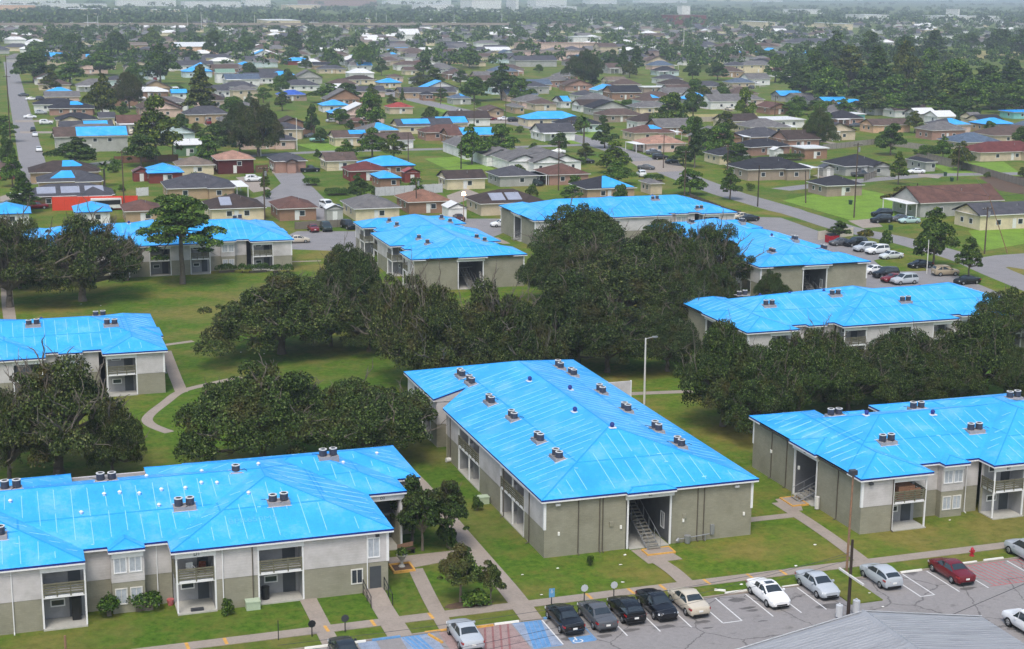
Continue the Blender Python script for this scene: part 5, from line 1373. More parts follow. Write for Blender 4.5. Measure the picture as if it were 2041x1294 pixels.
    if full:
        xf, xr = rows[-1][0], rows[0][0]; zf = rows[-2][3]-.12; zr = rows[1][3]-.16
        for sy in (-1, 1):
            h = MB('headlight'); h.add([(xf+.0, sy*.44, zf-.05), (xf-.14, sy*.83, zf-.04), (xf-.2, sy*.82, zf+.1), (xf-.06, sy*.44, zf+.1), (xf-.3, sy*.5, zf-.05), (xf-.42, sy*.87, zf-.03)], [(0, 1, 2, 3), (0, 4, 5, 1), (3, 2, 5, 4)]); h.build('headlight', root)
            t = MB('tail_red'); t.add([(xr-.012, sy*.40, zr-.06), (xr+.085, sy*.855, zr-.05), (xr+.095, sy*.85, zr+.12), (xr+.05, sy*.42, zr+.11), (xr+.42, sy*.912, zr), (xr+.42, sy*.895, zr+.12)], [(0, 1, 2, 3), (1, 4, 5, 2), (3, 2, 1, 0), (2, 5, 4, 1)]); t.build('tail_light', root)
            mi = MB('car_paint'); mx = rows[b1][0]-.42; mi.box(mx-.09, mx+.07, min(sy*.86, sy*1.04), max(sy*.86, sy*1.04), 1.0, 1.13); mi.build('mirror', root)
        MB('plate').box(xr-.03, xr+.02, -.17, .17, .58, .72).build('number_plate', root)
        MB('plastic_dark').box(xf-.1, xf+.012, -.46, .46, .38, .5).build('grille', root)
        MB('plastic_dark').box(xr-.02, xr+.14, -.62, .62, .3, .4).build('rear_bumper_trim', root)
    return root
CARN = {}
def car(kind, x, y, heading, color, label, full=False, scale=1.0, group='parked cars'):
    """heading in degrees: direction the nose points, 0 = +X"""
    key = (kind, full)
    if key not in CARP: CARP[key] = car_proto(kind, full); CARN[key] = 0
    r = CARP[key] if CARN[key] == 0 else copy_tree(CARP[key])
    CARN[key] += 1
    r.location = (x, y, .012); r.rotation_euler = (0, 0, radians(heading)); r.scale = (scale, scale, scale)
    tag(r, label, 'pickup truck' if kind == 'pickup' else ('van' if kind == 'van' else 'car'), group)
    for ch in r.children:
        if ch.name.startswith(('body', 'mirror')): ch.color = rgba(lin(color))
    return r
WHT, SIL, BLK, GRY, RED, CRM, TAN, DGR = (226, 228, 230), (176, 182, 188), (16, 17, 20), (84, 86, 90), (112, 22, 30), (196, 186, 168), (160, 146, 124), (40, 52, 50)
def build_cars():
    c = lambda k, x, y, h, col, lab, **kw: car(k, x, y, h, col, lab, True, group='cars in the front car park', **kw)
    c('sedan', 39.2, 103.55, 90, BLK, 'black sedan parked on the blue wheelchair mark, tail towards us')
    c('sedan', 41.85, 103.4, 90, GRY, 'grey sedan second from the left in the dark row of the front car park')
    c('hatch', 44.45, 103.75, 90, BLK, 'black compact car between the grey sedan and the black coupe')
    c('sedan', 47.1, 103.85, -90, (22, 24, 30), 'black coupe with its nose towards us, left of the cream sedan', scale=1.02)
    c('sedan', 49.8, 103.75, 90, CRM, 'cream sedan with its tail towards us at the right end of the dark row')
    c('sedan', 56.7, 103.4, -90, (240, 240, 240), 'white sedan with a dark sunroof facing us between empty stalls')
    c('sedan', 61.45, 103.85, -90, SIL, 'silver sedan facing us just left of the utility poles')
    c('hatch', 67.5, 104.0, 90, SIL, 'silver hatchback right of the lawn island')
    c('sedan', 73.8, 103.25, 90, (104, 18, 30), 'dark red sedan at the red hatched stalls')
    c('suv', 82.7, 104.9, 90, SIL, 'silver vehicle cut by the right picture edge on the stall row')
    c('pickup', 72.9, 91.3, 90, WHT, 'white truck cut by the right picture edge beside the metal roof')
    c('sedan', 31.0, 103.0, 90, SIL, 'pale silver sedan at the bottom edge between red and blue markings')
    c('sedan', 21.7, 102.5, 90, (34, 40, 46), 'dark grey car at the bottom edge left of the blue stalls')
    MB('auto_glass').box(-.18, .32, -.36, .36, 1.495, 1.512).build('sunroof', None)
    bpy.data.objects['sunroof'].parent = [o for o in COL.objects if o.get('label', '').startswith('white sedan with a dark sunroof')][0]
    R = [('sedan', 1676, 489, 180, GRY, 'dark grey sedan nearest the red dumpster'), ('suv', 1705, 491, 184, BLK, 'large black vehicle with a roof rack beside the dumpster row'), ('suv', 1724, 501, 184, SIL, 'silver vehicle half hidden behind the white one'),
         ('suv', 1748, 506, 186, WHT, 'white sport utility car left of the silver saloon'), ('sedan', 1776, 516, 186, (200, 206, 208), 'silver green saloon at the corner of the small lawn'), ('sedan', 1834, 534, 186, BLK, 'black sedan behind the car park lamp'),
         ('suv', 1884, 549, -6, TAN, 'tan sport utility car with its nose to the right'), ('sedan', 1927, 566, 184, BLK, 'black sedan at the right end of the side car park'), ('sedan', 1742, 545, 184, WHT, 'white car half hidden by the end wall of the right upper block'),
         ('suv', 1765, 553, 184, BLK, 'black vehicle between the white car and the small red car'), ('sedan', 1782, 562, 184, RED, 'small red car behind the right middle roof'), ('suv', 1802, 566, 184, SIL, 'silver wagon just behind the right middle roof'),
         ('sedan', 1492, 441, 190, BLK, 'black car at the end of the farthest blue roof'), ('sedan', 1476, 437, 190, CRM, 'pale car behind the black one at the farthest blue roof')]
    for k, px, py, h, col, lab in R: car(k, *P(px, py), h, col, lab, True, group='cars in the side car park')
    Fa = [('suv', 1757, 432, 180, BLK, 'big black vehicle on the drive of the cream board house'), ('suv', 1756, 444, 180, BLK, 'black vehicle nearest the street before the cream board house'), ('sedan', 1795, 441, 175, GRY, 'grey car beside the black vehicles on the drive'), ('sedan', 1812, 445, 175, (170, 196, 196), 'pale teal car on the drive of the cream board house'),
          ('sedan', 624, 461, 90, RED, 'red car parked at the board fence behind the left blocks'), ('suv', 650, 460, -90, DGR, 'dark green vehicle beside the red car at the fence'), ('suv', 694, 456, -80, BLK, 'black vehicle at the left corner of the upper middle block'), ('sedan', 593, 484, 0, CRM, 'cream sedan at the right corner of the block behind the pine'),
          ('sedan', 1000, 452, 180, WHT, 'white car left of the farthest apartment block'), ('sedan', 914, 440, 90, (60, 12, 18), 'dark maroon car behind the upper middle roof'), ('suv', 506, 362, 0, WHT, 'white vehicle in the mouth of the cul-de-sac'), ('suv', 547, 340, -90, WHT, 'white vehicle under the arched porch house'),
          ('pickup', 618, 343, 5, BLK, 'black pickup at the top of the cul-de-sac'), ('van', 652, 416, -80, WHT, 'white van beside the orange brick house'), ('sedan', 672, 420, 80, BLK, 'dark car behind the white van'), ('sedan', 632, 282, 5, (150, 200, 190), 'pale green old car on the open lawn'), ('sedan', 620, 274, 5, GRY, 'grey old car on the open lawn behind the pale green one'),
          ('sedan', 978, 240, 10, RED, 'red car on the drive of the tan porch house'), ('sedan', 1004, 240, 0, WHT, 'white car right of the red car on the porch house drive'), ('suv', 1024, 243, 0, BLK, 'black vehicle right of the white car on the porch house drive'), ('suv', 916, 226, 60, GRY, 'grey vehicle at the diagonal street kerb'),
          ('sedan', 984, 232, 10, WHT, 'white car under the tan porch'), ('sedan', 1081, 260, 10, GRY, 'grey sedan before the pale blue porch house'), ('sedan', 1303, 308, 0, GRY, 'grey car at the pink porch house'), ('suv', 1316, 318, 0, BLK, 'black vehicle at the pink porch house drive'), ('sedan', 1302, 306, 0, SIL, 'silver car tucked behind the grey one at the pink porch house'),
          ('sedan', 1288, 338, -40, GRY, 'grey car on the street bend by the hedge'), ('sedan', 1340, 326, 20, BLK, 'dark car beside the drive of the pink porch house'), ('pickup', 1172, 374, 10, BLK, 'black pickup before the brown red hip roof house'), ('suv', 1066, 370, -60, DGR, 'dark green vehicle by the dark hip roof porch'), ('sedan', 1168, 326, 170, BLK, 'black car on the street end of the white row building'),
          ('sedan', 1112, 306, 160, WHT, 'white car at the far side of the white row building'), ('suv', 1278, 352, 80, WHT, 'white vehicle by the clipped hedge'), ('pickup', 1716, 352, 0, GRY, 'dark pickup before the pale grey house with black roof'), ('sedan', 1826, 346, 170, WHT, 'white car at the small house with black roof'),
          ('suv', 92, 248, 0, WHT, 'white vehicle on the gable house drive'), ('sedan', 60, 236, 0, WHT, 'white car at the kerb of the left street below the black roof'), ('suv', 82, 228, 0, SIL, 'silver vehicle on the black roof house drive'), ('sedan', 66, 262, 90, BLK, 'dark car at the kerb of the left street'),
          ('sedan', 70, 272, 90, WHT, 'white car behind the dark one at the left street kerb'), ('sedan', 78, 302, 90, WHT, 'white car nearest us on the left street'), ('sedan', 62, 200, 0, WHT, 'white car on the far drive of the left street'), ('sedan', 47, 192, 20, GRY, 'grey car at the far kerb of the left street'), ('suv', 82, 200, 0, (40, 44, 64), 'dark blue vehicle on the far left drive'),
          ('pickup', 72, 417, 5, RED, 'dark red pickup beside the solar panel house'), ('sedan', 20, 412, 10, GRY, 'grey car at the left edge by the solar panel house'), ('suv', 795, 190, 80, BLK, 'black vehicle at the bend of the diagonal street'), ('sedan', 775, 184, 0, BLK, 'black car by the bright blue mid roof'),
          ('sedan', 1825, 243, 0, SIL, 'silver boat like car in the right yard'), ('sedan', 1863, 247, 0, WHT, 'white car among the right cottages'), ('sedan', 1895, 252, 10, SIL, 'silver car before the white right cottage'), ('sedan', 1705, 253, 5, GRY, 'grey car beside the peach garage'), ('sedan', 1885, 258, 5, CRM, 'cream van like car on the far right yard'),
          ('sedan', 1600, 211, 5, WHT, 'white car at the right end cottage row'), ('sedan', 1620, 214, 0, BLK, 'dark car at the right end cottage row'), ('sedan', 1455, 142, 0, WHT, 'far white car by the dark balcony house'), ('sedan', 1440, 150, 0, WHT, 'far white car beside the first one by the balcony house'), ('sedan', 592, 200, 0, (180, 60, 70), 'small red car before the pale wide house'), ('sedan', 662, 244, 0, SIL, 'silver car beneath the double blue roof house')]
    for k, px, py, h, col, lab in Fa: car(k, *P(px, py), h, col, lab, py > 430, group='cars around the neighbourhood')

# ---------------------------------------------------------------- houses
RC = dict(brown=(92, 78, 72), dbrown=(70, 60, 57), black=(52, 52, 58), grey=(108, 106, 106), dgrey=(76, 76, 82), redb=(100, 74, 67), orange=(132, 98, 82), pink=(164, 128, 112), tan=(118, 106, 96), white=(214, 214, 212), slate=(86, 100, 118), red=(150, 66, 62), maroon=(102, 58, 56), green=(120, 150, 130), olive=(92, 86, 66), blue=(20, 150, 250), dblue=(60, 96, 178))
WC = dict(cream=(214, 200, 170), white=(222, 222, 220), beige=(200, 184, 160), tan=(176, 152, 124), brickr=(124, 62, 54), bricko=(150, 118, 98), brickp=(164, 130, 116), grey=(168, 168, 164), green=(92, 124, 88), olive=(112, 102, 70), dred=(86, 38, 38), taupe=(160, 144, 130), peach=(218, 178, 146), pinkw=(208, 182, 170), lblue=(196, 212, 214), turq=(128, 196, 196), dark=(70, 66, 62))
BRK = {'brickr', 'bricko', 'brickp', 'dred', 'tan'}
def hip_solid(mb, x0, x1, y0, y1, e, p, kind, ov=.5, mats=(0, 1), thick=.16):
    x0 -= ov; x1 += ov; y0 -= ov; y1 += ov; ze = e
    w, d = x1-x0, y1-y0
    if kind == 'h':
        if w >= d: r = d/2; a, b = (x0+r, (y0+y1)/2, ze+r*p), (x1-r, (y0+y1)/2, ze+r*p); F = [((x0, y0), (x1, y0), b, a), ((x1, y0), (x1, y1), b), ((x1, y1), (x0, y1), a, b), ((x0, y1), (x0, y0), a)]
        else: r = w/2; a, b = ((x0+x1)/2, y0+r, ze+r*p), ((x0+x1)/2, y1-r, ze+r*p); F = [((x0, y0), (x1, y0), a), ((x1, y0), (x1, y1), b, a), ((x1, y1), (x0, y1), b), ((x0, y1), (x0, y0), a, b)]
        for f in F: mb.add([q if len(q) == 3 else (q[0], q[1], ze) for q in f], [tuple(range(len(f)))], mats[0])
        top = ze+min(w, d)/2*p
    elif kind in 'gf':
        if kind == 'g': r = d/2; a, b = (x0, (y0+y1)/2, ze+r*p), (x1, (y0+y1)/2, ze+r*p); F = [((x0, y0), (x1, y0), b, a), ((x1, y1), (x0, y1), a, b)]; E = [((x0, y0), a), (a, (x0, y1)), ((x1, y1), b), (b, (x1, y0))]
        else: r = w/2; a, b = ((x0+x1)/2, y0, ze+r*p), ((x0+x1)/2, y1, ze+r*p); F = [((x1, y0), (x1, y1), b, a), ((x0, y1), (x0, y0), a, b)]; E = [((x1, y0), a), (a, (x0, y0)), ((x0, y1), b), (b, (x1, y1))]
        for f in F: mb.add([q if len(q) == 3 else (q[0], q[1], ze) for q in f], [tuple(range(len(f)))], mats[0])
        for q0, q1 in E:          # barge boards
            A = q0 if len(q0) == 3 else (q0[0], q0[1], ze); B = q1 if len(q1) == 3 else (q1[0], q1[1], ze)
            mb.add([(A[0], A[1], A[2]-.2), (B[0], B[1], B[2]-.2), B, A], [(0, 1, 2, 3), (3, 2, 1, 0)], mats[1])
        top = ze+r*p
    else:
        mb.box(x0, x1, y0, y1, ze-.02, ze+.12, mats[0]); top = ze+.12
    # fascia and soffit
    ring = [(x0, y0), (x1, y0), (x1, y1), (x0, y1)]
    for i in range(4):
        a, b = ring[i], ring[(i+1) % 4]
        if kind == 'g' and i in (1, 3) or kind == 'f' and i in (0, 2): continue
        mb.add([(a[0], a[1], ze-thick), (b[0], b[1], ze-thick), (b[0], b[1], ze), (a[0], a[1], ze)], [(0, 1, 2, 3)], mats[1])
    mb.add([(x, y, ze-thick) for x, y in ring[::-1]], [(0, 1, 2, 3)], mats[1])
    return top
def house(xl, xr, yb, d, kind, roof, wall, label, e=2.7, p=.38, tarp=0, win=None, rot=0.0, porch=0, wing=None, solar=0, name='house', cat='house', group=None, chim=False):
    """house whose outline spans photo columns xl..xr, nearest wall foot on row yb"""
    xm = (xl+xr)/2; g = Vector((*P(xm, yb), 0)); dep = depth(xm, yb)
    W = (xr-xl)*dep/F_PX
    view = atan2(g.x, g.y); a = view+radians(rot)
    w = max(3.0, (W-abs(sin(a))*(d+1.0))/abs(cos(a))-1.0)
    ext = (w*abs(sin(a))+d*abs(cos(a)))/2
    c = g+Vector((sin(view), cos(view), 0))*ext
    near = yb > 140; vnear = yb > 262
    lv = min(1.0, max(0.0, (yb-140)/200))
    root = empty(name, (c.x, c.y, 0), radians(rot), label, cat, group or 'neighbourhood houses')
    x0, x1, y0, y1 = -w/2, w/2, -d/2, d/2
    wc = lin(WC[wall]); rc = lin(RC[roof]); metal = roof == 'white' or roof == 'green'
    wm = MB('house_brick' if wall in BRK else 'house_siding', 'white_trim')
    wm.box(x0, x1, y0, y1, 0, e-.1)
    top = e
    if kind in 'gf':
        r = (d if kind == 'g' else w)/2+.5
        zt = e+r*p-.06
        if kind == 'g':
            for x in (x0, x1): wm.add([(x, y0, e-.1), (x, y1, e-.1), (x, 0, zt)], [(0, 1, 2) if x > 0 else (2, 1, 0)])
        else:
            for y in (y0, y1): wm.add([(x0, y, e-.1), (x1, y, e-.1), (0, y, zt)], [(0, 1, 2) if y < 0 else (2, 1, 0)])
    tarpfull = tarp == 1
    rm = MB('tarp' if tarpfull else ('roof_metal' if metal else 'shingle'), 'white_trim' if (roof in ('black', 'white', 'dgrey') or wall in ('white', 'cream')) else 'off_white', 'tarp_edge')
    hip_solid(rm, x0, x1, y0, y1, e, p, kind, mats=(0, 2 if tarpfull else 1))
    if wing is None and kind == 'h' and w > 13 and near: wing = (.05, .42, 1.6) if (int(xl) % 2) else (.6, .96, 1.6)
    if wing:
        wx0, wx1 = x0+w*wing[0], x0+w*wing[1]; yy = y0-wing[2]
        wm.box(wx0, wx1, yy, y0+.5, 0, e-.12)
        kk = 'h' if len(wing) < 4 else wing[3]
        hip_solid(rm, wx0, wx1, yy, y1-1.2 if kk == 'h' else 0, e+.004, p, kk, mats=(0, 2 if tarpfull else 1))
        if kk == 'f':
            zt = e+((wx1-wx0)/2+.5)*p-.06; wm.add([(wx0, yy, e-.12), (wx1, yy, e-.12), ((wx0+wx1)/2, yy, zt)], [(0, 1, 2)])
    wm.build('wall', root, color=wc)
    ro = rm.build('roof', root, color=rc if not tarpfull else (1, 1, 1))
    if tarp in (2, 3, 4):         # part tarp lying on the front slope
        tm = MB('tarp'); ov = .5; rr_ = d/2+ov if kind != 'f' else w/2+ov
        if kind in 'gh':
            hipin = lambda t: (rr_*t if kind == 'h' else 0)
            u0, u1 = {2: (.3, .98), 3: (.45, .9), 4: (.12, .6)}[tarp]; t0, t1 = (.05, .97) if tarp == 2 else (.45, .97) if tarp == 3 else (.3, .95)
            def pt(u, t):
                xa, xb = x0-ov+hipin(t), x1+ov-hipin(t)
                return (xa+(xb-xa)*u, y0-ov+rr_*t, e+rr_*t*p+.04)
            tm.add([pt(u0, t0), pt(u1, t0), pt(u1, t1), pt(u0, t1)], [(0, 1, 2, 3)])
            tm.add([(q[0], q[1], q[2]-.03) for q in (pt(u0, t0), pt(u1, t0), pt(u1, t1), pt(u0, t1))], [(3, 2, 1, 0)])
        else:
            tm.add([(x0-ov+.2, y0, e+.12), (0, y0, e+rr_*p+.04), (0, y1, e+rr_*p+.04), (x0-ov+.2, y1, e+.12)], [(3, 2, 1, 0)])
        tm.build('blue_tarp', root)
    if solar:
        sm_ = MB('solar'); rr_ = d/2+.5
        for k in range(solar):
            u = (.18+.26*k) if solar < 3 else (.12+.28*k)
            xa = x0+w*u; n_ = (0, -p, 1)
            def pt(x, t): return (x, y0-.5+rr_*t, e+rr_*t*p+.1)
            q = [pt(xa, .2), pt(xa+w*.22, .2), pt(xa+w*.22, .72), pt(xa, .72)]
            sm_.add(q+[(v_[0], v_[1], v_[2]-.08) for v_ in q], [(0, 1, 2, 3), (0, 4, 5, 1), (1, 5, 6, 2), (3, 7, 4, 0)])
        sm_.build('solar_panel', root)
    if near:
        def win_at(x, y, side, z, ww, hh):
            f = MB('white_trim')
            if side == 'f': f.box(x-ww/2, x+ww/2, y-.06, y+.02, z, z+hh)
            else: f.box(x-.06, x+.02, y-ww/2, y+ww/2, z, z+hh)
            fo = f.build('window', root); g_ = MB('glass')
            if side == 'f': g_.box(x-ww/2+.1, x+ww/2-.1, y-.075, y-.04, z+.1, z+hh-.1)
            else: g_.box(x-.075, x-.04, y-ww/2+.1, y+ww/2-.1, z+.1, z+hh-.1)
            g_.build('pane', fo)
        n = win if win is not None else max(1, min(3, int(w/5)))
        dx = w/(n+1); k_door = None
        if porch == 0 and w > 7:
            dm = MB('door_white'); q = x0+w*.47; dm.box(q-.45, q+.45, y0-.05, y0+.02, .15, 2.2)
            if not (wing and wing[0] < .47 < wing[1]): dm.build('door', root)
        for k in range(n):
            xx = x0+dx*(k+1)+(.9 if abs(dx*(k+1)/w-.47) < .09 else 0)
            yy = y0-(wing[2] if wing and x0+w*wing[0]+.7 < xx < x0+w*wing[1]-.7 else 0)
            if wing and yy == y0 and x0+w*wing[0]-.7 < xx < x0+w*wing[1]+.7: continue
            win_at(xx, yy, 'f', .95 if e < 3.6 else e-1.75, 1.25, 1.2)
        win_at(x0, y0+d*.35, 's', .95, 1.2, 1.2)
        if vnear: win_at(x0, y0+d*.7, 's', .95, 1.1, 1.1)
    if porch:
        pm = MB('white_trim', 'roof_metal'); side = -1 if porch < 0 else 1; pw = 3.4
        if porch in (1, -1):       # carport / side porch on posts
            xa, xb = (x0-pw, x0-.52) if side < 0 else (x1+.52, x1+pw)
            pm.box(xa, xb, y0+.3, y1-1, e-.25, e-.12, 0)
            for xx in (xa+.12, xb-.2):
                for yy in (y0+.45, y1-1.2): pm.box(xx-.08, xx+.08, yy-.08, yy+.08, 0, e-.25, 0)
            pm.build('carport', root)
        else:                      # front porch
            pm.box(x0+.2, x0+w*.45, y0-2.2, y0-.52, e-.3, e-.18, 0)
            for xx in (x0+.35, x0+w*.22, x0+w*.43): pm.box(xx-.09, xx+.09, y0-2.1, y0-1.92, 0, e-.3, 0)
            pm.build('porch', root)
    if vnear and wall not in ('dark',):
        vm = MB('grey_metal'); vx = x0+w*.6; yv = y0+d*.3
        zb = e+(min(vx-x0, x1-vx, yv-y0)+.5)*p if kind == 'h' else e+(yv-y0+.5)*p if kind == 'g' else e+(min(vx-x0, x1-vx)+.5)*p
        if kind != 't': vm.tube((vx, yv, zb-.1), (vx, yv, zb+.5), .06, .06, 6); vm.build('vent_pipe', root)
    FARBOX.append((xl, xr, yb)); NAMES[(xl, xr, yb)] = label; FEET.append((c.x, c.y, w/2+(3.4 if abs(porch) == 1 else 0), d/2+(wing[2] if wing else 0)))
    return root
# ---------------------------------------------------------------- the neighbourhood, house by house
def build_houses():
    H = house
    # rows nearest the blocks
    H(108, 257, 303, 10, 'g', 'brown', 'grey', 'large grey walled house with a bright blue tarp over most of its brown roof', e=4.6, p=.45, tarp=2, win=3)
    H(58, 200, 364, 11, 'h', 'dbrown', 'tan', 'dark hip roof house with a small blue triangle of tarp, left of the palm', tarp=3)
    H(74, 206, 384, 10, 'h', 'dgrey', 'tan', 'dark roof house with a pointed blue tarp behind the solar panel house', tarp=4)
    H(50, 228, 414, 10, 'h', 'dgrey', 'olive', 'long olive walled house with solar panels and a carport, above the red wall', solar=3, porch=-1)
    H(-40, 32, 358, 10, 'h', 'brown', 'brickr', 'brown roof brick house cut by the left edge')
    H(286, 368, 366, 11, 'h', 'red', 'brickr', 'red brick house under a full blue tarp beside the brown fence', tarp=1)
    H(345, 430, 350, 9, 'h', 'tan', 'cream', 'tan roof cream house joined behind the red brick blue roof house', win=1)
    H(342, 404, 312, 8, 'g', 'white', 'green', 'green house with a white metal roof', e=3.4, p=.3)
    H(421, 510, 347, 10, 'h', 'pink', 'dred', 'dark red house with a pale terracotta hip roof and corner porch', e=3.8)
    H(532, 614, 345, 10, 'h', 'dgrey', 'brickp', 'pink brick house with a grey hip roof and a white arched porch gable', e=3.2, wing=(.36, .64, 1.6, 'f'))
    H(634, 714, 341, 9, 'g', 'brown', 'cream', 'cream house with a low brown roof above the black pickup')
    H(320, 472, 398, 13, 'h', 'dgrey', 'tan', 'wide tan brick house under a two tone dark hip roof', porch=1)
    H(402, 532, 441, 12, 'h', 'dbrown', 'cream', 'dark brown hip roof house with a white panel array on its left slope', solar=1)
    H(534, 636, 441, 11, 'h', 'redb', 'bricko', 'orange brick house with a red brown hip roof before the cul-de-sac')
    H(240, 326, 446, 10, 'h', 'redb', 'tan', 'small red brown hip roof house left of the pine')
    H(145, 224, 448, 9, 'h', 'blue', 'white', 'white house under a rounded full blue tarp behind the stripped oak', tarp=1)
    H(-30, 62, 452, 9, 'h', 'blue', 'white', 'blue tarped white house behind the leftmost oak', tarp=1)
    H(676, 802, 441, 13, 'h', 'grey', 'cream', 'cream house with a wide grey hip roof and a blue grey patch', tarp=0)
    H(784, 902, 427, 11, 'h', 'orange', 'bricko', 'orange roofed tan brick house left of the glowing lamp')
    H(922, 1092, 431, 11, 'h', 'dbrown', 'beige', 'beige house with two white panel arrays right of the glowing lamp', solar=2)
    H(868, 972, 379, 8, 'g', 'dbrown', 'cream', 'long low cream house with a dark brown ridge roof')
    H(966, 1076, 373, 10, 'h', 'dgrey', 'grey', 'dark hip roof house with a porch before the white row building', porch=1)
    H(1060, 1178, 370, 11, 'h', 'redb', 'brickp', 'red brown hip roof house with a white wall panel beside the black pickup', porch=-1)
    H(1130, 1270, 400, 11, 'h', 'black', 'tan', 'black roofed house with a pale blue tarp just behind the farthest blue roof', tarp=2)
    H(1278, 1318, 388, 6, 'h', 'grey', 'beige', 'small grey roofed shed house behind the farthest blue roof', win=0)
    H(708, 830, 352, 10, 'h', 'blue', 'bricko', 'orange brick house under a wide full blue tarp', tarp=1)
    H(736, 802, 377, 9, 'h', 'blue', 'bricko', 'small house with a peaked blue tarp behind the dark bushy tree', tarp=1)
    H(678, 778, 362, 9, 'h', 'maroon', 'brickr', 'dark red roofed house between two blue tarped ones')
    H(652, 742, 292, 9, 'g', 'brown', 'cream', 'cream house with a blue strip along its brown ridge', tarp=3)
    H(716, 828, 298, 9, 'g', 'brown', 'white', 'white sided long house behind the airy tree')
    H(776, 906, 268, 10, 'g', 'dgrey', 'cream', 'cream house with a long dark grey roof and a blue corner', tarp=4)
    H(832, 936, 262, 9, 'g', 'black', 'beige', 'black roof house with a purple blue tarp patch', tarp=2)
    H(828, 946, 281, 10, 'h', 'redb', 'brickp', 'red brown hip roof house beside the brick house with the grey blue tarp')
    H(874, 992, 288, 10, 'g', 'redb', 'bricko', 'red brick house with a grey blue tarp across its front slope', tarp=2)
    H(764, 826, 228, 8, 'h', 'red', 'beige', 'small house with a bright red metal roof by the diagonal street')
    H(632, 698, 224, 9, 'h', 'blue', 'white', 'white house under a pale blue tarp, the farther of the double blue pair', tarp=1)
    H(648, 706, 240, 8, 'h', 'blue', 'dark', 'low dark house under a blue tarp, the nearer of the double blue pair', tarp=1)
    H(552, 600, 259, 8, 'f', 'brown', 'olive', 'small olive brown gabled house on the open lawn')
    H(690, 736, 258, 8, 'h', 'redb', 'bricko', 'brick house by the dark crown beneath the double blue pair', win=1)
    H(1258, 1370, 305, 10, 'h', 'pink', 'pinkw', 'pale pink house with a terracotta roof and a white post porch', porch=-1)
    H(1236, 1346, 282, 10, 'h', 'redb', 'beige', 'red brown roof house with a blue tarp on its ridge behind the pink porch house', tarp=3, porch=1)
    H(1096, 1204, 264, 11, 'h', 'black', 'lblue', 'pale blue porch house with a black hip roof', porch=2)
    H(1028, 1162, 253, 11, 'h', 'blue', 'cream', 'cream house with a wide bright blue tarp by the diagonal street', tarp=1)
    H(946, 1008, 234, 10, 'h', 'brown', 'tan', 'tan house with a gabled deep porch by the diagonal street', wing=(.2, .85, 2.2, 'f'))
    H(1004, 1048, 227, 12, 'h', 'grey', 'tan', 'grey hip roof house right of the tan porch house', win=1)
    H(1046, 1112, 221, 11, 'h', 'brown', 'beige', 'brown hip roof house behind the wide bright blue tarp')
    H(1098, 1140, 216, 10, 'g', 'black', 'white', 'plain white gabled house with a blue end piece', tarp=2)
    H(1132, 1198, 203, 11, 'h', 'dgrey', 'white', 'grey roofed white cottage farther up the diagonal plots')
    H(1136, 1204, 224, 10, 'g', 'dbrown', 'white', 'white cottage with a brown roof and small gable')
    H(1178, 1284, 245, 10, 'h', 'brown', 'taupe', 'long low brown roof house behind the pale blue porch house')
    # white row building: four gabled units stepping toward the street
    root = empty('row_building', (0, 0, 0), 0, 'long white row building with grey gabled units stepping towards the street', 'building')
    wm = MB('house_siding'); rm = MB('shingle', 'white_trim')
    for i, (px, py) in enumerate(((957, 318), (1000, 331), (1046, 343), (1095, 346), (1128, 344))):
        x, y = P(px, py); w = 8.6 if i < 4 else 9; y1 = P(930, 318)[1]+22
        y += (0, .2, .4, .3, .5)[i]
        wm.box(x-w/2, x+w/2, y, y+24, 0, 2.9-.1*0); zt = 2.9+(w/2+.4)*.36
        for yy in (y, y+24): wm.add([(x-w/2, yy, 2.9), (x+w/2, yy, 2.9), (x, yy, zt-.1)], [(0, 1, 2)])
        hip_solid(rm, x-w/2, x+w/2, y, y+24, 3.0+.01*i, .36, 'f', ov=.35)
        for t in (-2.4, 2.2):
            f = MB('white_trim'); f.box(x+t-.5, x+t+.5, y-.07, y+.02, .9, 2.2); fo = f.build('window', root); MB('glass').box(x+t-.4, x+t+.4, y-.085, y-.05, 1.0, 2.1).build('pane', fo)
    wm.build('wall', root, color=lin((226, 226, 226))); rm.build('roof', root, color=lin(RC['grey']))
    # right side
    H(1460, 1576, 270, 12, 'h', 'grey', 'beige', 'beige house with a wide grey hip roof by the dry lot', porch=1)
    H(1452, 1574, 312, 9, 'h', 'black', 'brickp', 'brick house with a long black hip roof and orange ridge line', rot=14)
    H(1398, 1494, 329, 10, 'h', 'black', 'cream', 'cream house with a black roof beside the dark conical evergreen')
    H(1442, 1616, 362, 12, 'h', 'black', 'taupe', 'wide taupe house with a black hip roof and carport by the street corner', porch=1, e=3.0)
    H(1572, 1652, 318, 8, 't', 'white', 'bricko', 'flat roofed brown brick shed with a white roof', e=3.2)
    H(1634, 1772, 352, 12, 'h', 'black', 'grey', 'pale grey house with twin black gables and the dark pickup', wing=(.55, .95, 2.5, 'f'))
    H(1806, 1864, 342, 9, 'h', 'black', 'grey', 'small pale house with a black hip roof and the white car')
    H(1604, 1722, 393, 9, 'h', 'black', 'taupe', 'low taupe cottage with a black roof and satellite dish on the bright lawn')
    H(1772, 1998, 436, 11, 'g', 'redb', 'grey', 'long house with a red brown gable roof and glazed porch', e=3.2, p=.5, porch=-1)
    H(1896, 2100, 462, 9, 'g', 'dgrey', 'cream', 'cream board house with a dark roof and boarded front, at the right edge', e=3.2)
    H(1902, 2090, 324, 12, 'h', 'maroon', 'beige', 'beige house with a dark maroon hip roof behind the board fence')
    H(1866, 1996, 302, 12, 'h', 'slate', 'beige', 'slate blue hip roof house behind the maroon one')
    H(1932, 2090, 288, 13, 'h', 'brown', 'beige', 'big grey brown hip roof house at the right edge')
    H(1503, 1578, 229, 12, 'f', 'redb', 'bricko', 'brick gabled house with a pointed red brown roof')
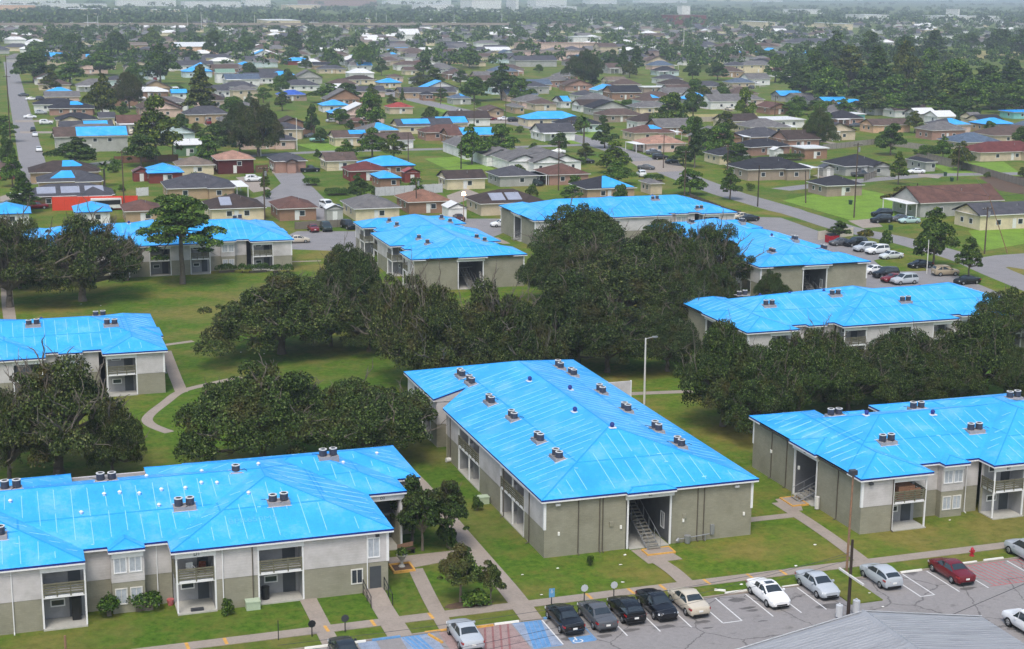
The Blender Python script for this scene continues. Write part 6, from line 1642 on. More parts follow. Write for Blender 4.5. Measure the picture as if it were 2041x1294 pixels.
    names = [(1534, 1602, 203, 'blue', 'grey', 1, 'blue tarped grey cottage at the left end of the right cottage row'), (1562, 1628, 208, 'grey', 'grey', 0, 'grey cottage second in the right cottage row'), (1588, 1626, 214, 'dgrey', 'grey', 0, 'narrow dark grey cottage third in the right cottage row'), (1620, 1692, 217, 'blue', 'grey', 1, 'blue tarped cottage with a purple edge in the right cottage row'),
             (1648, 1720, 222, 'blue', 'peach', 1, 'peach fronted cottage with a blue tarp in the right cottage row'), (1690, 1752, 225, 'dbrown', 'cream', 0, 'cream cottage with a brown roof right of the blue tarped ones'), (1716, 1774, 230, 'dgrey', 'white', 0, 'white gabled cottage with a dark grey roof in the right row'), (1756, 1852, 235, 'dbrown', 'white', 0, 'long dark roofed white cottage in the right row'),
             (1800, 1868, 241, 'white', 'grey', 0, 'cottage with a bright white metal roof in the right row'), (1838, 1906, 247, 'white', 'white', 0, 'white cottage with a white roof and blue edge in the right row'), (1908, 1962, 250, 'grey', 'cream', 0, 'cream cottage right of the small cypress'), (1922, 2000, 256, 'black', 'cream', 0, 'cream cottage with a black roof near the right edge')]
    for xl, xr, yb, rc, wc, tp, lab in names: H(xl, xr, yb, 9, 'g', rc, wc, lab, tarp=tp, group='right cottage row')
    H(1710, 1816, 266, 9, 'g', 'brown', 'peach', 'peach walled house with a brown ridge roof and white garage')
    H(1660, 1726, 244, 8, 't', 'white', 'turq', 'turquoise walled shed with a white flat roof', e=3)
    H(1500, 1606, 256, 14, 't', 'white', 'white', 'long white flat roofed trailer sheds on the gravel yard', e=2.9)
    H(1986, 2090, 216, 10, 'g', 'brown', 'tan', 'long tan house with a brown roof at the right edge')
    H(1990, 2090, 238, 9, 't', 'blue', 'turq', 'pale green house with a bright blue flat tarp at the right edge', tarp=0)
    H(1356, 1452, 184, 11, 'h', 'dgrey', 'beige', 'dark grey hip roof house right of the light green tree')
    H(1448, 1482, 190, 8, 'g', 'tan', 'cream', 'small cream house with a yellowish roof')
    H(1296, 1362, 168, 10, 'h', 'dgrey', 'white', 'white house with a dark hip roof among the trees at right centre')
    H(1268, 1358, 187, 8, 't', 'white', 'taupe', 'long low flat roofed house with a pale roof edge', e=3)
    H(1180, 1242, 187, 9, 'h', 'brown', 'white', 'white walled brown roof house beyond the white cottage')
    H(1196, 1252, 172, 9, 'g', 'tan', 'cream', 'cream gabled house behind the white palm trunk')
    H(1435, 1494, 146, 10, 'h', 'dgrey', 'cream', 'cream house with a dark roof left of the balcony house', e=4.5)
    H(1464, 1546, 146, 11, 'h', 'grey', 'cream', 'grey roofed balcony house at right centre', e=4.8)
    H(1530, 1602, 155, 11, 'h', 'maroon', 'white', 'white house with a maroon roof left of the thick wood', e=4)
    H(1566, 1634, 114, 10, 'g', 'blue', 'white', 'far house with a bright blue roof left of the thick wood', tarp=1)
    # left, along the long street
    H(75, 116, 172, 9, 't', 'white', 'cream', 'cream flat topped house on the left street', e=3.6)
    H(76, 142, 180, 10, 'h', 'brown', 'beige', 'brown hip roof house behind the small blue roof on the left street')
    H(92, 146, 196, 9, 'h', 'blue', 'grey', 'small house with a bright blue roof on the left street', tarp=1)
    H(88, 160, 206, 10, 'g', 'grey', 'pinkw', 'grey roofed house just below the small blue roof')
    H(96, 190, 230, 11, 'h', 'black', 'brickp', 'wide black roof house with two thin blue strips', tarp=3)
    H(110, 194, 254, 10, 'h', 'black', 'cream', 'black hip roof house with a cream front gable', wing=(.1, .6, 2, 'f'))
    H(194, 232, 250, 8, 'g', 'dgrey', 'cream', 'small dark gabled shed house above the large half blue roof', win=1)
    H(198, 220, 230, 6, 't', 'white', 'white', 'tiny white flat roofed hut', e=3.4, win=0)
    H(290, 312, 178, 7, 'h', 'grey', 'white', 'small white house with a grey roof between rusty trees', win=1)
    H(338, 374, 198, 7, 'g', 'blue', 'white', 'small white house with a blue roof left of the rust coloured tree', tarp=1, win=1)
    H(395, 446, 240, 8, 'g', 'dbrown', 'beige', 'dark roofed house above the green house', win=1)
    # around the long pale hall
    H(426, 470, 166, 8, 'g', 'green', 'white', 'white two storey hall with a green lower roof', e=5.4)
    H(434, 516, 185, 11, 'h', 'dgrey', 'white', 'white walled house with a long grey roof')
    H(456, 516, 203, 9, 'h', 'grey', 'beige', 'tall beige house with a grey roof', e=5)
    H(554, 640, 182, 12, 'h', 'dgrey', 'white', 'big hall with a broad grey hip roof')
    H(548, 614, 202, 9, 'h', 'dblue', 'taupe', 'taupe house with a grey blue tarp behind the small red car')
    H(470, 578, 156, 10, 'h', 'dgrey', 'tan', 'long dark roofed tan house with a pale front', tarp=0)
    H(470, 505, 138, 8, 'h', 'blue', 'white', 'small blue roofed white house behind the long dark roofed tan house', tarp=1)
    H(564, 624, 130, 9, 'h', 'blue', 'brickr', 'red brick house with a bright blue roof far left of centre', tarp=1)
    H(394, 470, 124, 11, 'h', 'dgrey', 'cream', 'cream house with a dark grey hip roof beside the pale warehouse')
    H(362, 426, 138, 10, 'g', 'dgrey', 'peach', 'dark roofed peach house below the pale warehouse')
    H(498, 572, 114, 10, 'h', 'brown', 'white', 'brown roofed white house left of the red brick blue roof house')
    H(620, 692, 127, 10, 'h', 'grey', 'tan', 'grey roofed tan house right of the red brick blue roof house')
    H(628, 692, 147, 9, 'h', 'dgrey', 'beige', 'dark roofed long house at left centre beside the lawn')
    # centre plots
    H(746, 802, 176, 9, 'h', 'blue', 'beige', 'house with a strong blue hip roof by the far bend of the street', tarp=1)
    H(784, 912, 197, 10, 'g', 'dgrey', 'tan', 'long tan brick house with a dark ridge roof')
    H(833, 870, 201, 7, 'h', 'black', 'bricko', 'small brick front part with a black hip roof', win=2)
    H(798, 838, 150, 9, 'g', 'brown', 'cream', 'plain cream gabled cottage at the centre')
    H(852, 888, 150, 9, 'h', 'dgrey', 'white', 'white cottage with a dark roof at the centre')
    H(890, 920, 150, 9, 'f', 'dgrey', 'cream', 'cream cottage with a tall front gable at the centre')
    H(900, 932, 163, 8, 'g', 'grey', 'white', 'white shed cottage below the tall gable cottage')
    H(888, 942, 209, 9, 'h', 'slate', 'grey', 'grey house with a small blue strip on its slate roof', tarp=3)
    H(768, 806, 164, 8, 'h', 'brown', 'pinkw', 'brown roofed house behind the strong blue roof')
    # big buildings farther out
    H(340, 436, 113, 40, 'g', 'white', 'peach', 'wide pale warehouse with a white roof and peach wall', e=7, p=.12, win=0, name='warehouse', cat='warehouse')
    H(246, 296, 106, 30, 'g', 'tan', 'tan', 'low tan warehouse left of the pale one', e=6, p=.1, win=0, name='warehouse', cat='warehouse')
    H(1018, 1206, 122, 16, 't', 'tan', 'pinkw', 'long pink building with ribbed bays behind the big dark tree', e=6.5, win=12, name='commercial_building', cat='building')
    H(1022, 1200, 104, 14, 't', 'pink', 'pinkw', 'second pink building just behind the long ribbed one', e=6.5, win=0, name='commercial_building', cat='building')
    H(1130, 1198, 92, 14, 't', 'white', 'white', 'white two storey building with dark windows beyond the pink one', e=8, win=6, name='commercial_building', cat='building')
    H(1012, 1112, 134, 14, 'g', 'dgrey', 'grey', 'long dark roofed apartments before the pink building', e=4, name='house')
    H(1180, 1232, 110, 14, 'g', 'brown', 'beige', 'beige gabled building right of the white two storey one', e=6)
    H(1416, 1556, 104, 14, 'h', 'brown', 'grey', 'long low brown roofed apartments at right centre', e=4, win=0)
    H(1556, 1694, 98, 18, 'h', 'dgrey', 'grey', 'long purple grey roofed apartments before the thick wood', e=5, win=0)
    H(1544, 1600, 86, 16, 'h', 'dgrey', 'grey', 'shorter purple grey apartments behind the long ones', e=5, win=0)
    H(790, 838, 82, 16, 'g', 'white', 'white', 'white church with a steep pale roof and square tower', e=6, p=.6, win=0, name='church', cat='church')
    H(770, 850, 96, 14, 'g', 'dgrey', 'dark', 'dark roofed long house before the white church', win=0)
    H(770, 830, 108, 10, 'h', 'blue', 'white', 'far house with a blue roof and a white carport before the church', tarp=1, win=0)
    H(885, 945, 102, 14, 'g', 'grey', 'lblue', 'pale blue far house with twin gables right of centre', win=0)
    H(960, 1020, 108, 12, 'g', 'white', 'cream', 'far pale house left of the pink building', win=0)
    H(860, 930, 128, 12, 'g', 'dgrey', 'tan', 'far grey roofed house behind the cream cottages', win=0)
    H(1316, 1408, 50, 45, 't', 'redb', 'brickr', 'large red brick block rising from the hazy woods', e=14, win=0, name='office_building', cat='building')
    H(1348, 1376, 40, 20, 't', 'white', 'white', 'white rooftop block behind the red brick block', e=24, win=0, name='office_building', cat='building')
    H(1684, 1772, 46, 60, 't', 'white', 'white', 'white shopping hall in the haze right of centre', e=13, win=0, name='shopping_hall', cat='building')
    H(1838, 1992, 44, 60, 't', 'white', 'white', 'long white shopping hall in the haze at the right', e=10, win=0, name='shopping_hall', cat='building')
    H(1884, 1912, 40, 40, 't', 'white', 'white', 'tall white shop front block on the long shopping hall', e=20, win=0, name='shopping_hall', cat='building')
    H(916, 1000, 24, 90, 't', 'white', 'white', 'pale broad block on the horizon at the centre', e=26, win=0, name='office_building', cat='building')
    H(1008, 1034, 24, 70, 't', 'white', 'white', 'white horizon block right of the cream tower group', e=34, win=0, name='office_building', cat='building')
    H(590, 752, 12, 200, 't', 'pink', 'brickp', 'reddish stacks of containers on the horizon', e=60, win=0, name='container_stack', cat='containers')
    for i, (a, b, y, hh, w) in enumerate(((0, 70, 26, 14, 'peach'), (84, 212, 20, 12, 'white'), (360, 480, 18, 16, 'white'), (480, 540, 14, 30, 'white'), (1050, 1130, 14, 40, 'white'), (1160, 1230, 8, 70, 'white'), (1260, 1370, 6, 60, 'white'), (1500, 1560, 4, 60, 'white'), (1470, 1545, 56, 8, 'cream'), (1620, 1700, 60, 8, 'cream'), (510, 600, 54, 8, 'cream'), (700, 760, 50, 8, 'cream'))):
        H(a, b, y, 80, 't', 'white', w, f"{['pale peach', 'long white', 'white', 'broad white', 'white', 'big white', 'wide white', 'small white', 'flat cream', 'cream', 'flat tan', 'low cream'][i]} shed on the hazy plain {['at the left edge', 'near the left edge', 'above the left overpass', 'left of the containers', 'right of the white horizon block', 'at the centre horizon', 'right of the centre horizon', 'far right on the horizon', 'right of the red brick block', 'below the white shopping hall', 'beside the overpass', 'below the containers'][i]}", e=hh, win=0, name='warehouse', cat='warehouse', group='sheds on the hazy plain')
    for i, (a, b, y, hh, words) in enumerate(((230, 350, 12, 22, 'long pale shed on the horizon between the left sheds'), (130, 250, 30, 10, 'low pale shed before the long white left shed'), (760, 900, 9, 40, 'long pale shed on the horizon right of the containers'), (820, 905, 22, 14, 'low white shed left of the centre horizon block'), (1390, 1500, 3, 70, 'faint pale shed at the very top right of centre'), (1580, 1720, 2, 90, 'faint long shed at the very top right'), (1740, 1990, 2, 90, 'faint widest shed at the very top right corner'), (560, 640, 24, 14, 'low white shed below the containers'), (1060, 1150, 24, 12, 'white shed below the centre horizon'), (0, 130, 12, 26, 'tall pale shed at the upper left corner'), (300, 360, 30, 9, 'small pale shed left of the overpass masts'), (1560, 1640, 28, 10, 'low white shed left of the white shopping hall'))):
        H(a, b, y, 70, 't', 'white', ('white', 'cream', 'white')[i % 3], words, e=hh, win=0, name='warehouse', cat='warehouse', group='sheds on the hazy plain')
    # far plots: small houses in the haze
    r = random.Random(21); roofs = ['brown', 'dgrey', 'grey', 'dbrown', 'black', 'tan', 'redb', 'white', 'grey', 'dgrey', 'blue', 'brown', 'black', 'grey']; walls = ['cream', 'white', 'beige', 'tan', 'grey', 'pinkw']
    cnt = {}; spots = []; todo = []
    while len(todo) < 4:
        py = r.uniform(60, 108); px = r.uniform(0, 2041)
        if px > 1560 and py > 75: continue
        w = r.uniform(42, 62)*(py+20)/150
        if any(h[0]-4 < px+w/2 and px-w/2 < h[1]+4 and abs(py-h[2]) < 10 for h in FARBOX): continue
        if any(abs(px-a) < (w+c_)/2 and abs(py-b) < 6 for a, b, c_ in spots): continue
        spots.append((px, py, w)); rf = r.choice(roofs); wl = r.choice(walls); kd = r.choice('hhgf')
        todo.append((px, py, w, rf, wl, kd))
    nm = dict(brown='brown', dgrey='dark grey', grey='grey', dbrown='dark brown', black='black', tan='tan', redb='red brown', white='white', blue='blue')
    wn_ = dict(cream='cream', white='white', beige='beige', tan='tan', grey='grey', pinkw='pale pink')
    for px, py, w, rf, wl, kd in sorted(todo):
        zone = ['far left', 'left', 'middle', 'right', 'far right'][min(4, int(px/408.2))]; dist = 'hazy' if py < 85 else 'less hazy'
        house(px-w/2, px+w/2, py, 10, kd, rf, wl, f"{wn_[wl]} walled far house with {nm[rf]} {'gable' if kd in 'gf' else 'hip'} roof, {dist} {zone}", win=0, tarp=1 if rf == 'blue' else 0, group='far houses on the plain')

def fill_houses():
    """the remaining houses of the grid blocks between the ones picked out above"""
    r = random.Random(33); roofs = ['brown', 'dgrey', 'grey', 'dbrown', 'black', 'tan', 'redb', 'grey', 'dgrey', 'slate', 'grey', 'white', 'brown', 'dgrey', 'dbrown', 'blue', 'grey', 'brown']; walls = ['cream', 'white', 'beige', 'tan', 'grey', 'brickp', 'bricko', 'white', 'lblue', 'pinkw']
    nm = dict(brown='brown', dgrey='dark grey', grey='grey', dbrown='dark brown', black='black', tan='tan', redb='red brown', white='white metal', blue='blue tarped', slate='slate blue')
    wn_ = dict(cream='cream', white='white', beige='beige', tan='tan brick', grey='grey', pinkw='pale pink', brickp='pink brick', bricko='orange brick', lblue='pale blue')
    n = tries = 0
    HAND[:] = [k for k in NAMES if k[2] > 100 and 'far house' not in NAMES[k]]
    while n < 152 and tries < 30000:
        tries += 1
        py = r.uniform(108, 300); px = r.uniform(-20, 2060)
        if r.random() < (py-108)/380: continue
        if px > 1560 and py < 236: continue
        if 1500 < px and py > 300: continue
        if 830 < px < 920 and 300 < py: continue
        X, Y = P(px, py); wd = r.uniform(13, 18); d = r.uniform(9, 11.5)
        if any(abs(X-f[0]) < f[2]+wd/2+1.6 and abs(Y+d/2-f[1]) < f[3]+d/2+2.4 for f in FEET): continue
        if on_paving(px, py) or on_paving(px-20, py) or on_paving(px+20, py) or on_paving(px, py-6): continue
        pxw = (wd+2)*F_PX/depth(px, py); rf = r.choice(roofs); wl = r.choice(walls); kd = r.choice('hhhgf')
        near_ = min(HAND, key=lambda q: abs((q[0]+q[1])/2-px)+2.5*abs(q[2]-py)); side = 'left of' if px < near_[0] else 'right of' if px > near_[1] else ('behind' if py < near_[2] else 'in front of')
        head = f"{wn_[wl]} house with {nm[rf]} {'hip' if kd == 'h' else 'gable'} roof {side} the"
        short = nick(NAMES[near_], 16-len(head.split()))
        house(px-pxw/2, px+pxw/2, py, d, kd, rf, wl, f"{head} {short}", tarp=1 if rf == 'blue' else (r.choice([0]*18+[2, 3])), e=r.choice([2.7, 2.8, 3.3]), p=r.uniform(.34, .5), porch=r.choice([0, 0, 0, 1, 2]), group='filler' and 'neighbourhood houses')
        n += 1; fx = X+r.uniform(-.3, .3)*wd
        if not on_paving(*proj(fx, Y-9, 0)[:2]): sheet('driveway', [(fx-1.6, Y-9), (fx+1.6, Y-9), (fx+1.6, Y-.2), (fx-1.6, Y-.2)], .0036+n*.00003, 'concrete')
        if n % 4 == 0:
            car(r.choice(['sedan', 'suv', 'sedan', 'pickup']), fx, Y-4.5, 90, r.choice([WHT, SIL, BLK, GRY, RED, CRM]), f"car on the {wn_[wl]} house drive {side} the {nick(NAMES[near_], 5)}", group='cars around the neighbourhood')
    # houses past the ones told apart: the far suburb as one body
    rf_ = ['grey', 'brown', 'dgrey', 'white', 'tan']; ms = []
    for k in rf_: ms.append(M('far_roof_'+k, RC[k], .2, .1, .9).name)
    for k in ('cream', 'white', 'grey'): ms.append(M('far_wall_'+k, WC[k], .1, .1, .9).name)
    mb = MB(*ms); cnt = 0
    for _ in range(9000):
        if cnt > 640: break
        py = 40+92*r.random()**1.1; px = r.uniform(-40, 2080)
        if px > 1560 and py > 96: continue
        X, Y = P(px, py); wd = r.uniform(12, 20); d = r.uniform(9, 13)
        if any(abs(X-f[0]) < f[2]+wd/2+3 and abs(Y-f[1]) < f[3]+d/2+4 for f in FEET) or on_paving(px, py): continue
        cnt += 1; FEET.append((X, Y, wd/2, d/2)); e = r.uniform(2.7, 3.6); k = r.choice('hhg'); a = r.choice([0, 1, 2, 0, 1, 2, 4, 3]); wl = 5+r.randrange(3)
        tmp = MB(); tmp.box(-wd/2, wd/2, -d/2, d/2, 0, e, wl)
        if k == 'g':
            for x in (-wd/2, wd/2): tmp.add([(x, -d/2, e-.1), (x, d/2, e-.1), (x, 0, e+d/2*.42)], [(0, 1, 2), (2, 1, 0)], wl)
        hip_solid(tmp, -wd/2, wd/2, -d/2, d/2, e, .42, k, mats=(a, wl))
        base = len(mb.v); mb.v += [(x+X, y+Y, z) for x, y, z in tmp.v]; mb.f += [tuple(i+base for i in f) for f in tmp.f]; mb.mi += tmp.mi
    o = mb.build('far_suburb_houses'); o['kind'] = 'stuff'
    print('FILL', n, tries, cnt)
# ---------------------------------------------------------------- smaller things
def at(px, py, z=0): x, y = P(px, py, z); return Vector((x, y, z))
def pole(px, py, ytop, label, r=.16, arm=True, mat='wood_brown', name='utility_pole', lean=0.0, lamp=False, trans=False):
    g = at(px, py); h = height_at(px, py, ytop)
    root = empty(name, g, 0, label, 'utility pole' if name == 'utility_pole' else 'lamp post', 'utility poles' if name == 'utility_pole' else 'lamp posts')
    mb = MB(mat); mb.tube((0, 0, -.2), (lean*h, 0, h), r, r*.7, 9); mb.build('shaft', root)
    if arm:
        a = MB('wood_dark', 'off_white'); a.box(lean*h-1.1, lean*h+1.1, -.06, .06, h-.5, h-.36, 0)
        for t in (-1, -.5, .5, 1): a.tube((lean*h+t, 0, h-.36), (lean*h+t, 0, h-.18), .05, .03, 6, 1)
        a.build('crossarm', root)
    if trans: MB('grey_metal').tube((.38, 0, h-2.0), (.38, 0, h-1.0), .24, .24, 10).build('transformer', root)
    if lamp:
        l = MB('grey_metal', 'headlight'); l.tube((lean*h, 0, h-.1), (lean*h+1.0, -.2, h+.15), .04, .04, 6); l.box(lean*h+.8, lean*h+1.4, -.35, -.05, h+.05, h+.2, 0); l.box(lean*h+.85, lean*h+1.35, -.32, -.08, h+.02, h+.048, 1); l.build('lamp_head', root)
    return root, h
def wire(a, b, sag, label, r=.018):
    a = Vector(a); b = Vector(b); mb = MB('dark_metal'); n = 14; p = a
    for i in range(1, n+1):
        t = i/n; q = a.lerp(b, t)-Vector((0, 0, sag*4*t*(1-t))); mb.tube(p, q, r, r, 4, cap=False); p = q
    return tag(mb.build('power_line'), label, 'wire', 'power lines')
def sign(px, py, ytop, face, shape, label, text=None):
    g = at(px, py); h = height_at(px, py, ytop)
    root = empty('parking_sign', g, 0, label, 'sign', 'parking signs'); MB('black_metal').tube((0, 0, -.1), (0, 0, h), .045, .04, 6).build('post', root)
    s = MB(face, 'grey_metal')
    if shape == 'rect': s.box(-.24, .24, -.06, -.045, h-.72, h+.02, 0)
    else: s.tube((0, -.06, h-.25), (0, -.045, h-.25), .31, .31, 8)
    o = s.build('sign_plate', root)
    if shape == 'rect':
        w = MB('white_paint')
        for k in range(10): a, b = 2*pi*k/10, 2*pi*(k+1)/10; w.add([(.1*cos(a), -.066, h-.28+.1*sin(a)), (.1*cos(b), -.066, h-.28+.1*sin(b)), (.065*cos(b), -.066, h-.28+.065*sin(b)), (.065*cos(a), -.066, h-.28+.065*sin(a))], [(3, 2, 1, 0)])
        w.add([(-.03, -.066, h-.22), (.02, -.066, h-.22), (.02, -.066, h-.06), (-.03, -.066, h-.06)], [(0, 1, 2, 3)]); w.build('wheelchair_symbol', root)
def stop(px, py, L, mat, label, ang=0.0):
    x, y = P(px, py); mb = MB(mat); c, s_ = cos(ang), sin(ang)
    pts = [(-L/2, -.09), (L/2, -.09), (L/2, .09), (-L/2, .09)]
    lo = [(x+a*c-b*s_, y+a*s_+b*c, .012) for a, b in pts]; hi = [(x+a*.98*c-b*.7*s_, y+a*.98*s_+b*.7*c, .15) for a, b in pts]
    mb.add(lo+hi, [(4, 5, 6, 7), (0, 1, 5, 4), (1, 2, 6, 5), (2, 3, 7, 6), (3, 0, 4, 7)]); tag(mb.build('wheel_stop'), label, 'wheel stop', 'wheel stops of the front car park')
def chair(x, y, z, rz, mat, label):
    r = empty('garden_chair', (x, y, z), rz, label, 'chair'); s = MB(mat)
    s.box(-.26, .26, -.26, .26, .4, .45); s.build('seat', r)
    b = MB(mat); b.box(-.26, .26, .22, .28, .45, .6); b.box(-.26, .26, .26, .32, .6, .92)
    for t in (-.24, 0, .24): b.box(t-.03, t+.03, .2, .26, .455, .9)
    b.build('backrest', r)
    a = MB(mat); a.box(-.3, -.25, -.26, .26, .62, .67); a.box(.25, .3, -.26, .26, .62, .67); a.build('armrests', r)
    for sx in (-1, 1):
        for sy in (-1, 1): MB(mat).tube((sx*.28, sy*.28, 0), (sx*.25, sy*.24, .64 if sy < 0 else .42), .025, .03, 5).build('leg', r)
def fence(pts, h, label, col=(140, 130, 118), post=2.4, name='board_fence', boards=True, mat='fence_wood'):
    pp = [Vector(P(*p)) for p in pts]; root = empty(name, (pp[0].x, pp[0].y, 0), 0, label, 'fence'); o = pp[0]
    w = MB(mat); ps = MB(mat)
    for a, b in zip(pp[:-1], pp[1:]):
        a = a-o; b = b-o; L = (b-a).length; d = (b-a)/L; nn = (d.y, -d.x)
        n = max(1, int(L/.28))
        if boards:
            for i in range(n):
                p = a+d*(L*i/n); q = a+d*(L*(i+1)/n-.02); k = random.Random(i).uniform(-.04, .04); w.obox(p, q, nn, -.01, .012+abs(k)*.3, .05, h+k)
        else: w.obox(a, b, nn, -.06, .06, 0, h)
        m_ = max(1, int(L/post))
        for i in range(m_+1): p = a+d*(L*i/m_); ps.box(p.x-.06, p.x+.06, p.y-.06, p.y+.06, 0, h+.08)
    w.build('boards' if boards else 'wall', root, color=lin(col)); ps.build('posts', root, color=lin(tuple(c*.85 for c in col)))
def build_things():
    # club house with a ribbed metal roof in the corner
    r = empty('club_house', (0, 0, 0), 0, 'low building with a ribbed grey metal roof in the bottom right corner', 'building')
    ax, ay = P(1720, 1218, 6.0); rx, ry = P(1955, 1228, 4.55); y1 = ay; y0 = ay-26; lx = ax-(rx-ax)*1.25; zl = 6.0-1.45*1.25
    m_ = MB('ribbed_metal', 'white_trim', 'ribbed_metal')
    m_.add([(ax, y0, 6), (rx, y0, 4.55), (rx, y1-.4, 4.55), (ax, y1, 6)], [(0, 1, 2, 3)], 0); m_.add([(lx, y0, zl), (ax, y0, 6), (ax, y1, 6), (lx, y1-.2, zl)], [(0, 1, 2, 3)], 0)
    n = 74
    for k in range(n):
        y = y0+.3+(y1-y0-.7)*k/n
        for xa, za, xb, zb in ((ax, 6, rx, 4.55), (ax, 6, lx, zl)):
            m_.add([(xa, y-.03, za), (xb, y-.03, zb), (xb, y, zb+.05), (xa, y, za+.05), (xb, y+.03, zb), (xa, y+.03, za)], [(0, 1, 2, 3), (3, 2, 4, 5)] if xb > xa else [(3, 2, 1, 0), (5, 4, 2, 3)], 0)
    m_.add([(ax-.35, y0, 5.94), (ax, y0, 6.12), (ax, y1, 6.12), (ax-.35, y1, 5.94)], [(0, 1, 2, 3)], 2); m_.add([(ax, y0, 6.12), (ax+.35, y0, 5.94), (ax+.35, y1, 5.94), (ax, y1, 6.12)], [(0, 1, 2, 3)], 2)
    for xa, za, ya, xb, zb, yb in ((ax, 6.02, y1, rx, 4.57, y1-.4), (lx, zl+.02, y1-.2, ax, 6.02, y1)):
        m_.add([(xa, ya, za-.28), (xb, yb, zb-.28), (xb, yb, zb+.05), (xa, ya, za+.05)], [(0, 1, 2, 3), (3, 2, 1, 0)], 1)
        m_.add([(xa, ya, za+.05), (xb, yb, zb+.05), (xb, yb-.16, zb+.05), (xa, ya-.16, za+.05)], [(0, 1, 2, 3), (3, 2, 1, 0)], 1)
    m_.build('metal_roof', r)
    w = MB('brick'); w.box(lx+.5, rx-.5, y0+.4, y1-.7, 0, zl-.3); w.build('wall', r)
    # utility poles in front and their wires
    p1, h1 = pole(1687, 1142, 944, 'leaning brown utility pole with a floodlight box on its top, by the lawn island', .115, False, 'wood_pole', lean=.012)
    fb = MB('dark_metal'); fb.box(-.25, .35, -.3, .2, h1-.1, h1+.32); fb.build('flood_light', p1)
    p2, h2 = pole(1690, 1232, 1076, 'short dark pole with grey transformers beside the metal roof corner', .15, False, 'wood_dark')
    for dx, dy, zz, nm in ((-.75, .1, 0, 'transformer'), (.62, -.1, .3, 'transformer'), (.9, .3, .05, 'transformer')):
        MB('pale_metal').tube((dx, dy, zz+.2), (dx, dy, zz+1.15), .28, .28, 12).tube((dx, dy, zz+1.15), (dx, dy, zz+1.3), .1, .08, 8).build(nm, p2)
    g2 = at(1690, 1232); za = height_at(1690, 1232, 1146); qa, qb = P(1673, 1133, za), P(1721, 1166, za)
    cb = MB('off_white'); dq = Vector((qb[0]-qa[0], qb[1]-qa[1])).normalized(); cb.obox((qa[0]-g2.x, qa[1]-g2.y), (qb[0]-g2.x, qb[1]-g2.y), (dq.y, -dq.x), -.07, .07, za-.08, za+.08); cb.build('crossarm', p2)
    for i, (px, py, z) in enumerate(((1100, 1290, 3.2), (1000, 1265, 6), (1120, 1294, 2.4))):
        q = at(px, py, z); wire((g2.x, g2.y, h2-1.0-.3*i), q+(q-g2)*.5, .5, f"{['upper', 'middle', 'lower'][i]} wire crossing in front of the dark row of cars", .014)
    # lamp and street poles
    pole(1284, 806, 674, 'tall pale lamp pole right of the central blue roof', .13, False, 'off_white', 'lamp_post', lean=-.005, lamp=True)
    r_, hl = pole(924, 447, 388, 'street lamp glowing orange behind the upper middle roof', .09, False, 'wood_pole', 'lamp_post')
    glow = MB('lamp_glow'); glow.tube((0, -.05, hl-.1), (0, -.05, hl+.5), .45, .3, 12); glow.build('lit_lamp', r_)
    pole(1847, 545, 478, 'white lamp post in the side car park', .09, False, 'off_white', 'lamp_post')
    for px, py, yt, lab, kw in ((919, 337, 286, 'black pole on the empty lawn left of the white row building', dict(arm=False, mat='wood_dark', r=.2)), (831, 425, 352, 'leaning pole with a grey box left of the glowing lamp', dict(trans=True, lean=-.03)), (814, 345, 265, 'dark pole by the wide full blue tarp', dict(arm=False)), (1113, 380, 280, 'pole before the red brown hip roof house', dict()), (1510, 412, 330, 'black pole at the street kerb', dict(arm=False, mat='wood_dark')), (1606, 405, 340, 'leaning pole by the taupe cottage', dict(lean=-.06, arm=False)),
                           (1702, 434, 285, 'tall pole with a white top on the bright lawn', dict(trans=True)), (1908, 360, 290, 'pole by the dirt road at right', dict()), (1825, 425, 365, 'thin pole before the red brown gable house', dict(arm=False)), (1962, 506, 412, 'brace propped pole at the street corner', dict(trans=True)), (1364, 395, 300, 'pale pole beside the farthest blue roof', dict()), (1322, 335, 268, 'pole with wires at the pink porch house', dict()),
                           (528, 440, 332, 'pole before the orange brick house', dict(trans=True)), (592, 300, 235, 'pale lamp pole on the open lawn', dict(arm=False, mat='off_white')), (520, 312, 255, 'thin pale pole right of the big brown green tree', dict(arm=False, mat='off_white')), (345, 322, 268, 'dark pole before the green house', dict()), (22, 300, 150, 'pole on the left kerb of the long street', dict()), (18, 225, 110, 'farther pole on the left kerb of the long street', dict()),
                           (248, 420, 300, 'pole over the red wall', dict()), (1008, 250, 195, 'pole at the black car of the porch house', dict()), (945, 262, 205, 'dark pole beside the diagonal street', dict()), (1139, 268, 240, 'small pole before the pale blue porch house', dict()), (878, 208, 165, 'thin pole by the small dark tree', dict(arm=False)), (1448, 382, 288, 'pole behind the sparse young tree', dict()), (1362, 110, 55, 'tall lamp mast at right centre', dict(arm=False, mat='off_white', r=.3)),
                           (1544, 236, 190, 'pole behind the beige wide hip roof house', dict()), (1705, 215, 180, 'pole in the right cottage row', dict())):
        pole(px, py, yt, lab, **kw)
    b0 = at(1962, 506); MB_ = MB('wood_pole'); e0 = at(2008, 505); MB_.tube((e0.x, e0.y, 0), (b0.x, b0.y, 11), .09, .07, 6); tag(MB_.build('brace_pole'), 'slanting brace against the pole at the street corner', 'brace')
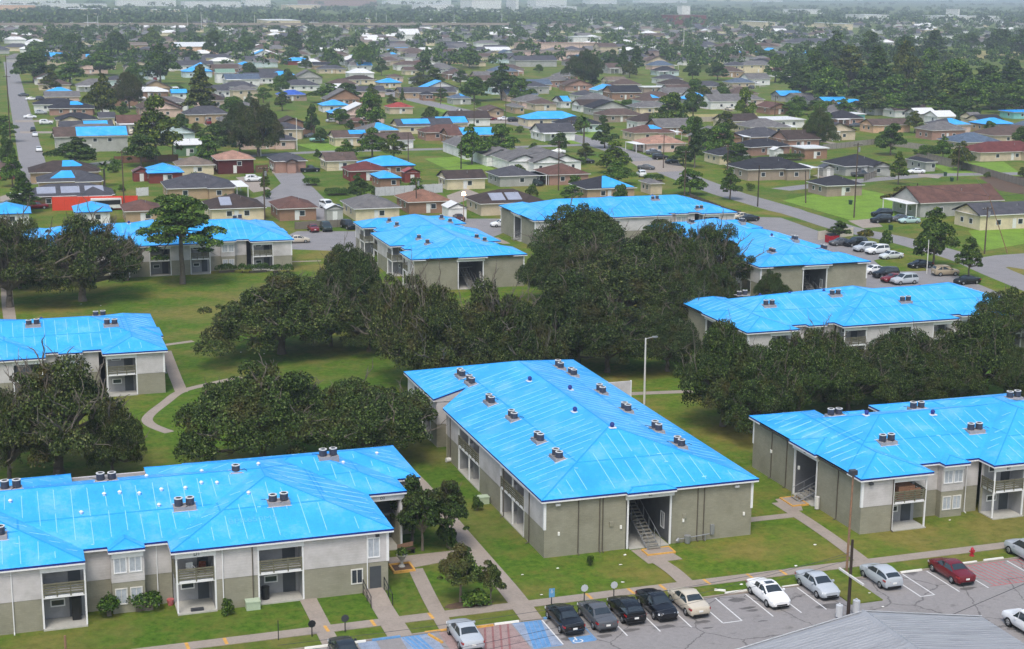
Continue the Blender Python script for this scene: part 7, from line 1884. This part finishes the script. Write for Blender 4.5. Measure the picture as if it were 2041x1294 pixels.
    for a, za, b, zb, lab in (((1510, 412), 9, (1702, 434), 11, 'wire from the black kerb pole to the white topped pole'), ((1702, 434), 11, (1962, 506), 11, 'wire from the white topped pole to the braced pole'), ((1113, 380), 10.5, (831, 425), 9.5, 'wire between the centre poles'), ((831, 425), 9.5, (528, 440), 13, 'wire over the orange roofs'), ((22, 300), 11, (18, 225), 12, 'wire along the left street'), ((1962, 506), 11, (2100, 470), 11, 'wire leaving at the right edge')):
        wire((*P(*a), za), (*P(*b), zb), .8, lab, .03)
    ends = [((919, 337), 9.5, (1113, 380), 10), ((1113, 380), 10, (1364, 395), 10), ((1364, 395), 10, (1510, 412), 9), ((1322, 335), 10, (1448, 382), 9), ((1448, 382), 9, (1606, 405), 9), ((814, 345), 10, (919, 337), 9.5), ((592, 300), 9, (814, 345), 10), ((345, 322), 9, (520, 312), 9), ((248, 420), 10, (528, 440), 10), ((1008, 250), 10, (1139, 268), 9), ((945, 262), 11, (1008, 250), 10), ((878, 208), 9, (945, 262), 11), ((1908, 360), 9.5, (1962, 506), 11), ((1702, 434), 11, (1908, 360), 9.5), ((1606, 405), 9, (1702, 434), 11)]
    for i, (a, za, b, zb) in enumerate(ends): wire((*P(*a), za), (*P(*b), zb), .9, 'thin dark wire strung between neighbourhood utility poles', .028)
    # signs, stops, hydrant
    sign(1099, 1217, 1173, M('sign_blue', (96, 150, 190), .15, 4, .6).name, 'rect', 'blue wheelchair parking sign before the black sedan'); sign(1164, 1212, 1166, 'pale_metal', 'oct', 'grey parking sign seen from behind, left of the two grey ones', None); sign(1223, 1203, 1160, 'pale_metal', 'oct', 'grey parking sign seen from behind, nearest the black compact car')
    sign(622, 1269, 1237, 'black_metal', 'oct', 'dark sign on a post left of the dark grey car'); sign(688, 1260, 1226, 'dark_metal', 'oct', 'dark sign on a post above the dark grey car'); 
    gq = at(555, 1276); MB_ = MB('black_metal').tube((0, 0, -.1), (0, 0, 1.6), .035, .035, 6); o = MB_.build('marker_post', loc=gq); tag(o, 'thin black post on the lawn left of the dark signs', 'post')
    gq = at(131, 1300); o = MB('wood_pole').tube((0, 0, -.1), (0, 0, 1.3), .09, .09, 7).build('timber_post', loc=gq); tag(o, 'brown timber post at the bottom left edge', 'post')
    for px, py, L, mt, lab, an in ((1010, 1243, 2.0, 'stop_white', 'white wheel stop right of the silver sedan at the bottom edge', 0), (965, 1250, 1.5, 'yellow_paint', 'yellow wheel stop behind the bottom edge silver sedan', 0), (873, 1259, 2.1, 'yellow_paint', 'yellow wheel stop at the end of the slim footpath', 0), (868, 1274, 1.9, 'yellow_paint', 'yellow bar lying askew beside the blue hatching', -1.25), (770, 1274, 2.2, 'blue_paint', 'blue wheel stop before the empty blue stall', 0), (715, 1281, 1.1, 'stop_white', 'white wheel stop beside the dark grey car', 0), (632, 1291, 1.9, 'stop_white', 'white wheel stop left of the dark grey car', 0), (1094, 1233, .9, 'blue_paint', 'short blue wheel stop before the black sedan', 0),
                                (1467, 1181, 2.0, 'stop_white', 'white wheel stop left of the white sedan', 0), (1435, 1178, .9, 'stop_white', 'broken white stop piece lying on the grass', -.5), (1575, 1170, 1.5, 'stop_white', 'white wheel stop right of the white sedan', 0), (1816, 1140, 2.1, 'stop_white', 'white wheel stop right of the silver hatchback', 0), (1931, 1123, 1.6, 'stop_white', 'white wheel stop right of the dark red sedan', 0), (1980, 1116, 2.0, 'stop_white', 'rightmost white wheel stop on the red hatched stalls', 0)):
        stop(px, py, L, mt, lab, an)
    x, y = P(1937, 1108); hy = MB('hydrant'); hy.tube((0, 0, 0), (0, 0, .6), .15, .13, 10).tube((0, 0, .6), (0, 0, .78), .17, .06, 10).tube((-.26, 0, .45), (.26, 0, .45), .075, .075, 8).tube((0, -.25, .42), (0, 0, .42), .09, .09, 8).tube((0, 0, .0), (0, 0, .06), .22, .22, 10); tag(hy.build('fire_hydrant', loc=(x, y, .0)), 'red fire hydrant on the grass strip above the red stalls', 'hydrant')
    # garden corner by the front left block
    x, y = P(801, 1134); r = empty('planter_bed', (x, y, 0), 0, 'yellow edged square bed at the end of the front left block', 'planter'); f = MB('yellow_paint', 'soil')
    for a in ((-.95, .95, -.95, -.8), (-.95, .95, .8, .95), (-.95, -.8, -.798, .798), (.8, .95, -.798, .798)): f.box(a[0], a[1], a[2], a[3], 0, .22, 0)
    f.box(-.798, .798, -.798, .798, 0, .1, 1); f.build('edging', r)
    u = MB('patio'); x2, y2 = P(801, 1131); u.tube((0, 0, .1), (0, 0, .3), .3, .16, 10).tube((0, 0, .3), (0, 0, .7), .12, .14, 10).tube((0, 0, .7), (0, 0, 1.15), .2, .5, 12)
    ro = empty('stone_urn', (x2, y2, 0), 0, 'stone urn with a rounded plant in the yellow edged bed', 'planter'); u.build('urn', ro); me = leaf_mesh('foliage', [(0, 0, 1.35, .45, .45, .35)], 260, .13, 3, 'leaf'); link('foliage', me, ro)
    tree_px(('bush', 2), 920, 985, 1176, 948, 1206, 'spiky pale agave like plant in the front lawn bed', (1.5, 1.6, 1.4), name='agave_plant')
    xs, ys = P(935, 1205); sheet('soil_bed', [(xs+1.9*cos(k*.6283)*1.1, ys+.75*sin(k*.6283)) for k in range(10)], .012, 'soil', 'structure')
    for px, py in ((950, 1203), (938, 1201), (962, 1200), (955, 1207)):
        x, y = P(px, py); ag = MB('plant_pale'); rr = random.Random(px)
        for k in range(22):
            a = 2.4*k; el = .35+.9*(k/22); L = rr.uniform(.5, .85); d = Vector((cos(a)*cos(el), sin(a)*cos(el), sin(el))); s_ = Vector((-sin(a), cos(a), 0))*.055
            p0 = Vector((0, 0, .03)); p1 = p0+d*L*.6; p2_ = p1+(d+Vector((0, 0, -.5))).normalized()*L*.4; ag.add([p0-s_, p0+s_, p1+s_, p1-s_, p2_], [(0, 1, 2, 3), (3, 2, 4)])
        tag(ag.build('agave_plant', loc=(x, y, 0)), 'pale spiky leaved plant in the front lawn bed', 'plant', 'spiky plants in the lawn bed')
    x, y = P(811, 1105); b = empty('garden_bench', (x, y, 0), .3, 'dark bench in the shade by the front left block', 'bench'); MB('wood_dark').box(-.8, .8, -.2, .25, .42, .48).build('seat', b); MB('wood_pole').box(-.8, .8, .25, .3, .55, .95).build('backrest', b)
    for sx in (-.65, .65): MB('black_metal').box(sx-.04, sx+.04, -.18, .3, 0, .42).build('leg', b)
    # ramp rails by the side door
    for dx, lab in ((25.7, 'left black handrail of the door ramp'), (27.45, 'right black handrail of the door ramp')):
        rl = MB('black_metal'); 
        for yy, z in ((114.0, .35), (112.6, .15), (111.2, 0)): rl.tube((dx, yy, 0), (dx, yy, z+1.0), .035, .035, 6)
        rl.tube((dx, 114.0, 1.33), (dx, 112.6, 1.13), .035, .035, 6).tube((dx, 112.6, 1.13), (dx, 111.1, .98), .035, .035, 6).tube((dx, 114.0, .85), (dx, 112.6, .62), .025, .025, 6).tube((dx, 112.6, .62), (dx, 111.2, .45), .025, .025, 6)
        tag(rl.build('handrail'), lab, 'handrail')
    mb = MB('concrete'); mb.add([(25.8, 111.2, .05), (27.4, 111.2, .05), (27.4, 113.0, .32), (25.8, 113.0, .32), (25.8, 114.36, .32), (27.4, 114.36, .32), (25.8, 114.36, 0), (27.4, 114.36, 0), (25.8, 111.2, 0), (27.4, 111.2, 0)], [(0, 1, 2, 3), (3, 2, 5, 4), (8, 0, 3, 4, 6), (1, 9, 7, 5, 2), (9, 8, 6, 7)]); struct(mb.build('ramp'))
    # yellow stair pads
    for (x0, x1, y0, y1), lab in (((51.2, 53.9, 115.1, 116.6), 'yellow edged step pad under the central block stairs'), ((69.6, 71.4, 123.0, 125.6), 'yellow edged step pad under the front right block stairs')):
        p_ = MB('yellow_paint', 'concrete')
        for a in ((x0, x1, y0, y0+.14), (x0, x1, y1-.14, y1), (x0, x0+.14, y0+.142, y1-.142), (x1-.14, x1, y0+.142, y1-.142)): p_.box(*a, 0, .16, 0)
        p_.box(x0+.142, x1-.142, y0+.142, y1-.142, 0, .12, 1); tag(p_.build('step_pad'), lab, 'step')
    # balcony furniture and boxes
    chair(12.2, 115.6, 2.72, .2, 'plastic_white', 'white plastic chair on the upper balcony marked D1'); chair(13.1, 115.6, 2.72, -.3, M('brown_wicker', (110, 62, 46), .3, 5, .8).name, 'brown round backed chair beside the white one on the upper balcony')
    x, y = P(1009, 1030); chair(43.5, 124.2, .12, 1.2, 'plastic_white', 'white plastic chair on the ground patio of the central block')
    mb = MB('rug', 'red_paint'); mb.box(75.9, 77.6, 114.9, 116.2, 2.72, 4.0, 0).box(75.7, 76.5, 114.75, 114.88, 2.72, 3.3, 1).box(77.0, 78.2, 114.8, 115.1, 2.72, 3.7, 0); tag(mb.build('stacked_furniture'), 'brown furniture heaped on the upper balcony of the front right block', 'furniture')
    mb = MB('black_metal').tube((18.0, 115.3, .11), (18.0, 115.3, 1.15), .3, .34, 12); tag(mb.build('rubbish_bin'), 'black bin on the patio under the second balcony of the front left block', 'bin')
    mb = MB('black_metal').box(3.1, 3.75, 115.4, 115.9, .11, 1.9); tag(mb.build('storage_shelf'), 'black tall shelf on the leftmost patio of the front left block', 'shelf')
    mb = MB('dark_metal').box(12.0, 13.0, 114.4, 114.7, .11, .3); tag(mb.build('folded_mat'), 'dark mat lying on the patio under the D1 balcony', 'mat')
    for px, py, lab in ((504, 1213, 'pale green utility box before the front left block'), (962, 1003, 'pale green utility box at the left wall of the central block')):
        x, y = P(px, py); mb = MB('pale_green'); mb.box(-.55, .55, -.4, .4, 0, .62).box(-.58, .58, -.43, .43, .62, .72); tag(mb.build('utility_box', loc=(x, y, 0)), lab, 'utility box')
    x, y = P(340, 1206); mb = MB('red_paint'); mb.tube((0, 0, 0), (0, 0, .5), .2, .3, 12).tube((0, 0, .5), (0, 0, .52), .3, .25, 12); tag(mb.build('flower_pot', loc=(x, y, 0)), 'reddish pot by the hedge of the front left block', 'pot')
    x, y = P(889, 922); mb = MB('off_white').tube((0, 0, .25), (.6, .1, .25), .25, .25, 10); tag(mb.build('drum', loc=(x, y, 0)), 'white drum lying by the left wall of the central block', 'drum')
    # hedges
    def hedge(px0, px1, py, h, d, lab, tint=(.62, .78, .62)):
        a, b = P(px0, py), P(px1, py); w = b[0]-a[0]; c = ((a[0]+b[0])/2, a[1]+d/2); n = max(5, int(w*d*2.2))
        rr = random.Random(px0); L = [(rr.uniform(-w/2+.3, w/2-.3), rr.uniform(-d/2+.25, d/2-.25), h*rr.uniform(.42, .62), .6, .5, h*.42) for _ in range(n*2)]
        r_ = empty('hedge', (c[0], c[1], 0), 0, lab, 'hedge'); me_ = leaf_mesh('foliage', L, int(620*max(3, w*d)), .13, px0, 'leaf', fill=.1); link('foliage', me_, r_, color=tint); MB('bark').box(-w/2+.4, w/2-.4, -.06, .06, 0, h*.25).build('stems', r_)
    hedge(204, 235, 1237, 1.7, 1.5, 'tall dark clipped hedge block before the left window bay'); hedge(262, 320, 1228, 1.5, 1.5, 'wide dark clipped hedge before the front left window bay')
    for a, b, lab in ((433, 475, 'left clipped hedge before the block behind the pine'), (479, 491, 'small square hedge between the clipped ones'), (493, 540, 'middle clipped hedge before the block behind the pine'), (541, 562, 'right clipped hedge before the block behind the pine'), (568, 584, 'last clipped hedge at the corner of the block behind the pine')): hedge(a, b, 546, 1.5, 1.6, lab)
    hedge(655, 700, 392, 1.5, 5, 'broad clipped hedges beside the cul-de-sac', (.8, 1, .75)); hedge(1290, 1332, 364, 1.8, 3, 'clipped hedge by the diagonal street bend', (.7, .9, .7)); hedge(1555, 1612, 322, 2, 3, 'dark hedge behind the black roofed houses', (.6, .7, .6))
    hedge(610, 640, 372, 1.8, 4, 'rounded hedge at the right side of the cul-de-sac', (.8, 1, .75)); hedge(1400, 1448, 478, 1.6, 4, 'hidden shrub row beyond the grove', (.8, 1, .75)) if False else None
    # fences and walls
    fence([(228, 326), (355, 322)], 2.0, 'reddish brown board fence along the cross street', (122, 84, 66)); fence([(588, 458), (700, 452)], 1.6, 'weathered board fence behind the red car', (120, 112, 102)); fence([(1722, 362), (1830, 318), (1900, 335)], 1.7, 'grey board fence behind the pale small house', (140, 132, 122))
    fence([(1848, 318), (1950, 345), (2041, 372)], 1.9, 'long weathered board fence before the maroon roofed house', (132, 124, 114)); fence([(1640, 300), (1745, 288), (1850, 300)], 1.8, 'grey fence behind the bright shrubs', (150, 144, 134)); fence([(748, 392), (882, 384)], 2.2, 'long pale panel fence behind the small blue peaked roof', (196, 196, 200))
    fence([(1395, 243), (1500, 240)], 1.8, 'pale board fence by the dry lot', (176, 166, 152)); fence([(1375, 400), (1450, 430), (1476, 436)], 1.7, 'dark fence right of the farthest blue roof', (96, 86, 78)); fence([(105, 420), (275, 417)], 3.0, 'bright red painted wall below the solar panel house', (206, 66, 42), boards=False, mat='paint', name='garden_wall')
    fence([(1630, 478), (1700, 470)], 1.7, 'pale enclosure wall around the red dumpster', (198, 190, 176), boards=False, mat='paint', name='garden_wall'); fence([(272, 392), (296, 390)], 2.0, 'short white picket fence panel by the green lawn', (220, 220, 220)); fence([(510, 345), (534, 343)], 2.0, 'brown gate fence between the red house and the arched porch house', (120, 92, 70))
    # dumpster, trailer, sheds
    x, y = P(1658, 484); d_ = empty('dumpster', (x, y, 0), .1, 'red dumpster before its pale enclosure', 'dumpster'); mb = MB('dumpster_red', 'black_metal'); mb.box(-1.1, 1.1, -.8, .8, .12, 1.5); mb.box(-1.18, -1.1, -.5, .5, .8, 1.0, 0); mb.box(1.1, 1.18, -.5, .5, .8, 1.0, 0); mb.build('bin_body', d_); l = MB('black_metal'); l.add([(-1.1, -.82, 1.52), (1.1, -.82, 1.52), (1.1, .82, 1.75), (-1.1, .82, 1.75)], [(0, 1, 2, 3), (3, 2, 1, 0)]); l.build('lid', d_)
    x, y = P(212, 419); t_ = empty('cargo_trailer', (x, y, 0), .03, 'white and black cargo trailer before the red wall', 'trailer'); mb = MB('off_white', 'plastic_dark'); mb.box(-3.2, 3.2, -1.1, 1.1, .5, 2.6, 0); mb.box(-3.0, 3.0, -1.12, -1.1, 1.3, 2.3, 1); mb.build('body', t_)
    for xx in (.2, 1.0): MB('tyre').tube((xx, -1.15, .36), (xx, -.9, .36), .36, .36, 12).build('wheel', t_)
    for px, py, w, dd, hh, rc, wc, lab in ((912, 438, 4, 5, 2.6, 'white', 'white', 'white garden shed beneath the glowing lamp'), (1651, 352, 3.2, 3, 2.4, 'dgrey', 'grey', 'grey garden shed by the pale grey house'), (822, 364, 4, 3.4, 2.7, 'red', 'brickr', 'red garden shed behind the dark pole'), (1552, 315, 3, 3, 2.4, 'white', 'white', 'white garden shed by the dark hedge'), (668, 440, 3.4, 3, 2.6, 'white', 'grey', 'pale shed behind the weathered fence'), (283, 362, 4, 4, 2.5, 'maroon', 'brickr', 'dark red shed beside the red brick blue roof house')):
        x, y = P(px, py); r_ = empty('garden_shed', (x, y+dd/2, 0), 0, lab, 'shed'); a = MB('house_siding'); a.box(-w/2, w/2, -dd/2, dd/2, 0, hh-.1); z = hh+w/2*.45
        for yy in (-dd/2, dd/2): a.add([(-w/2, yy, hh-.1), (w/2, yy, hh-.1), (0, yy, z-.1)], [(0, 1, 2)])
        a.build('wall', r_, color=lin(WC[wc])); b_ = MB('roof_metal', 'white_trim'); hip_solid(b_, -w/2, w/2, -dd/2, dd/2, hh, .45, 'f', .2); b_.build('roof', r_, color=lin(RC[rc])); dm = MB('door_white'); dm.box(-.5, .5, -dd/2-.05, -dd/2+.01, .05, 2.0); dm.build('door', r_)
    for px, py, lab in ((1695, 408, 'dark bin on the bright lawn drive'), (1884, 351, 'green wheeled bin by the dirt road'), (1897, 362, 'dark bin lying at the dirt road'), (1775, 459, 'green wheeled bin by the cream board house drive')):
        x, y = P(px, py); mb = MB('bin_green'); mb.add([(-.28, -.3, .05), (.28, -.3, .05), (.28, .3, .05), (-.28, .3, .05), (-.34, -.36, 1.0), (.34, -.36, 1.0), (.34, .36, 1.1), (-.34, .36, 1.1)], [(4, 5, 6, 7), (0, 1, 5, 4), (1, 2, 6, 5), (2, 3, 7, 6), (3, 0, 4, 7), (3, 2, 1, 0)]); tag(mb.build('wheeled_bin', loc=(x, y, 0)), lab, 'bin')
    # brush piles
    for px, py, w, lab in ((1800, 380, 5, 'brown heap of cut branches under the small spreading tree'), (1775, 396, 5, 'low dark heap of branches on the bright lawn'), (1725, 470, 3, 'heap of branches over the pale enclosure wall')):
        x, y = P(px, py); me = leaf_mesh('brush_pile', [(0, 0, .3, w/2, 1.3, .6), (w*.2, .3, .5, w/3, 1, .6)], 700, .22, px, 'leaf', stretch=3); tag(link('brush_pile', me, None, (x, y, 0), (1.2, .75, .6)), lab, 'brush pile')
    # overpass and light masts in the haze
    r = empty('highway_overpass', (0, 0, 0), 0, 'long grey elevated road crossing the far plain on the left', 'overpass'); a, b = P(-40, 64), P(1010, 62); A = Vector((a[0], a[1], 0)); B = Vector((b[0], b[1], 0)); d = (B-A).normalized(); nn = (d.y, -d.x)
    dk = MB('concrete'); dk.obox(A, B, nn, -7, 7, 7.0, 8.4); dk.obox(A, B, nn, 6.6, 7.02, 8.4, 9.3); dk.obox(A, B, nn, -7.02, -6.6, 8.4, 9.3); dk.build('deck', r); L = (B-A).length
    for k in range(int(L/38)): p = A+d*(38*k+15); MB('concrete').obox(p, p+d*2, nn, -4, 4, 0, 7.0).build('pier', r)
    for px, py, yt in ((176, 66, 30), (196, 66, 32), (374, 64, 28), (402, 64, 24), (508, 60, 30), (750, 54, 26), (770, 56, 30), (905, 56, 28), (1000, 56, 26), (1570, 44, 20), (1590, 46, 22), (1180, 55, 32)):
        pole(px, py, yt, f"thin light mast in the haze {'by the overpass' if px < 1010 else 'of the far woods'}", .35, False, 'pale_metal', 'lamp_post')
    # litter on the lawns
    for i, (px, py) in enumerate(((1237, 1127), (1112, 1134), (1241, 1162), (1041, 1147), (1080, 1187), (1586, 1129), (1624, 1087), (1893, 1038), (1246, 1107), (1478, 1166), (1733, 1184), (1760, 1211), (295, 1297), (480, 703), (527, 706), (162, 607), (201, 610))):
        x, y = P(px, py); rr = random.Random(i); mb = MB('plastic_white'); pts = [(.16*rr.uniform(.6, 1.3)*cos(2*pi*k/6), .12*rr.uniform(.6, 1.3)*sin(2*pi*k/6)) for k in range(6)]
        mb.add([(p[0], p[1], .02+.05*rr.random()) for p in pts]+[(0, 0, .1)], [(k, (k+1) % 6, 6) for k in range(6)]); tag(mb.build('paper_scrap', loc=(x, y, .02)), 'small white scrap of litter lying on the grass', 'litter', 'scraps of litter on the lawns')
def build_haze():
    mt = bpy.data.materials.new('haze_air'); mt.use_nodes = True; nt = mt.node_tree; nt.nodes.clear()
    out = nt.nodes.new('ShaderNodeOutputMaterial'); v = nt.nodes.new('ShaderNodeVolumePrincipled'); v.inputs['Color'].default_value = (.74, .86, 1.0, 1); v.inputs['Density'].default_value = HAZE; v.inputs['Anisotropy'].default_value = .0
    nt.links.new(v.outputs[0], out.inputs['Volume']); MATS['haze_air'] = mt
    mb = MB('haze_air'); mb.box(-12400, 12400, -1700, 12400, -1.0, 80); o = mb.build('haze'); o['kind'] = 'stuff'
HAZE = .00017

def unique_labels():
    """labels that would be shared get their place among their likes, counted from the left of the view"""
    by = {}
    for o in COL.objects:
        if o.parent is None and o.get('label'): by.setdefault(o['label'], []).append(o)
    words = ['leftmost']+[w+' from left' for w in ('second', 'third', 'fourth', 'fifth', 'sixth', 'seventh', 'eighth', 'ninth', 'tenth', 'eleventh')]
    for lab, os_ in by.items():
        if len(os_) < 2 or len(os_) > 11 or 'litter' in lab: continue
        os_.sort(key=lambda o: proj(*o.location[:2], 0)[0] if o.location.y > 10 else 0)
        for k, o in enumerate(os_): o['label'] = f"{lab}, {words[k] if k < len(os_)-1 else 'rightmost'}"

M('wood_brown', (84, 70, 60), .3, 4, .9); M('pale_green', (168, 182, 158), .12, 3, .7); M('hydrant', (168, 40, 52), .15, 5, .5); M('dumpster_red', (158, 30, 40), .25, 2, .6); M('bin_green', (38, 66, 48), .2, 4, .6)
mt, nt, b = nodes_of('lamp_glow'); b.inputs['Emission Color'].default_value = (1, .62, .28, 1); b.inputs['Emission Strength'].default_value = 14; b.inputs['Base Color'].default_value = (1, .8, .5, 1)

import time as _t
_t0 = _t.time()
for fn in (build_ground, build_blocks, build_houses, fill_houses, build_trees, build_cars, build_things, build_haze):
    fn(); print('BUILD', fn.__name__, round(_t.time()-_t0, 1))
unique_labels()
